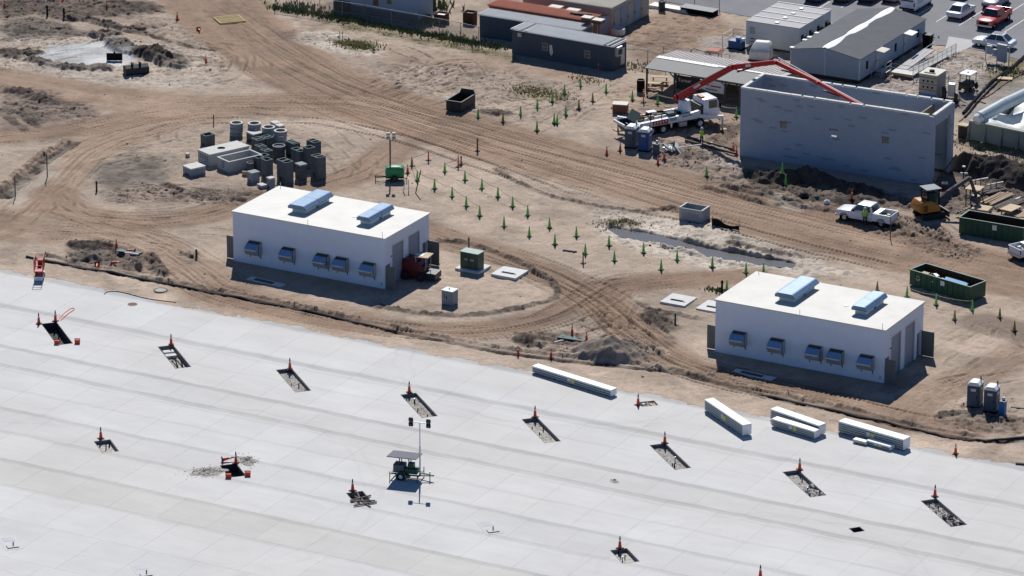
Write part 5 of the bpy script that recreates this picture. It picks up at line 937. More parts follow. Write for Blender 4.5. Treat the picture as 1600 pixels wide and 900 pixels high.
MB().box(-3.6, 2.4, -1.1, 1.1, .45, .69).build('underbody', 'black', t); MB().box(2.75, 3.1, -1.1, 1.1, .9, 2.4).build('cab_back', 'steel_dark', t)
# boom: every joint lies in one upright plane through turret and tip
Tw = org+dT*1.5; tip = at(1345, 165, 6.9); pd = Vector((tip.x-Tw.x, tip.y-Tw.y, 0)).normalized(); pn = Vector((-pd.y, pd.x, 0))
def onplane(px, py): d = ray(px, py); k = (Tw-CAM).dot(pn)/d.dot(pn); return CAM+d*k
W2L = Matrix.Translation(org) @ Matrix.Rotation(rzT, 4, 'Z'); W2L = W2L.inverted()
J = [onplane(*q_) for q_ in ((1058,152),(1144,105),(1213,97),(1279,129),(1346,165))]; print('boom', [tuple(round(c, 1) for c in j) for j in J])
def beam(mb, a, b_, w, h0, h1, oz=0.):
    x = (b_-a).normalized(); y = pn; z = x.cross(y) if x.cross(y).z > 0 else y.cross(x); R_ = []
    for q_, h in ((a, h0), (b_, h1)): R_.append([q_+y*(-w/2)+z*(oz-h/2), q_+y*(w/2)+z*(oz-h/2), q_+y*(w/2)+z*(oz+h/2), q_+y*(-w/2)+z*(oz+h/2)])
    return mb.loft([[W2L @ v for v in r_] for r_ in R_])
hs = ((.72, .58), (.52, .45), (.42, .34), (.34, .22))
bo = None
for k in range(4):
    a, b_ = J[k], J[k+1]; m_ = MB(); beam(m_, a, b_, .42-.05*k, *hs[k]); o = m_.build('boom_section', 'red', t)
    beam(MB(), a+(b_-a)*.04, b_-(b_-a)*.06, .46-.05*k, .03, .03, hs[k][0]*.36).build('edge_strip', 'white_band', o) if k == 0 else None
    MB().tube(W2L @ (a+pn*.38), W2L @ (a-pn*.38), .26-.03*k, n=12).build('pivot', 'red', o); c0 = a+(b_-a)*.12-Vector((0, 0, .55)); c1 = a+(b_-a)*.5-Vector((0, 0, .22)); MB().tube(W2L @ c0, W2L @ c1, .09, n=8).build('hydraulic_ram', 'maroon' if k else 'red', o)
    zz = Vector((0, 0, .34-.05*k)); MB().tube(W2L @ (a+pn*.30+zz*(.2 if k != 2 else 1.6)), W2L @ (b_+pn*.30+zz*.3), .065, n=8).build('concrete_pipe', 'galv' if k > 1 else 'maroon', o)
    q0 = a+(b_-a)*.33-pn*(.23-.025*k); q1 = a+(b_-a)*.45-pn*(.23-.025*k); x = (b_-a).normalized(); z = x.cross(pn); z = z if z.z > 0 else -z
    if k < 2: MB().add([W2L @ v for v in (q0-z*.13, q1-z*.13, q1+z*.13, q0+z*.13)], [(0, 1, 2, 3)]).build('boom_mark', 'white_band', o)
MB().tube(W2L @ J[4], W2L @ (J[4]+Vector((.1, -.1, -1.6))), .1, n=8).build('end_hose', 'black', t)

# ------------------------------------------------------------------ people
def person(lab, loc, rz, arms='down', h=1.78):
    k = h/1.78; V_ = [(0,0,.95,.15),(0,0,1.18,.155),(0,0,1.42,.17),(0,0,1.52,.07),(.01,0,1.62,.095),(.01,0,1.72,.09),
        (0,.10,.90,.10),(.02,.12,.50,.075),(-.01,.12,.09,.05),(.14,.13,.03,.045), (0,-.10,.90,.10),(.05,-.12,.50,.075),(0,-.13,.09,.05),(.15,-.14,.03,.045)]
    if arms == 'down': V_ += [(0,.21,1.40,.065),(-.02,.27,1.12,.048),(.10,.26,.90,.038),(.15,.25,.82,.035),(0,-.21,1.40,.065),(.0,-.27,1.12,.048),(.14,-.24,.92,.038),(.2,-.22,.86,.035)]
    else: V_ += [(0,.21,1.40,.065),(.06,.27,1.14,.048),(.30,.20,1.10,.038),(.38,.16,1.12,.035),(0,-.21,1.40,.065),(.08,-.27,1.14,.048),(.32,-.18,1.06,.038),(.40,-.12,1.08,.035)]
    E_ = [(0,1),(1,2),(2,3),(3,4),(4,5),(0,6),(6,7),(7,8),(8,9),(0,10),(10,11),(11,12),(12,13),(2,14),(14,15),(15,16),(16,17),(2,18),(18,19),(19,20),(20,21)]
    me = bpy.data.meshes.new('body'); me.from_pydata([tuple(c*k for c in v[:3]) for v in V_], E_, []); o = bpy.data.objects.new('body_tmp', me); COL.objects.link(o)
    o.modifiers.new('s', 'SKIN'); 
    for i, v in enumerate(me.skin_vertices[0].data): v.radius = (V_[i][3]*k, V_[i][3]*k); v.use_root = i == 0
    sb = o.modifiers.new('d', 'SUBSURF'); sb.levels = sb.render_levels = 1
    m2_ = bpy.data.meshes.new_from_object(o.evaluated_get(bpy.context.evaluated_depsgraph_get())); bpy.data.objects.remove(o)
    t = thing('person', lab, 'person', loc, rz); b_ = bpy.data.objects.new('body', m2_); COL.objects.link(b_); b_.parent = t; m2_.materials.clear()
    for q_ in ('denim', 'lime', 'skin', 'black'): m2_.materials.append(MATS[q_])
    for f in m2_.polygons: c = f.center; z = c.z/k; f.material_index = 3 if z < .11 else 0 if z < .93 and abs(c.y) < .2*k else 2 if z > 1.5 or (abs(c.y) > .14*k and z < .92) else 1; f.use_smooth = True
    MB().lathe([(.155, 1.70), (.15, 1.71), (.125, 1.74), (.10, 1.82), (.05, 1.86), (0, 1.865)], 12, Matrix.Translation((.02, 0, 0)) @ Matrix.Scale(k, 4)).build('hard_hat', 'white_plastic', t, smooth=True)
    MB().box(-.19*k, .2*k, -.2*k, .2*k, 1.12*k, 1.17*k).build('reflective_band', 'white_band', t) if False else None
    for s in (-1, 1): MB().tube((.13, s*.05, 1.0), (.175, s*.07, 1.42), .022, n=6).build('vest_stripe', 'white_band', t); MB().tube((-.14, s*.05, 1.0), (-.19, s*.07, 1.42), .022, n=6).build('vest_stripe', 'white_band', t)
    if arms != 'down': MB().box(.36*k, .50*k, -.12*k, .14*k, 1.10*k, 1.17*k).build('remote_box', 'black', t)
    return t
person('person in a lime vest and white hard hat standing beside the pump truck', G(1096, 226), math.radians(75), 'remote'); person('person in a lime vest standing at the door of the white pickup', G(1351, 352), math.radians(100))

# ------------------------------------------------------------------ portable toilets and tanks
def toilet(lab, px, py, m, rz, h=2.3):
    p = G(px, py); t = thing('portable_toilet', lab, 'portable toilet', p+F_OFF*.0, rz, 'portable toilets'); w = .56
    MB().box(-w, w, 0, 1.15, .12, 2.02).build('cabin', m, t, bevel=.03); MB().box(-w-.03, w+.03, -.03, 1.18, 0, .118).build('skid_base', 'black', t)
    MB().loft([[(x*1.03, -.03+y*1.0, 2.022) for x, y in ((-w, 0), (w, 0), (w, 1.21), (-w, 1.21))], [(x*1.03, -.03+y, 2.12) for x, y in ((-w, 0), (w, 0), (w, 1.21), (-w, 1.21))], [(x*.55, .02+y*.92, 2.34) for x, y in ((-w, 0), (w, 0), (w, 1.18), (-w, 1.18))]]).build('roof', 'pj_roof', t, bevel=.03, smooth=True)
    d = MB().box(-.40, .40, -.035, -.004, .2, 1.9).build('door', m, t); MB().box(.28, .36, -.06, -.036, 1.0, 1.15).build('handle', 'black', d); MB().box(-.22, .22, -.05, -.037, 1.55, 1.78).build('sign_plate', 'white_band', d)
    MB().box(w+.003, w+.02, .3, .8, 1.6, 1.82).build('side_sign', 'white_band', t); MB().tube((.35, 1.0, 2.1), (.35, 1.0, 2.6), .06, n=8).build('vent_pipe', 'black', t)
    for s in (-1, 1): MB().box(s*(w+.004)-.02*(s < 0), s*(w+.004)+.02*(s > 0), .1, 1.05, .4, .7).build('side_rib', m, t)
    return t
F_OFF = Vector((F2[0], F2[1], 0))
toilet('grey portable toilet, left of the pair by the nearer white building', 1520, 637.5, 'pj_grey', .12); toilet('grey portable toilet, right of the pair beside a blue tank', 1546, 645, 'pj_grey', .12)
toilet('grey portable toilet beside the blue one behind the pump truck', 984, 232, 'pj_grey', .15); toilet('blue portable toilet behind the pump truck', 1005, 237, 'pj_blue', .15)
def tank(lab, px, py, m, h=1.15):
    p = G(px, py); t = thing('wash_station', lab, 'wash station', p); MB().box(-.3, .3, -.25, .25, .0, h).build('tank', m, t, bevel=.06, smooth=True); MB().box(-.33, .33, -.28, .28, h+.002, h+.08).build('basin', 'steel_dark', t); MB().tube((0, .1, h), (0, .1, h+.3), .04, n=6).build('tap', 'white_plastic', t); MB().box(-.12, .12, .12, .25, h+.08, h+.34).build('dispenser', 'white_plastic', t)
tank('blue hand wash tank right of the grey portable toilets', 1566, 647, 'tank_blue'); tank('dark hand wash tank right of the blue portable toilet', 1025, 243, 'pj_grey', 1.2)

# ------------------------------------------------------------------ dumpsters
def dumpster(lab, p, L, W, H, rz, m, group=None, trash=0, name='dumpster'):
    t = thing(name, lab, 'dumpster', p, rz, group); T_ = .07
    MB().frame(0, L, 0, W, .12, H, T_, .08).build('body', m, t); r = MB(); e = .06; r.box(-e, L+e, -e, T_, H-.002+.004, H+.09).box(-e, L+e, W-T_, W+e, H+.002, H+.09).box(-e, T_, T_, W-T_, H+.002, H+.09).box(L-T_, L+e, T_, W-T_, H+.002, H+.09); r.build('rim', m, t)
    for x in np.arange(.6, L-.2, .62 if L > 4 else 1.2): MB().box(x, x+.09, -.05, -.003, .14, H-.02).build('side_rib', m, t); MB().box(x, x+.09, T_+.003, T_+.03, .2, H-.04).build('inner_rib', 'rust', t)
    for x in (.25, L-.45): MB().tube((x, .25, .1), (x, .45, .1), .12, n=10).build('roller', 'rust', t)
    MB().box(T_+.003, L-T_-.003, T_+.003, W-T_-.003, .203, .24).build('inner_floor', 'rust', t); MB().box(T_+.002, L-T_-.002, W-T_-.02, W-T_-.002, .25, H-.01).build('inner_back', 'rust', t)
    if L > 4: MB().box(L*.52, L*.52+.45, -.075, -.052, H*.62, H*.92).build('sign_plate', 'white_band', t)
    rr = random.Random(trash)
    for k in range(trash): x = rr.uniform(.3, L*.45); y = rr.uniform(.2, W*.5); s = rr.uniform(.12, .4); MB().box(-s, s, -s*.6, s*.6, -s*.3, s*.3, Matrix.Translation((x, y, H*.62+rr.uniform(0, .3))) @ Matrix.Rotation(rr.uniform(0, 3), 4, Vector((rr.random(), rr.random(), 1)))).build('rubbish', rr.choice(('tarp', 'white_band', 'plywood', 'galv', 'white_plastic')), t)
    return t
p = G(1421, 446); rz = heading((1421,446),(1519,475)); d2 = dumpster('green dumpster with pale rubbish and a blue sheet inside, behind the nearer white building', p, 7.0, 2.35, 1.5, rz, 'dumpgreen', 'green dumpsters', 16)
MB().box(-1.1, 1.1, -.35, .35, -.03, .03, Matrix.Translation((4.4, 1.3, 1.15)) @ Matrix.Rotation(.35, 4, 'Z') @ Matrix.Rotation(.15, 4, 'Y')).build('blue_sheet', 'blue_sheet', d2)
fc = MB()                                                       # a smiling mark chalked on the side
for k in range(9): a = math.radians(200+k*17.5); fc.box(.95+.22*math.cos(a)-.03, .95+.22*math.cos(a)+.03, -.012, -.004, .95+.2*math.sin(a)-.03, .95+.2*math.sin(a)+.03)
fc.box(.82, .88, -.012, -.004, 1.08, 1.16).box(1.02, 1.08, -.012, -.004, 1.08, 1.16); fc.build('chalk_mark', 'white_band', d2)
p = G(1498, 366); rz = heading((1498,366),(1592,382)); dumpster('green dumpster standing empty between the timber pile and the white pickup', p, 6.6, 2.35, 1.65, rz, 'dumpgreen', 'green dumpsters')
p = G(698, 174); t = dumpster('dark steel skip standing alone beside the haul road', G(697, 173.5), 1.75, 3.3, 1.15, math.radians(3), 'dumpdark'); MB().prism([(.0, 1.24), (1.75, 1.24), (1.55, 1.65), (.2, 1.65)], 3.22, 3.29, 'y').build('raised_end', 'dumpdark', t)

# ------------------------------------------------------------------ open precast vault and silt cloth by the pond
p = G(1061, 343.5); t = thing('precast_vault', 'open grey concrete vault with rows of small holes beside the pond', 'vault', p, heading((1061,343.5),(1094,349)))
L_, W_, H_ = 2.45, 1.75, 1.25; MB().frame(0, L_, 0, W_, 0, H_, .16, .12).build('vault_wall', 'precast', t); 
for j in range(3):
    for k in range(9): MB().tube((.35+k*.21, -.004, .45+j*.17), (.35+k*.21, -.03, .45+j*.17), .035, n=6).build('hole', 'black', t)
MB().box(-.02, .14, -.02, W_+.02, H_+.002, H_+.06).box(L_-.14, L_+.02, -.02, W_+.02, H_+.002, H_+.06).build('rim', 'precast_top', t)
p = G(1112, 353); t = thing('silt_cloth', 'black silt cloth sagging between stakes right of the open vault', 'silt fence', p, 0); Lc = 2.9
MB().loft([[(u*Lc, .12*math.sin(u*9), z*(.55+.22*math.sin(u*5+1))) for z in (0, .5, 1)]+[(u*Lc, .12*math.sin(u*9)+.03, z*(.55+.22*math.sin(u*5+1))) for z in (1, .5, 0)] for u in np.linspace(0, 1, 14)]).build('cloth', 'black', t)
for x in (.05, 1.0, Lc-.05): MB().tube((x, .08, 0), (x, .08, 1.0), .03, n=6).build('stake', 'darkwood', t)

# ------------------------------------------------------------------ precast stockpile
rzS = math.radians(66)
p = G(328, 260.5); t = thing('precast_vault', 'big white topped concrete vault with a round hole in its lid', 'vault', p, rzS, 'precast stockpile')
MB().box(0, 4.7, 0, 2.1, 0, 1.12).build('vault_wall', 'precast_light', t); lid = MB(); n_ = 24; hx, hy, hr = 2.1, 1.05, .42
ov = [Vector(q_) for q_ in ((-.04, -.04), (4.74, -.04), (4.74, 2.14), (-.04, 2.14))]+[Vector((hx+hr*math.cos(math.tau*i/n_), hy+hr*math.sin(math.tau*i/n_))) for i in range(n_)]; oe = [(0,1),(1,2),(2,3),(3,0)]+[(4+i, 4+(i+1) % n_) for i in range(n_)]
vv, _, ff, *_ = mgeo.delaunay_2d_cdt(ov, oe, [], 0, 1e-6); ff = [f for f in ff if math.hypot(sum(vv[i][0] for i in f)/3-hx, sum(vv[i][1] for i in f)/3-hy) > hr*.97]; lid.v = [(q_[0], q_[1], 1.28) for q_ in vv]; lid.f = [tuple(f) for f in ff]; lid.build('lid', 'precast_top', t)
sk = MB().frame(-.04, 4.74, -.04, 2.14, 1.125, 1.278, .1); sk.build('lid_edge', 'precast_top', t); MB().lathe([(hr, 1.279), (hr, 1.13), (0, 1.13)], 20, Matrix.Translation((hx, hy, 0))).build('access_hole', 'dark', t)
for j in range(3):
    for k in range(5 if j < 2 else 2): MB().box(-.02, -.003, .35+k*.3, .48+k*.3, .82-j*.24, .94-j*.24).build('knockout', 'black', t)
p = G(358, 271); t = thing('precast_vault', 'open topped concrete vault lying right before the white topped one', 'vault', p, rzS, 'precast stockpile')
MB().frame(0, 4.0, 0, 2.1, 0, 1.15, .14, .1).build('vault_wall', 'precast_light', t); MB().frame(-.02, 4.02, -.02, 2.12, 1.152, 1.2, .16).build('rim', 'precast_top', t)
for j in range(3):
    for k in range(2): MB().box(-.02, -.003, .85+k*.3, .98+k*.3, .85-j*.26, .99-j*.26).build('knockout', 'black', t)
def inlet(px, py, w, d, h, lab, m='precast_dark', top='open', rz=rzS, cells=1):
    c = G(px, py); c = c+F_OFF*(max(w, d)*.55); c.z = gz(c.x, c.y)-.03; t = thing('inlet_box', lab, 'concrete box', c, rz, 'precast stockpile')
    for k in range(cells):
        y0 = -w/2+k*w/cells; y1 = y0+w/cells-.04
        MB().frame(-d/2, d/2, y0, y1, 0, h, .09, .08).build('box_wall', m, t)
        if top == 'open': MB().frame(-d/2-.02, d/2+.02, y0-.01, y1+.01, h+.002, h+.06, .1).build('rim', 'box_green', t)
        else: MB().box(-d/2-.04, d/2+.04, y0-.03, y1+.03, h+.002, h+.14).build('lid', top, t)
    MB().box(-d/2-.02, -d/2-.003, -w*.18, w*.18, h*.12, h*.3).build('knockout', 'dark', t)
    return t
inlet(324, 229, 1.0, 1.1, 1.15, 'dark open concrete box behind the white topped vault'); inlet(302.5, 276, 1.5, 1.7, .75, 'low wide concrete box with rubble on top, left end of the stockpile', 'precast', 'precast_top')
inlet(445, 289, 1.55, .95, 2.25, 'pair of tall dark hollow columns at the front middle of the stockpile', cells=2); inlet(470, 283, .95, .8, 1.5, 'shorter dark hollow box right of the tall front pair', top='precast')
inlet(497, 281, 1.25, 1.0, 2.3, 'tall dark hollow column at the right end of the stockpile', cells=2); inlet(483, 265, .9, .9, 2.25, 'slim tall dark column behind the right end one'); inlet(490, 255, 1.3, .9, 2.2, 'rearmost tall dark column at the right end', cells=2)
inlet(466, 264, 1.5, .8, 1.8, 'pair of dark columns in the second row, right of the dark bin', cells=2); inlet(457, 250, 1.5, .8, 1.7, 'pair of dark columns in the back row under the round rings', cells=3); inlet(404, 269, .85, .75, 1.45, 'slim dark box at the near end of the open vault')
inlet(417, 282, .95, .8, 2.1, 'tall dark column left of the front pair'); inlet(395.5, 286, .9, .9, .95, 'low closed concrete block with a pale top before the open vault', 'precast', 'precast'); inlet(423, 296, .6, .6, 1.05, 'small pale topped post block nearest the white building roof', 'precast', 'precast_top')
inlet(409, 295, .8, .6, .22, 'flat concrete slab beside the small post block', 'precast', 'precast_top'); inlet(397, 224, 1.3, 1.1, .85, 'pale topped concrete box between the rings and the open vault', 'precast_dark', 'precast_top'); inlet(403, 233, 1.2, .9, .9, 'low dark open box behind the open vault, left one', cells=2)
inlet(417, 231, 1.1, .9, .95, 'low dark open box behind the open vault, right one', cells=2); inlet(407, 247, 1.1, .8, 1.15, 'dark open box touching the far end of the open vault', cells=2); inlet(416, 256, 1.1, .8, 1.3, 'dark open box in the middle of the stockpile', cells=2); inlet(412, 262, .9, .8, 1.2, 'dark open box beside the slim one at the open vault')
inlet(430, 203, .9, .7, .5, 'small pale topped block behind the rings, left one', 'precast', 'precast_top'); inlet(437, 206.5, .8, .6, .5, 'small pale topped block behind the rings, right one', 'precast', 'precast_top'); inlet(292.7, 246, .35, .3, .3, 'tiny concrete block lying left of the white topped vault', 'precast', 'precast_top')
def rings(px, py, n_, lab):
    c = G(px, py)+F_OFF*.6; t = thing('manhole_ring_stack', lab, 'concrete rings', (c.x, c.y, gz(c.x, c.y)), 0, 'stacks of concrete rings')
    for k in range(n_):
        z = k*.50; o = random.uniform(-.05, .05); M_ = Matrix.Translation((o, random.uniform(-.05, .05), 0))
        MB().lathe([(.50, z), (.66, z), (.66, z+.44), (.50, z+.44), (.50, z)], 22, M_).build('ring', 'precast', t, smooth=True)
        if k < n_-1:
            for a in (0.5, 2.6, 4.7): MB().box(.5*math.cos(a)-.07, .5*math.cos(a)+.07, .5*math.sin(a)-.07, .5*math.sin(a)+.07, z+.441, z+.499).build('spacer_block', 'wood', t)
        else: MB().lathe([(.49, z+.441), (.67, z+.441), (.67, z+.47), (.49, z+.47), (.49, z+.441)], 22, M_).build('top_face', 'precast_top', t, smooth=True)
rings(369, 216, 3, 'leftmost stack of round concrete rings'); rings(397.5, 217, 3, 'second stack of round concrete rings from the left'); rings(419.5, 222, 3, 'third stack of round concrete rings from the left'); rings(437.5, 228, 3, 'rightmost stack of round concrete rings')
t = barrel(436, 247, 'wide dark bin among the concrete boxes', 1.3, .62, 'precast_dark'); barrel(392, 269, 'small dark round bin at the near corner of the open vault', 1.0, .38, 'precast_dark')
p = G(384, 274); t = thing('pipe_piece', 'short tan pipe piece lying before the open vault', 'pipe', p, .3); MB().tube((-.35, 0, .22), (.35, 0, .22), .22, n=14).build('pipe_shell', 'wood', t, smooth=True); MB().tube((.351, 0, .22), (.36, 0, .22), .16, n=12).build('bore', 'dark', t)

# ------------------------------------------------------------------ cabinets and slabs between the white buildings
p = G(711, 422); t = thing('transformer', 'dark green transformer cabinet on a pale concrete pad', 'transformer', p, -.02)
MB().box(0, 2.55, 0, 2.3, -.1, .22).build('pad', 'concrete_pad', t); cb_ = MB().box(.35, 2.25, .35, 1.5, .225, 1.75).build('cabinet', 'padgreen', t, bevel=.03); MB().box(.31, 2.29, .30, 1.55, 1.752, 1.84).build('lid', 'padtop', t)
MB().box(1.29, 1.31, .33, .349, .3, 1.7).build('door_seam', 'black', cb_)
for k, x in enumerate((.85, 1.02, 1.42, 1.58, 1.70)): MB().box(x, x+.08, .335, .349, 1.05, 1.2).build('digit_mark', 'white_band', cb_)
def slotpad(lab, px, py, w, d, z, rz=0.):
    p = G(px, py); t = thing('access_pad', lab, 'concrete pad', (p.x, p.y, max(0, p.z)), rz, 'concrete pads with a dark slot'); MB().box(0, w, 0, d, -.2, z).build('pad', 'concrete_pad', t); MB().box(w*.25, w*.75, d*.32, d*.44, z+.003, z+.03).build('slot', 'black', t); MB().box(w*.80, w*.84, d*.3, d*.36, z+.003, z+.05).build('bolt', 'steel_dark', t)
slotpad('pale concrete pad with a dark slot beside the green transformer', 767, 431.5, 2.6, 2.5, .24); slotpad('pale slotted pad behind the nearer white building, left one', 1031, 474, 2.5, 2.6, .16); slotpad('pale slotted pad behind the nearer white building, right one', 1087, 484, 2.6, 2.6, .16)
p = G(690, 475); t = thing('switch_cabinet', 'small grey steel switch cabinet standing alone on the sand', 'cabinet', p, -.03); MB().box(0, 1.15, 0, 1.0, .02, 1.3).build('cabinet', 'precast', t, bevel=.02); MB().box(-.03, 1.18, -.03, 1.03, 1.302, 1.38).build('lid', 'curb_metal', t)
d = MB().box(.08, 1.07, -.03, -.003, .1, 1.2).build('door', 'precast', t); MB().box(.3, .36, -.05, -.031, .7, .95).box(.5, .6, -.05, -.031, .6, .85).build('handle', 'black', d); MB().tube((.5, .5, 1.38), (.55, .5, 1.5), .05, n=6).build('lifting_eye', 'steel_dark', t)

# ------------------------------------------------------------------ red ride-on loader at the farther building
c = at(652, 433); c.z = 0; t = thing('compact_loader', 'dark red ride-on loader with a pale canopy at the roll-up door', 'loader', (c.x, c.y, 0), math.radians(8))
MB().loft([[(-1.2, -.8, .35), (.9, -.8, .35), (.9, .8, .35), (-1.2, .8, .35)], [(-1.25, -.85, 1.2), (.8, -.8, 1.1), (.8, .8, 1.1), (-1.25, .85, 1.2)], [(-1.15, -.75, 1.95), (-.1, -.7, 1.9), (-.1, .7, 1.9), (-1.15, .75, 1.95)]]).build('body', 'maroon', t, bevel=.05, smooth=True)
for x in (-.8, .75):
    for s in (-1, 1): wheel(t, x, s*.95, .42, .35, 'maroon')
for x in (.1, 1.1):
    for s in (-1, 1): MB().bar((x, s*.6, 1.0), (x, s*.65, 2.2), .05).build('canopy_post', 'galv', t)
MB().box(.0, 1.35, -.75, .75, 2.2, 2.27).build('canopy', 'plywood', t); MB().box(-.1, .7, -.4, .3, 2.272, 2.30).build('roof_sign', 'white_band', t); MB().box(.2, .7, -.3, .3, 1.1, 1.3).box(.15, .25, -.3, .3, 1.3, 1.75).build('seat', 'black', t); MB().tube((.9, 0, 1.1), (.75, 0, 1.5), .05, n=6).build('steering_column', 'black', t)
MB().box(.95, 2.1, -.75, .75, .15, .75).build('bucket', 'steel_dark', t); MB().bar((.6, -.6, .9), (1.2, -.6, .55), .15).bar((.6, .6, .9), (1.2, .6, .55), .15).build('lift_arm', 'maroon', t); MB().box(.9, .98, -.55, -.35, .9, 1.05).build('lamp', 'lamp_glass', t)

# ------------------------------------------------------------------ light towers
def lamps(t, x, y, z, sp, face, m='black'):
    for sx_ in (-1, 1):
        for sz in (-1, 1):
            q_ = MB().box(-.17, .17, -.1, .1, -.15, .15, Matrix.Translation((x+sx_*sp, y, z+sz*.2)) @ Matrix.Rotation(.3, 4, 'X')).build('lamp_head', m, t); MB().box(-.15, .15, -.115, -.102, -.13, .13, Matrix.Translation((x+sx_*sp, y, z+sz*.2)) @ Matrix.Rotation(.3, 4, 'X')).build('lamp_lens', 'lamp_glass' if face else 'steel_dark', q_)
c = at(640, 747); t = thing('light_tower', 'solar light tower trailer with a raised mast standing on the slab', 'light tower', (c.x, c.y, 0), .22)
fr = MB().box(-1.5, 1.0, -.55, -.45, .42, .52).box(-1.5, 1.0, .45, .55, .42, .52).box(-1.5, -1.4, -.45, .45, .42, .52).box(.9, 1.0, -.45, .45, .42, .52); fr.build('trailer_frame', 'lt_green', t); MB().bar((1.0, -.3, .45), (2.1, 0, .45), .09).bar((1.0, .3, .45), (2.1, 0, .45), .09).build('tongue', 'lt_green', t); MB().tube((1.75, 0, .0), (1.75, 0, .8), .05, n=8).build('tongue_jack', 'galv', t)
for s in (-1, 1): wheel(t, -.55, s*.68, .33, .2, 'white_plastic'); MB().lathe([(.36, -.12), (.42, -.12), (.42, .12), (.36, .12)], 16, Matrix.Translation((-.55, s*.68, .34)) @ Matrix.Rotation(math.pi/2, 4, 'X')).build('fender', 'lt_green', t)
MB().box(-1.3, -.35, -.45, .45, .53, 1.25).build('engine_box', 'pj_grey', t, bevel=.08); MB().box(-.3, .75, -.42, .42, .53, .95).build('battery_box', 'lt_green', t, bevel=.03); MB().box(-.1, .4, -.2, .3, .95, 1.35).build('control_cabinet', 'lt_green', t)
sp_ = MB().box(-1.25, 1.25, -.95, .95, -.03, .03, Matrix.Translation((-.45, .1, 1.95)) @ Matrix.Rotation(-.10, 4, 'X')).build('solar_panel', 'solar', t)
for k in range(4): MB().box(-1.25+k*.625, -1.23+k*.625, -.95, .95, .031, .036, Matrix.Translation((-.45, .1, 1.95)) @ Matrix.Rotation(-.10, 4, 'X')).build('panel_seam', 'steel_dark', sp_)
for x in (-.8, .0): MB().bar((x, -.2, 1.2), (x, -.2, 1.9), .07).bar((x+.1, .2, .95), (x, .3, 1.95), .06).build('panel_strut', 'steel_dark', t)
MB().tube((.9, 0, .4), (.9, 0, 3.0), .075, n=8).tube((.9, 0, 3.0), (.9, 0, 4.95), .05, n=8).build('mast', 'white_plastic', t); MB().bar((.0, 0, 5.0), (1.8, 0, 5.0), .06).build('cross_arm', 'galv', t); lamps(t, .9, -.05, 5.0, .75, False)
for x, y in ((-1.45, -.85), (.95, -.95), (-1.45, .85), (.95, .95)): MB().tube((x, y, 0), (x, y, .75), .04, n=6).bar((x, y, .45), (x, y*.5, .47), .06).build('stabiliser_leg', 'steel_dark', t)
p = G(617, 281); t = thing('light_tower', 'bright green light tower with a dark mast on the sand by the cones', 'light tower', p, .496)
MB().loft([[(-.85, -.55, .42), (.85, -.55, .42), (.85, .55, .42), (-.85, .55, .42)], [(-.95, -.62, .9), (.95, -.62, .9), (.95, .62, .9), (-.95, .62, .9)], [(-.85, -.55, 1.35), (.85, -.55, 1.35), (.85, .55, 1.35), (-.85, .55, 1.35)], [(-.5, -.3, 1.5), (.5, -.3, 1.5), (.5, .3, 1.5), (-.5, .3, 1.5)]]).build('canopy_body', 'lt_bright', t, bevel=.08, smooth=True)
for s in (-1, 1): wheel(t, 0, s*.7, .33, .2, 'steel_dark')
MB().box(-.9, .9, -.5, .5, .3, .41).build('frame', 'black', t); MB().bar((-.9, 0, .38), (-2.0, 0, .38), .08).build('tongue', 'black', t); MB().tube((-.45, 0, 1.3), (-.45, 0, 4.2), .075, n=8).build('mast', 'steel_dark', t); lamps(t, -.35, 0, 4.55, .28, True, 'steel_dark')
for x, y in ((-1.9, -.6), (1.2, -.9), (-.4, -1.1)): MB().tube((x, y, -.05), (x, y, .6), .04, n=6).bar((x, y, .4), (x*.4, y*.4, .4), .06).build('stabiliser_leg', 'black', t)
p = G(61, 440); t = thing('scissor_lift', 'red scissor lift with guard rails standing at the slab edge', 'scissor lift', p+F_OFF*.6, 2.07)
MB().box(-.9, .9, -.4, .4, .18, .55).build('chassis', 'white_plastic', t); 
for x in (-.62, .62):
    for s in (-1, 1): wheel(t, x, s*.38, .19, .13, 'white_plastic')
for k in range(3):
    z = .56+k*.14
    for s in (-1, 1): MB().bar((-.8, s*.3, z), (.8, s*.3, z+.13), .07).build('scissor_arm', 'red', t); MB().bar((-.8, s*.22, z+.13), (.8, s*.22, z), .07).build('scissor_arm', 'red', t)
MB().box(-.95, .95, -.42, .42, 1.0, 1.12).build('platform', 'red', t)
for x in (-.92, -.3, .3, .92):
    for s in (-1, 1): MB().bar((x, s*.4, 1.12), (x, s*.4, 2.2), .05).build('rail_post', 'red', t)
for z in (1.65, 2.2): MB().bar((-.94, -.4, z), (.94, -.4, z), .05).bar((-.94, .4, z), (.94, .4, z), .05).bar((-.92, -.4, z), (-.92, .4, z), .05).bar((.92, -.4, z), (.92, .4, z), .05).build('guard_rail', 'red', t)
MB().box(.55, .9, -.2, .2, 1.125, 1.75).build('control_box', 'red', t); MB().box(-.94, .94, -.41, -.38, 1.12, 1.3).box(-.94, .94, .38, .41, 1.12, 1.3).build('toe_board', 'red', t)
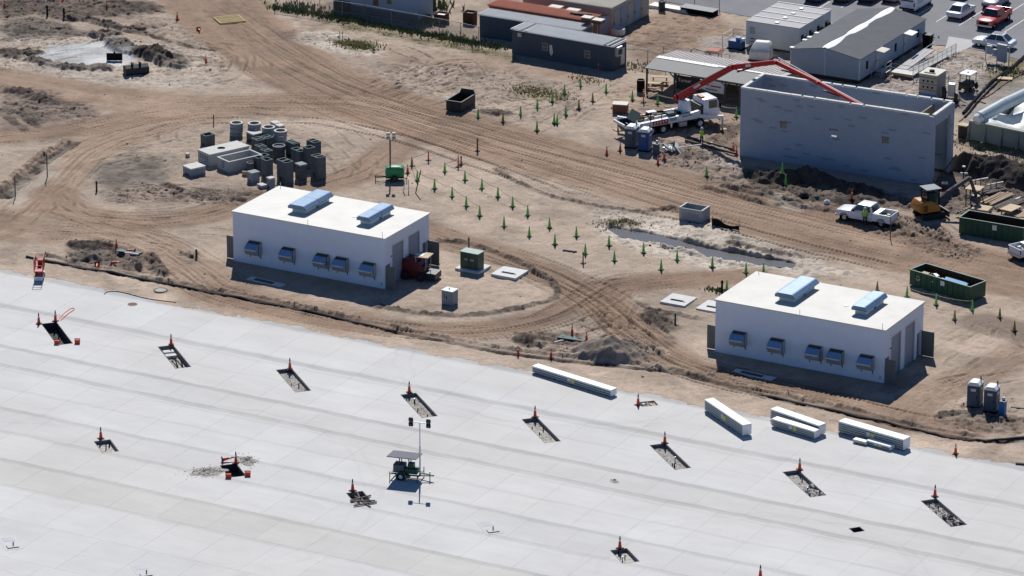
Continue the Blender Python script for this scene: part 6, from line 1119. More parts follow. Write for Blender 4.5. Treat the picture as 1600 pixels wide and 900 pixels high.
# ------------------------------------------------------------------ small excavator, timber and formwork at the right
p = G(1452, 338); t = thing('mini_excavator', 'orange yellow mini excavator with a dark raised boom beside the block building', 'excavator', p, math.radians(52)); t.scale = (1.3, 1.3, 1.3)
for s in (-1, 1): MB().loft([[(-1.0, s*.62-.17, .16), (-.85, s*.62-.17, 0), (.85, s*.62-.17, 0), (1.0, s*.62-.17, .2), (.9, s*.62-.17, .42), (-.9, s*.62-.17, .42)], [(-1.0, s*.62+.17, .16), (-.85, s*.62+.17, 0), (.85, s*.62+.17, 0), (1.0, s*.62+.17, .2), (.9, s*.62+.17, .42), (-.9, s*.62+.17, .42)]]).build('track', 'rubber', t)
MB().box(-.5, .5, -.45, .45, .3, .52).build('undercarriage', 'steel_dark', t); MB().loft([[(-1.1, -.75, .55), (.55, -.7, .55), (.55, .7, .55), (-1.1, .75, .55)], [(-1.2, -.78, 1.0), (.5, -.72, 1.0), (.5, .72, 1.0), (-1.2, .78, 1.0)], [(-1.0, -.65, 1.4), (-.2, -.62, 1.4), (-.2, .62, 1.4), (-1.0, .65, 1.4)]]).build('house', 'yellow', t, bevel=.06, smooth=True)
for k in range(3): MB().box(-.9+k*.0, -.55, -.79, -.765, .7+k*.16, .78+k*.16).build('side_slot', 'black', t)
for x, y in ((-.45, -.5), (.5, -.5), (.5, .5), (-.45, .5)): MB().bar((x, y, 1.0), (x, y, 2.2), .07).build('cab_post', 'black', t)
MB().box(-.6, .65, -.6, .6, 2.2, 2.28).build('cab_roof', 'pj_grey', t); MB().box(-.46, .48, -.48, .48, 1.0, 1.95).build('cab_glass', 'glass', t); MB().box(-.3, .15, -.25, .25, 1.0, 1.2).box(-.35, -.25, -.25, .25, 1.2, 1.7).build('seat', 'black', t)
MB().bar((.6, 0, .9), (1.5, 0, 1.7), .24, .3).bar((1.5, 0, 1.7), (3.3, 0, 2.6), .22, .26).build('boom', 'steel_dark', t); MB().bar((3.3, 0, 2.6), (3.9, 0, 1.1), .18, .2).build('stick', 'steel_dark', t); MB().tube((.7, 0, 1.3), (2.0, 0, 2.1), .06, n=8).build('hydraulic_ram', 'chrome', t)
MB().prism([(3.7, 1.1), (4.1, 1.15), (4.2, .75), (3.85, .5), (3.55, .7)], -.3, .3, 'y').build('bucket', 'steel_dark', t); MB().box(1.15, 1.25, -.85, .85, .05, .5).bar((.6, -.4, .25), (1.2, -.4, .25), .1).bar((.6, .4, .25), (1.2, .4, .25), .1).build('blade', 'steel_dark', t)
def planks(lab, p, rz, n_, L, m, w=.14, name='timber_pile', layers=1, jit=.12):
    t = thing(name, lab, 'timber', p, rz, 'timber by the dumpster'); r = random.Random(lab)
    for j in range(layers):
        for k in range(n_): a = r.uniform(-jit, jit)*.3; MB().box(-L/2*r.uniform(.75, 1), L/2*r.uniform(.75, 1), -w*.45, w*.45, 0, .07, Matrix.Translation((r.uniform(-.2, .2), (k-n_/2)*w*1.25, .02+j*.09+r.uniform(0, .015))) @ Matrix.Rotation(a, 4, 'Z')).build('plank', m if r.random() < .75 else 'darkwood', t)
    return t
planks('long pale timbers lying lengthwise behind the empty green dumpster', G(1556, 314), math.radians(80), 8, 4.6, 'wood', layers=2); planks('grey weathered planks right of the pale timbers', G(1572, 322), math.radians(80), 7, 3.8, 'darkwood', .2); planks('white edged boards beside the weathered planks', G(1585, 312), math.radians(78), 5, 3.5, 'white_band', .18, jit=.3); planks('dark boards stacked behind the pale timbers', G(1548, 300), math.radians(70), 8, 3.2, 'darkwood', .16, layers=2, jit=.5); planks('short pale offcuts scattered left of the long timbers', G(1540, 322), math.radians(20), 7, 1.3, 'wood', .16, jit=2.5); planks('loose boards leaning by the right edge beyond the plywood sheet', G(1598, 335), math.radians(88), 5, 2.5, 'wood', .2)
def plyt(lab, px, py, w, d, h, legs, rz, stack=1, cat='table', name='work_table'):
    p = G(px, py); t = thing(name, lab, cat, p, rz, 'plywood stands')
    for k in range(stack): MB().box(-w/2, w/2, -d/2, d/2, h+k*.05, h+k*.05+.04).build('plywood_sheet', 'plywood', t)
    if legs:
        for x in (-w*.42, w*.42):
            for y in (-d*.4, d*.4): MB().bar((x, y, -.05), (x, y, h), .09).build('leg', 'darkwood', t)
        MB().bar((-w*.42, -d*.4, h*.5), (w*.42, -d*.4, h*.5), .08).build('brace', 'wood', t)
    else: MB().box(-w*.45, w*.45, -d*.45, d*.45, -.05, h-.002).build('bearer', 'darkwood', t)
plyt('tall plywood roofed stand between the excavator and the timbers', 1522, 318, 1.5, 1.5, 1.7, True, .05); plyt('low stack of plywood sheets behind the empty green dumpster', 1534, 333, 1.7, 1.5, .35, False, .05, 5, 'stack', 'plywood_stack'); plyt('single plywood sheet propped right of the plywood stack', 1579, 332, 1.3, 2.0, .45, True, -.15)
p = G(1511, 335); t = thing('formwork_frame', 'dark ladder like formwork frame beside the plywood stand', 'formwork', p, math.radians(75))
for s in (-.35, .35): MB().bar((-1.3, s, .3), (1.3, s, .5), .14).build('side_beam', 'dark', t)
for k in range(6): MB().bar((-1.1+k*.42, -.35, .42), (-1.1+k*.42, .35, .46), .1).build('rung', 'wood' if k % 2 else 'dark', t)
for (px, py, k, lab) in ((1528, 291, 2, 'pair of low stake frames behind the plywood stand, left one'), (1552, 297, 3, 'pair of low stake frames behind the plywood stand, right one')):
    p = G(px, py); t = thing('stake_frame', lab, 'stakes', p, .9, 'stake frames')
    for q_ in range(2): MB().bar((q_*.6-.3, 0, -.05), (q_*.6-.3, 0, .75), .07).build('stake', 'dark', t)
    MB().bar((-.7, 0, .6), (1.1, 0, .68), .1).build('cross_board', 'white_band', t)
p = G(1505, 288); t = thing('utility_riser', 'dark standpipe with white fittings right of the block building', 'standpipe', p, 0); MB().tube((0, 0, 0), (0, 0, 1.75), .07, n=8).build('riser', 'dark', t); MB().tube((-.35, 0, 1.1), (.4, .1, 1.15), .09, n=8).build('valve', 'white_plastic', t); MB().box(-.14, .14, -.1, .1, 1.752, 1.9).build('cap', 'white_plastic', t)
p = G(1476, 296); t = thing('compactor', 'small dark plate compactor with a pale tank at the block building corner', 'compactor', p, .4); MB().box(-.6, .6, -.4, .4, .0, .15).build('base_plate', 'steel_dark', t); MB().box(-.35, .35, -.3, .3, .16, .6).build('engine', 'maroon', t); MB().box(-.3, .3, -.22, .22, .602, .75).build('tank', 'white_plastic', t); MB().path([(-.5, 0, .2), (-1.1, 0, .9)], .04).build('handle', 'yellow', t)
def ladder_frame(): pass
# ------------------------------------------------------------------ service gear behind the block building
p = G(1435, 157); t = thing('generator_cabinet', 'tall tan generator cabinet with round vents behind the block building', 'generator', p, 0)
MB().box(0, 2.0, 0, 2.4, .1, 3.0).build('cabinet', 'tan_wall', t); MB().box(-.05, 2.05, -.05, 2.45, 3.002, 3.1).build('roof', 'roof_tan', t); MB().tube((1.0, 1.0, 3.1), (1.0, 1.0, 3.3), .28, n=14).build('exhaust', 'black', t); MB().box(.4, 1.6, .35, .6, 3.101, 3.16).build('roof_slot', 'dark', t)
for j in range(2):
    for k in range(3): MB().tube((.5+k*.5, -.003, 2.35-j*.65), (.5+k*.5, -.04, 2.35-j*.65), .11, n=12).build('vent_hole', 'black', t)
for z in (2.75, 2.05, 1.4): MB().box(0, 2.0, -.03, -.003, z-.02, z+.02).build('panel_seam', 'dark', t)
MB().box(.0, 2.0, -.03, -.003, .1, 1.0).build('blue_sheet', 'tank_blue', t); MB().box(2.003, 2.03, .3, 2.1, .3, 2.6).build('side_door', 'tan_wall', t)
p = G(1484, 158); t = thing('pump_skid', 'cluttered pump skid with pipes right of the tan generator', 'pump', p, .2); MB().box(-1.0, 1.0, -.6, .6, .0, .15).build('skid_base', 'black', t); MB().box(-.2, .5, -.35, .35, .6, 1.9).build('control_panel', 'galv', t); MB().tube((-.6, 0, .15), (-.6, 0, 1.1), .25, n=12).build('pump_body', 'steel_dark', t); MB().tube((-.9, 0, 1.0), (.9, .1, .7), .1, n=8).build('pipe', 'white_plastic', t); MB().tube((.7, -.3, .1), (.7, -.3, 1.0), .2, n=10).build('filter', 'steel_dark', t); MB().box(-.8, -.4, -.4, .0, 1.1, 1.5).build('motor', 'dark', t); MB().tube((-.3, .3, .1), (-.3, .3, 2.6), .04, n=6).build('pole', 'darkwood', t); MB().path([(.9, 0, .6), (1.3, -.3, .2), (1.8, -.5, .1)], .08).build('hose', 'tape', t)
p = G(1513, 140); t = thing('utility_cart', 'small utility cart with a white roof seen from behind', 'cart', p, math.pi/2-.05)
MB().box(-1.2, 1.0, -.6, .6, .35, .75).build('body', 'steel_dark', t, bevel=.04); MB().box(-1.2, -.2, -.58, .58, .752, 1.1).build('cargo_box', 'dark', t); MB().box(-1.0, .7, -.65, .65, 1.85, 1.93).build('roof', 'white_plastic', t); MB().tube((-.2, 0, 1.94), (-.2, 0, 2.05), .1, n=8).build('beacon', 'white_plastic', t)
for x, y in ((-.95, -.55), (.6, -.55), (.6, .55), (-.95, .55)): MB().bar((x, y, .75), (x, y, 1.85), .06).build('roof_post', 'black', t)
MB().box(-.1, .4, -.5, .5, .752, 1.0).build('seat', 'black', t)
for x in (-.8, .7):
    for s in (-1, 1): wheel(t, x, s*.6, .28, .2, 'steel_dark')
p = G(1546, 96); t = thing('electric_panels', 'row of grey electrical panels on a pipe stand before the pale crossover', 'electrical panel', p, -.15)
for x in (-.5, .9, 2.4): MB().bar((x, 0, 0), (x, 0, 2.2), .09).build('post', 'galv', t)
for z in (1.3, 1.9): MB().bar((-.5, .02, z), (2.4, .02, z), .06).build('rail', 'galv', t)
for x, w_, z, h_ in ((-.2, .55, .9, .9), (1.1, 1.1, .3, 1.9), (.55, .4, .8, .7)): o = MB().box(x, x+w_, -.35, -.04, z, z+h_).build('panel_box', 'trailer_grey', t); MB().box(x-.02, x+w_+.02, -.38, -.02, z+h_+.002, z+h_+.04).build('panel_cap', 'roof_tan', o)
def hose(lab, px, r_, m, z=.12, name='hose'):
    P = [G(*q_, r_) for q_ in px]; c = P[0].copy(); pts = [Vector((*w, 0)) for w in wpts(px, 5)]; pts = [Vector((q_.x, q_.y, gz(q_.x, q_.y)+r_*.8))-c for q_ in pts]; o = MB().path(pts, r_, 7).build(name, m); o.location = c; return tag(o, lab, 'hose')
hose('thick black hose running from the lot edge down behind the block building', [(1605,84),(1580,108),(1552,128),(1525,155),(1505,178)], .16, 'black'); hose('second black hose close beside the thick one', [(1600,92),(1560,128),(1530,158),(1508,184)], .11, 'black'); hose('thin reddish hose bent before the white lined basin', [(1604,112),(1575,128),(1545,150),(1530,157),(1540,163)], .06, 'brown_metal'); hose('short pinkish hose at the corner of the basin wall', [(1508,180),(1504,186),(1499,190)], .06, 'brown_metal')
p = G(1570, 124); t = thing('plywood_board', 'plywood board lying by the hoses', 'board', p, .3); MB().box(-.8, .8, -.45, .45, .1, .16).build('board', 'plywood', t); MB().box(-.7, .7, -.35, .35, 0, .098).build('bearer', 'darkwood', t)
# white lined basin
a = at(1514, 219); b0 = at(1612, 242); rzB = math.radians(-8); t = thing('lined_basin', 'steel walled basin with a white liner at the right edge', 'basin', (a.x, a.y, 0), rzB)
for k in range(8): x = k*1.9; MB().box(x, x+1.88, 0, .12, .1, 2.0).build('wall_panel', 'basin_wall', t); MB().bar((x, -.12, .1), (x, -.02, 1.9), .12).bar((x, -.5, .1), (x, -.05, 1.2), .08).build('wall_rib', 'basin_wall', t)
MB().box(-.1, 15.3, -.08, .3, 2.01, 2.12).build('top_rail', 'tan_wall', t); MB().box(-.1, .02, .13, 16, .1, 2.0).build('side_wall', 'basin_wall', t)
nx, ny = 26, 26; ln = MB(); r = np.random.default_rng(4); V_ = []
for j in range(ny+1):
    for i in range(nx+1): x = .4+14.8*i/nx; y = .32+15*j/ny; V_.append((x, y, 2.14 if j == 0 else 1.55+.55*math.sin(x*.9+y*.55)*math.exp(-y*.05)+.35*math.sin(x*1.7-y*1.3)+r.normal()*.05))
ln.v = V_; ln.f = [(j*(nx+1)+i, j*(nx+1)+i+1, (j+1)*(nx+1)+i+1, (j+1)*(nx+1)+i) for j in range(ny) for i in range(nx)]; ln.build('white_liner', 'liner', t, smooth=True)
pp = MB(); P = [(.9, .35, 2.45), (1.0, 5, 2.75), (1.1, 10, 2.8), (1.2, 16, 2.8)]; pp.path([Vector(q_) for q_ in P], .62, 18); pp.build('edge_tube', 'pipe', t, smooth=True); MB().tube((.9, .3, 2.4), (.88, -.1, 2.3), .62, .5, 16).build('tube_end', 'white_plastic', t)
p = G(1506, 215); t = thing('pump_box', 'dark pump box at the corner of the lined basin', 'pump', p); MB().box(-.5, .4, -.4, .5, 0, 1.3).build('housing', 'dark', t); MB().box(-.55, .45, -.45, .55, 1.302, 1.4).build('lid', 'plywood', t); MB().path([(.5, -.2, .2), (.55, -.2, 1.2), (.9, -.1, 1.5)], .08).build('pipe', 'galv', t)

# ------------------------------------------------------------------ cones
def cone_proto(body, top=None, h=.95, name='traffic_cone', label='', cat='cone', group=''):
    t = thing(name, label, cat, (0, 0, -50), 0, group)
    MB().box(-.24, .24, -.24, .24, 0, .05).build('base', 'conebase', t); k = h/.95
    MB().lathe([(.165, .051), (.145, .1), (.10, .5*k), (.085, .56*k)], 14).build('lower_cone', body, t, smooth=True); MB().lathe([(.086, .56*k), (.068, .70*k)], 14).build('band', 'white_band' if top != 'plain' else body, t, smooth=True); MB().lathe([(.068, .70*k), (.04, .92*k), (.035, .95*k), (0, .955*k)], 14).build('tip', body if top in (None, 'plain') else top, t, smooth=True); return t
CG = cone_proto('green_cone', 'plain', 1.08); CO = cone_proto('orange', 'conebase', 1.05); CO2 = cone_proto('orange', None, 1.0); CY = cone_proto('olive_cone', 'plain', 1.0)
def place(proto, px, py, lab, group, flat=False, sc=1.0, slab=False):
    p = at(px, py) if slab else G(px, py); o = dup(proto, p, random.uniform(0, 1.5), lab, group, (sc, sc, sc))
    if flat: o.rotation_euler = (math.pi/2*.93, 0, random.uniform(0, 6)); o.location.z += .2
    return o
gr = 'green cones on the sand'
ROW_A = [(695,269.5),(726.5,282),(753,295),(778,308),(801,323),(824.5,337)]; ROW_B = [(652,282.5),(679,295),(706.5,308),(728.5,322.5),(749.5,337.5)]
ORD = ('first', 'second', 'third', 'fourth', 'fifth', 'sixth')
for k, q_ in enumerate(ROW_A): place(CG, *q_, ORD[k]+' green cone of the farther roped row, counted from the light tower', gr)
for k, q_ in enumerate(ROW_B): place(CG, *q_, ORD[k]+' green cone of the nearer roped row, counted from the light tower', gr)
for px, py, lab in ((787.5,354,'green cone just beyond the end of the nearer roped row'), (827,370,'green cone in the nearer line, second past the roped row'), (867,382,'green cone in the nearer line, third past the roped row'), (914.5,397.5,'green cone right behind the thin dark post'), (960,408,'green cone in the nearer line, next after the thin dark post'), (858.5,356,'green cone just beyond the end of the farther roped row'), (900.5,370,'green cone in the farther line left of the pond tip'), (951.5,384,'green cone nearest the left tip of the pond'), (1005.5,395.5,'green cone below the left third of the pond'), (1058,407,'green cone below the middle of the pond'), (1033,422,'green cone below the pond, nearest the viewer'), (1113,418,'green cone below the right half of the pond'), (1165.6,426.6,'green cone behind the near white roof, left of two'), (1193,427,'green cone behind the near white roof, right of two'), (1135.7,454,'green cone beside the dark post at the left corner of the near white building'),
    (1462.6,476.6,'green cone at the middle of the shaded side of the rubbish filled dumpster'), (1519,486,'green cone at the right end of the rubbish filled dumpster'), (1454,542,'green cone beside the open far door of the nearer white building'), (1417,464.5,'green cone at the left end of the rubbish filled dumpster'),
    (747,184,'green cone at the right corner of the dark steel skip'), (813.5,180.5,'green cone second to the right of the dark steel skip'), (839.5,170,'green cone in the left back line, third from the skip'), (863,159,'green cone in the left back line below the grass patch'), (882,147.5,'green cone right of the grass patch'), (947,145,'bright green cone alone left of the black barrel'), (884,180,'green cone above the pair standing close together'), (866,192.5,'left one of two green cones standing close together'), (870.5,194,'right one of two green cones standing close together'), (839,204.5,'green cone nearest the haul road left of the close pair'), (988,156,'green cone below the black barrel'), (1027.5,163,'green cone before the left bay of the canopy'), (1110,174,'green cone before the canopy beside the truck cab'), (1150.5,183,'green cone at the left corner of the block building'), (907,136,'dull green cone farthest back below the dark office'), (1104,277,'green cone on the edge of the haul road before the block building'), (1222,275,'green cone in the shade of the block building, farther one'), (1227.5,289,'green cone at the edge of the block building shade, nearer one')):
    place(CG, px, py, lab, gr)
for px, py, lab in ((643.5,260,'faded yellow cone behind the green light tower'), (926,159,'faded brown cone between the green ones, farther'), (904.5,170,'faded brown cone between the green ones, nearer'), (786,191,'faded yellow cone next right of the dark steel skip'), (1370.6,455,'faded yellow cone behind the right roof vent of the nearer building'), (1491.5,500,'dark faded cone right of the nearer building, left of three'), (1562,497,'pale faded cone right of the nearer building, middle of three'), (1585,517,'olive faded cone right of the nearer building, right of three')):
    place(CY, px, py, lab, 'faded cones on the sand')
go = 'orange cones at the pits'
for px, py, lab in ((60.7,506,'orange cone left of the dark pit head near the red lift'), (86.7,502,'orange cone right of the dark pit head, where the red cord ends'), (267.5,539,'orange cone at the head of the pit with pale blocks'), (453,577,'orange cone at the head of the third long pit'), (639.5,613.5,'orange cone at the head of the pit behind the light tower mast'), (836,652,'orange cone at the head of the pit before the longest bundle'), (1038.7,692.5,'orange cone at the head of the pit left of the slanting bundle'), (1249.5,734,'orange cone at the head of the pit below the paired bundles'), (1460.8,776,'orange cone at the head of the rightmost long pit'), (157.6,685.5,'orange cone at the short pit left of the spoil heaps'), (368.7,724,'orange cone standing between the two spoil heaps'), (551,767,'orange cone at the pit covered with timbers'), (997,633,'orange cone at the small rubble pit beside the longest bundle'), (968.5,857,'orange cone at the short pit on the bottom edge'), (1188,902,'orange cone cut off by the bottom edge')):
    place(CO, px, py, lab, go, slab=True)
for px, py, lab, fl in ((347,722,'orange cone lying on its side by the left spoil heap',1), ):
    place(CO, px, py, lab, go, True, slab=True)
go2 = 'orange cones on the dirt'
for px, py, lab, fl in ((1493,709.5,'orange cone alone on the slab edge below the grey toilets',0), (809.5,556,'orange cone beside the dark trench, left of two',0), (861,560,'orange cone beside the dark trench, right of two',0), (894,521,'orange cone at the dark plate behind the grey sand heap, left one',0), (916.5,534,'orange cone on the slope of the grey sand heap',0), (637,271,'orange cone touching the green light tower',0), (948,242.5,'orange cone left of the toilets by the pump truck, farther left',0), (969,236,'orange cone left of the toilets by the pump truck, nearer them',0), (1028,257,'orange cone below the dark wash tank, left one',0), (1038,252.5,'orange cone below the dark wash tank, right one',0), (1146,235,'orange cone at the left corner of the block building, left one',0), (1151,242,'orange cone at the left corner of the block building, right one',0), (1331,313,'orange cone on the dark heap behind the white pickup',0), (1410,277,'orange cone at the shaded wall foot of the block building, left one',0), (1431,284,'orange cone at the shaded wall foot of the block building, right one',0),
    (277,31,'orange cone beside the upper haul road left of the grate',0), (167,14,'orange cone among the dark soil near the top edge',0), (322,99,'orange cone right of the big excavator bucket',0), (310,48,'orange cone lying tilted below the grate',1), (98,6,'orange cone on the dark bank at the top edge',0), (7,12,'orange cone in the top left corner',0), (182,388,'orange cone on the dark spoil near the red lift, upright one',0), (152,416,'orange cone lying on its side in the dark spoil',1), (174,414,'orange cone tipped over in the dark spoil, middle one',1), (211,398,'orange cone lying at the right end of the dark spoil',1)):
    place(CO2, px, py, lab, go2, bool(fl), .95)
for o_ in (CG, CO, CO2, CY):
    for ch in list(o_.children): bpy.data.objects.remove(ch)
    bpy.data.objects.remove(o_)
def post(px, py, h, lab, m='orange', r_=.05, lean=(0, 0), name='marker_post', cat='post', base=True, grp='posts on the site'):
    p = G(px, py); t = thing(name, lab, cat, p, 0, grp); MB().tube((0, 0, -.1), (lean[0], lean[1], h), r_, r_*.8, n=8).build('shaft', m, t)
    MB().tube((lean[0]*.8, lean[1]*.8, h*.8), (lean[0]*.86, lean[1]*.86, h*.88), r_*1.25, n=8).build('collar', 'white_band' if m == 'orange' else m, t)
    if base: MB().box(-.22, .22, -.22, .22, 0, .06).build('foot', 'conebase', t)
post(669.5, 251, 1.15, 'orange marker post behind the green light tower, on the road edge', r_=.08); post(716, 261, 1.25, 'tall orange marker post at the head of the roped cones', r_=.08); post(720.5, 257, .9, 'dark orange marker post just behind the tall one', 'brown_metal', .08); post(746, 236, 1.4, 'brown marker post standing alone in the haul road', 'brown_metal', .09); post(1005.5, 160, 1.4, 'orange marker post beside the black barrel', r_=.07)
post(911, 412, 1.2, 'thin dark post before a green cone', 'maroon', .07); post(649, 302, 2.3, 'long leaning dark stake beside the nearer roped row', 'darkwood', .06, (.35, .5), base=False); post(638.5, 299, 1.3, 'thin white topped pole near the green light tower', 'galv', .05, base=False); post(683, 413, 1.7, 'thin white pole standing by the far door of the farther building', 'white_plastic', .05); post(630, 300, 1.2, 'thin grey pole leaning by the green light tower leg', 'galv', .05, (.1, .2), base=False); post(732.5, 394, 1.5, 'pale post behind the green transformer', 'darkwood', .09, base=False)
post(24, 308, 2.2, 'dark stake on the left bank, nearer one', 'darkwood', .06, base=False); post(74, 276, 2.4, 'dark stake on the left bank, farther one', 'darkwood', .06, base=False); post(151, 299, 1.1, 'dark stub post in the grey gravel patch', 'dark', .1, base=False); post(334, 194, 1.0, 'dark thin stake behind the round rings', 'dark', .06, base=False); post(74, 26, 1.3, 'dark stump post near the top left, left one', 'black', .12, base=False); post(100, 29, 1.2, 'dark stump post near the top left, right one', 'black', .12, base=False); post(1391, 373, 1.8, 'thin pale stake at the roadside below the white pickup', 'darkwood', .05, base=False); post(1128, 456, 1.1, 'dark post in the grass tuft at the near white building', 'black', .12, base=False); post(1055, 507, 1.1, 'grey riser post in the dark dug soil', 'steel_dark', .1, base=False); post(307, 402, .8, 'grey riser post left of the farther building', 'steel_dark', .12, base=False); post(531, 66, 1.2, 'thin stake at the dry grass tuft, left one', 'darkwood', .04, base=False); post(535.5, 65, 1.2, 'thin stake at the dry grass tuft, right one', 'darkwood', .04, base=False); post(935, 112, 1.0, 'thin orange stake before the dark office wall', 'orange', .04, base=False)
def rope(px, z, lab, m='rope', r_=.02, sag=.12, cat='rope', name='rope_line'):
    P = [G(*q_)+Vector((0, 0, z)) for q_ in px]; c = P[0].copy(); mb = MB()
    for a, b_ in zip(P[:-1], P[1:]):
        pts = [a.lerp(b_, k/6)-Vector((0, 0, sag*4*(k/6)*(1-k/6)))-c for k in range(7)]; mb.path(pts, r_, 5)
    o = mb.build(name, m); o.location = c; return tag(o, lab, cat)
rope([(669.5,251),(643.5,260),(652,282.5)]+ROW_B[1:], .95, 'rope strung along the nearer row of green cones'); rope([(716,261)]+ROW_A, .95, 'rope strung along the farther row of green cones'); rope([(747,184),(786,191),(813.5,180.5),(839.5,170),(863,159),(882,147.5),(907,136)], .9, 'rope strung between the cones right of the dark skip'); rope([(839,204.5),(866,192.5),(884,180),(904.5,170),(926,159),(947,145)], .9, 'rope strung between the cones past the close pair')
rope([(1005.5,160),(1027.5,163),(1110,174),(1150.5,183)], .98, 'yellow and white warning tape before the canopy', 'tape', .045, .2, 'tape', 'warning_tape'); rope([(1417,464.5),(1462.6,476.6),(1519,486)], .95, 'pale rope strung past the rubbish filled dumpster', 'tape', .02)
for px, py, lab in ((89,537,'red sand bag at the near left corner of the dark pit by the lift'), (121,536,'red sand bag right of the dark pit by the lift'), (357,746,'red sand bag at the left near corner of the pit between the heaps'), (387,743,'red sand bag at the right near corner of the pit between the heaps')):
    p = at(px, py); t = thing('weight_bag', lab, 'sand bag', (p.x, p.y, 0), .5, 'red weights at the pits'); MB().box(-.24, .24, -.2, .2, 0, .38).build('bag', 'orange', t, bevel=.06, smooth=True); MB().box(-.25, .25, -.03, .03, .2, .43).build('strap', 'black', t)
# ------------------------------------------------------------------ loose gear
def cable(lab, px, r_, m, name='cable'):
    P = wpts(px, 5); c = Vector((P[0][0], P[0][1], 0)); o = MB().path([Vector((q_[0], q_[1], .03))-c for q_ in P], r_, 5).build(name, m); o.location = c; return tag(o, lab, 'cable')
cable('thin dark cable curving over the slab behind the brown manhole cover', [(163,460),(170,456),(190,457),(230,467),(275,473)], .035, 'black'); cable('red cord looping from the orange cone at the dark pit', [(90,502),(100,490),(112,482),(116,484),(106,491),(95,501)], .03, 'orange')
p = at(207, 475.5); t = thing('manhole_cover', 'round brown manhole cover in the slab', 'manhole cover', (p.x, p.y, .003), 0); MB().lathe([(0, .02), (.36, .02), (.40, .012), (.42, 0)], 24).build('cover', 'manhole', t); MB().lathe([(.43, 0), (.43, .015), (.5, .015), (.5, 0)], 24).build('ring_frame', 'joint', t)
p = G(251, 453.5); t = thing('manhole_cover', 'round sandy manhole cover half buried at the slab edge', 'manhole cover', p, 0); MB().lathe([(0, .03), (.45, .03), (.5, .05), (.55, .02)], 20).build('cover', 'tan_wall', t); MB().lathe([(.56, 0), (.56, .04), (.66, .03), (.66, 0)], 20).build('ring_frame', 'darkwood', t)
for k, (px, py, a, b_, lab) in enumerate(((325,737,1.0,1.5,'grey gravel spoil heap left of the short dark pit'), (386,720,1.1,.8,'grey gravel spoil heap behind the short dark pit'), (960,752,.45,.35,'tiny grey cement spill in the middle of the slab'))):
    c = at(px, py); t = thing('gravel_heap', lab, 'gravel heap', (c.x, c.y, 0), A45, 'gravel spilt on the slab'); r = np.random.default_rng(k); V_ = [(0, 0, .16)]; F_ = []; nr, na = 7, 20
    for i in range(1, nr+1):
        for j in range(na): q_ = i/nr*(1+.18*math.sin(j*1.7+k)+r.normal()*.06); V_.append((a*q_*math.cos(math.tau*j/na), b_*q_*math.sin(math.tau*j/na), max(.004, .16*(1-i/nr)+r.normal()*.03*(1-i/nr)) if i < nr else .004))
    F_ += [(0, 1+j, 1+(j+1) % na) for j in range(na)]+[(1+(i-1)*na+j, 1+i*na+j, 1+i*na+(j+1) % na, 1+(i-1)*na+(j+1) % na) for i in range(1, nr) for j in range(na)]
    MB().add(V_, F_).build('heap', 'gravel', t); pb = MB()
    for q_ in range(260 if k < 2 else 20):
        rr = abs(r.normal())*.75; th = r.random()*math.tau; s = r.uniform(.02, .055); x, y = a*rr*math.cos(th), b_*rr*math.sin(th); z = max(0, .15*(1-rr)); pb.add([(x-s, y-s, z), (x+s, y-s*.6, z), (x, y+s, z), (x, y, z+s*1.3)], [(0, 1, 3), (1, 2, 3), (2, 0, 3)])
    tag(pb.build('pebbles', 'gravel', t), kind='stuff')
p = G(213, 115); t = thing('excavator_bucket', 'big olive excavator bucket lying beside the pale puddle', 'bucket', p, math.radians(50)); MB().loft([[(-1.3, y, z) for y, z in ((-.6, .1), (-.5, .75), (0, 1.05), (.5, .9), (.6, .2), (0, 0))], [(1.3, y, z) for y, z in ((-.6, .1), (-.5, .75), (0, 1.05), (.5, .9), (.6, .2), (0, 0))]]).build('shell', 'dumpdark', t, bevel=.05); MB().box(-.5, -.35, -.3, .3, 1.0, 1.3).box(.35, .5, -.3, .3, 1.0, 1.3).build('hanger_ear', 'dumpdark', t)
for k in range(5): MB().box(-1.1+k*.5, -.95+k*.5, -.85, -.6, .08, .18).build('tooth', 'steel_dark', t)
p = G(179, 95); t = thing('black_barrier', 'black barrier panel standing at the edge of the pale puddle', 'barrier', p, .496); MB().box(-.85, .85, -.05, .05, .05, .85).build('panel', 'black', t); MB().box(-.1, .1, -.06, .06, .852, 1.0).build('lug', 'black', t); MB().bar((-.6, .05, .7), (-.6, .6, 0), .07).bar((.6, .05, .7), (.6, .6, 0), .07).build('prop', 'black', t)
a, b0, c0 = G(331, 31), G(344, 38.5), G(384, 34.5); t = thing('road_grate', 'yellow grate laid flat in the upper haul road', 'grate', (b0.x, b0.y, b0.z+.06), math.atan2(c0.y-b0.y, c0.x-b0.x)); Lg_ = (c0-b0).length; Wg = 2.6
MB().frame(0, Lg_, 0, Wg, 0, .1, .1).build('frame', 'grate', t)
for k in range(14): x = .2+k*(Lg_-.4)/13; MB().box(x-.035, x+.035, .1, Wg-.1, .01, .09).build('bar', 'grate', t)
for k in range(3): MB().box(.1, Lg_-.1, .55+k*.7, .63+k*.7, .092, .11).build('cross_bar', 'grate', t)
p = G(968, 178); t = thing('cardboard_crate', 'tan wooden crate standing behind the pump truck hopper', 'crate', p, .3); MB().box(-.75, .75, 0, 1.1, .1, .95).build('crate', 'brown_metal', t); MB().box(-.8, .8, -.05, 1.15, .952, 1.02).build('lid', 'roof_tan', t); MB().box(-.7, .7, .05, 1.05, 0, .098).build('pallet', 'darkwood', t)
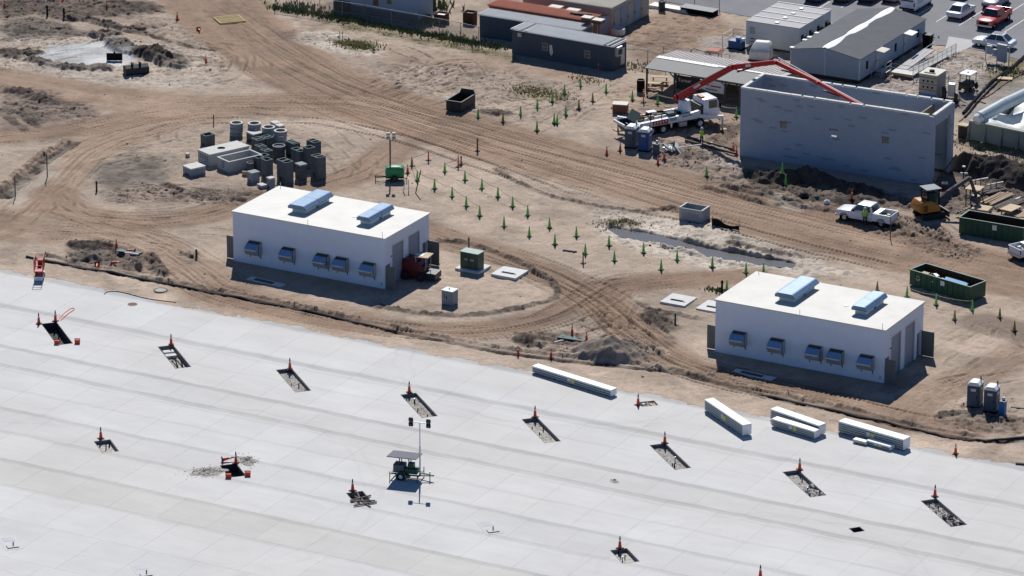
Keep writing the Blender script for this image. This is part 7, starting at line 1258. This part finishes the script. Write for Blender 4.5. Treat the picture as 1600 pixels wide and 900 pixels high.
for k, (p_, q_, lab) in enumerate((((1070,221),(1148,244),'long dark timber beam lying from the person to the block building'), ((1073,215),(1145,236),'second dark timber beam just behind the long one'))):
    a, b_ = G(*p_), G(*q_); L_ = (b_-a).length; t = thing('timber_beam', lab, 'beam', a, math.atan2(b_.y-a.y, b_.x-a.x)); MB().box(0, L_*.52, 0, .22, .0, .2).box(L_*.53, L_, .02, .24, .0, .2).build('beam', 'darkwood', t); MB().box(L_*.5, L_*.55, -.03, .27, .05, .23).build('joint_plate', 'steel_dark', t)
p = G(1045, 238); t = thing('scrap_pile', 'pile of dark and pale scrap right of the dark wash tank', 'scrap', p, .4); r = random.Random(2)
for k in range(14): s = r.uniform(.15, .5); MB().box(-s, s, -s*.4, s*.4, -.06, .06, Matrix.Translation((r.uniform(-1.2, 1.2), r.uniform(-.6, .6), .1+r.uniform(0, .4))) @ Matrix.Rotation(r.uniform(0, 3), 4, Vector((r.random(), r.random(), 1.5)))).build('scrap_piece', r.choice(('black', 'galv', 'white_plastic', 'steel_dark', 'tarp')), t)
MB().tube((.8, .1, .3), (3.2, 1.2, .4), .07, n=8).build('white_pipe', 'white_plastic', t)
p = G(1186, 271); t = thing('green_sheet', 'green tarp lying in the shade of the block building', 'tarp', p, .3); MB().loft([[(-1.5+.3*k, y, .12+.1*math.sin(k*1.3+y)) for y in (-.7, -.2, .3, .8)] for k in range(11)], closed=False, cap=False).build('tarp', 'green_tarp', t, smooth=True); MB().box(-1.7, -1.1, -.9, -.5, 0, .2).build('pale_scrap', 'tarp', t)
p = G(895, 527); t = thing('steel_plate', 'dark green steel plate propped over the dug trench', 'steel plate', p, .1); MB().box(-1.3, 1.3, -.6, .7, .18, .26, Matrix.Rotation(-.1, 4, 'X')).build('plate', 'box_green', t); MB().box(-1.2, 1.2, -.62, -.5, -.1, .16).build('timber', 'darkwood', t); MB().bar((-.6, -.6, .1), (-2.0, -2.4, .05), .2).build('trench_rail', 'path_concrete', t)
p = G(202, 396); t = thing('trench_plate', 'dark plate with a pale edge lying in the dug spoil near the lift', 'steel plate', p, .15); MB().box(-1.2, 1.2, -.5, .6, .12, .18, Matrix.Rotation(-.15, 4, 'X')).build('plate', 'steel_dark', t); MB().box(-.2, 1.2, -.6, -.5, .1, .25).build('pale_edge', 'white_band', t)
hose('black drain sock lying along the slab edge', [(41,402),(150,422),(275,446),(400,470),(500,490),(620,519)], .11, 'silt', name='drain_sock'); hose('black drain sock curving along the right part of the slab edge', [(1190,617),(1340,650),(1430,671),(1480,683),(1540,688),(1610,684)], .11, 'silt', name='drain_sock')
for k, (px, py, rz, lab) in enumerate(((1590,639,.2,'dark scrap timber right of the blue wash tank'), (1598,726,.3,'dark steel bracket at the right edge of the slab'), (889,393,.1,'dark sticks lying between the cone lines'))):
    p = G(px, py); t = thing('scrap_timber', lab, 'scrap', p, rz, 'scrap on the ground'); MB().box(-.6, .6, -.1, .1, .02, .14).build('timber', 'darkwood', t); MB().box(-.3, .7, .15, .25, .02, .12).build('offcut', 'steel_dark', t)
for px, py, s, m_, lab in ((1256,311,.45,'dark','dark rubbish bag on the churned soil before the block building, left one'), (1276,312,.35,'padgreen','dark green rubbish bag right of the dark one'), (1292,318,.3,'white_plastic','white and blue rubbish bag behind the white pickup nose')):
    p = G(px, py); t = thing('rubbish_bag', lab, 'bag', p, 1.0, 'rubbish bags'); MB().lathe([(0, 0), (s, .0), (s*1.15, s*.5), (s*.8, s*1.1), (s*.2, s*1.35), (0, s*1.3)], 9).build('bag', m_, t, smooth=True); MB().tube((0, 0, s*1.25), (.05, 0, s*1.6), s*.12, n=6).build('knot', m_, t)
for k, (px, py, w_, h_, lab) in enumerate(((686,38,1.3,1.1,'dark brown bin with rubbish beyond the fence'), (731,38,1.2,1.3,'brown bin beside the dark container beyond the fence'), (672,17,.8,1.5,'narrow dark bin far beyond the fence'))):
    p = G(px, py); t = thing('waste_bin', lab, 'bin', p, .1, 'bins beyond the fence'); MB().frame(-w_/2, w_/2, 0, w_, 0, h_, .08, .1).build('bin_body', 'rust' if k < 2 else 'dark', t); MB().box(-w_*.4, w_*.4, .1, w_*.9, h_*.6, h_*.85).build('contents', 'tarp' if k == 0 else 'dark', t)
# ------------------------------------------------------------------ weeds, clods and stones (nobody could count them)
def tufts(name, spots, m, seed, hmul=1.):
    mb = MB(); r = random.Random(seed)
    for (px, py, rx, n_, h) in spots:
        h *= .7; n_ = int(n_*1.6)
        c = G(px, py)
        for k in range(n_):
            x = c.x+r.gauss(0, rx); y = c.y+r.gauss(0, rx*.6); z = gz(x, y)
            for q_ in range(4): a = r.uniform(0, 6.28); l_ = h*r.uniform(.4, 1.1)*hmul; w_ = .05; dx, dy = math.cos(a)*l_*.6, math.sin(a)*l_*.6; mb.add([(x-dy*.12-w_*math.sin(a), y+dx*.12+w_*math.cos(a), z), (x+dy*.12+w_*math.sin(a), y-dx*.12-w_*math.cos(a), z), (x+dx, y+dy, z+l_)], [(0, 1, 2)])
    return tag(mb.build(name, m), kind='stuff')
line = [(430+i*9.0, 12+i*1.62, .7, 20, .5) for i in range(40)]
tufts('weeds', line+[(470,12,1.5,90,.7),(520,24,1.0,60,.6),(545,30,1.0,60,.6),(690,56,1.2,60,.6),(720,64,1.4,80,.5),(1575,112,1.6,150,.3),(1540,224,3,160,.25),(1590,236,3,160,.25),(1118,454,.6,50,.35),(660,34,1.2,70,1.2),(670,10,1.5,70,1.3)], 'leaf', 1)
tufts('dry_grass', [(545,68,1.1,130,.4),(568,74,1.1,130,.4),(840,146,1.6,170,.25),(825,140,1.2,80,.25),(870,150,1.2,60,.25),(960,352,1.2,90,.25),(985,354,.8,50,.25),(1000,103,1.2,60,.35),(920,125,1.2,60,.25),(1440,60,.9,50,.4)], 'dryleaf', 2)
cl = MB(); r = np.random.default_rng(5); w_ = np.clip(RG-.45, 0, 1)**1.7; lum = C.mean(1); fin = np.nonzero((U.ravel() > -36) & (U.ravel() < 88) & (V.ravel() > -54) & (V.ravel() < 96) & (Y > -11.5))[0]; pr = w_[fin]+.008; pr /= pr.sum()
for i in r.choice(fin, 9000, p=pr):
    s = float(np.clip(r.lognormal(-3.05, .5), .025, .16)); x = X[i]+r.uniform(-.1, .1); y = Y[i]+r.uniform(-.1, .1); z = Hh[i]-s*.2; o_ = r.uniform(.6, 1.25, 5)
    cl.add([(x-s*o_[0], y-s*.5, z), (x+s*.4, y-s*o_[1], z), (x+s*o_[2], y+s*.6, z), (x-s*.3, y+s*o_[3], z), (x+s*.1, y, z+s*.9*o_[4])], [(0, 1, 4), (1, 2, 4), (2, 3, 4), (3, 0, 4)])
tag(cl.build('soil_clods', 'clod'), kind='stuff')
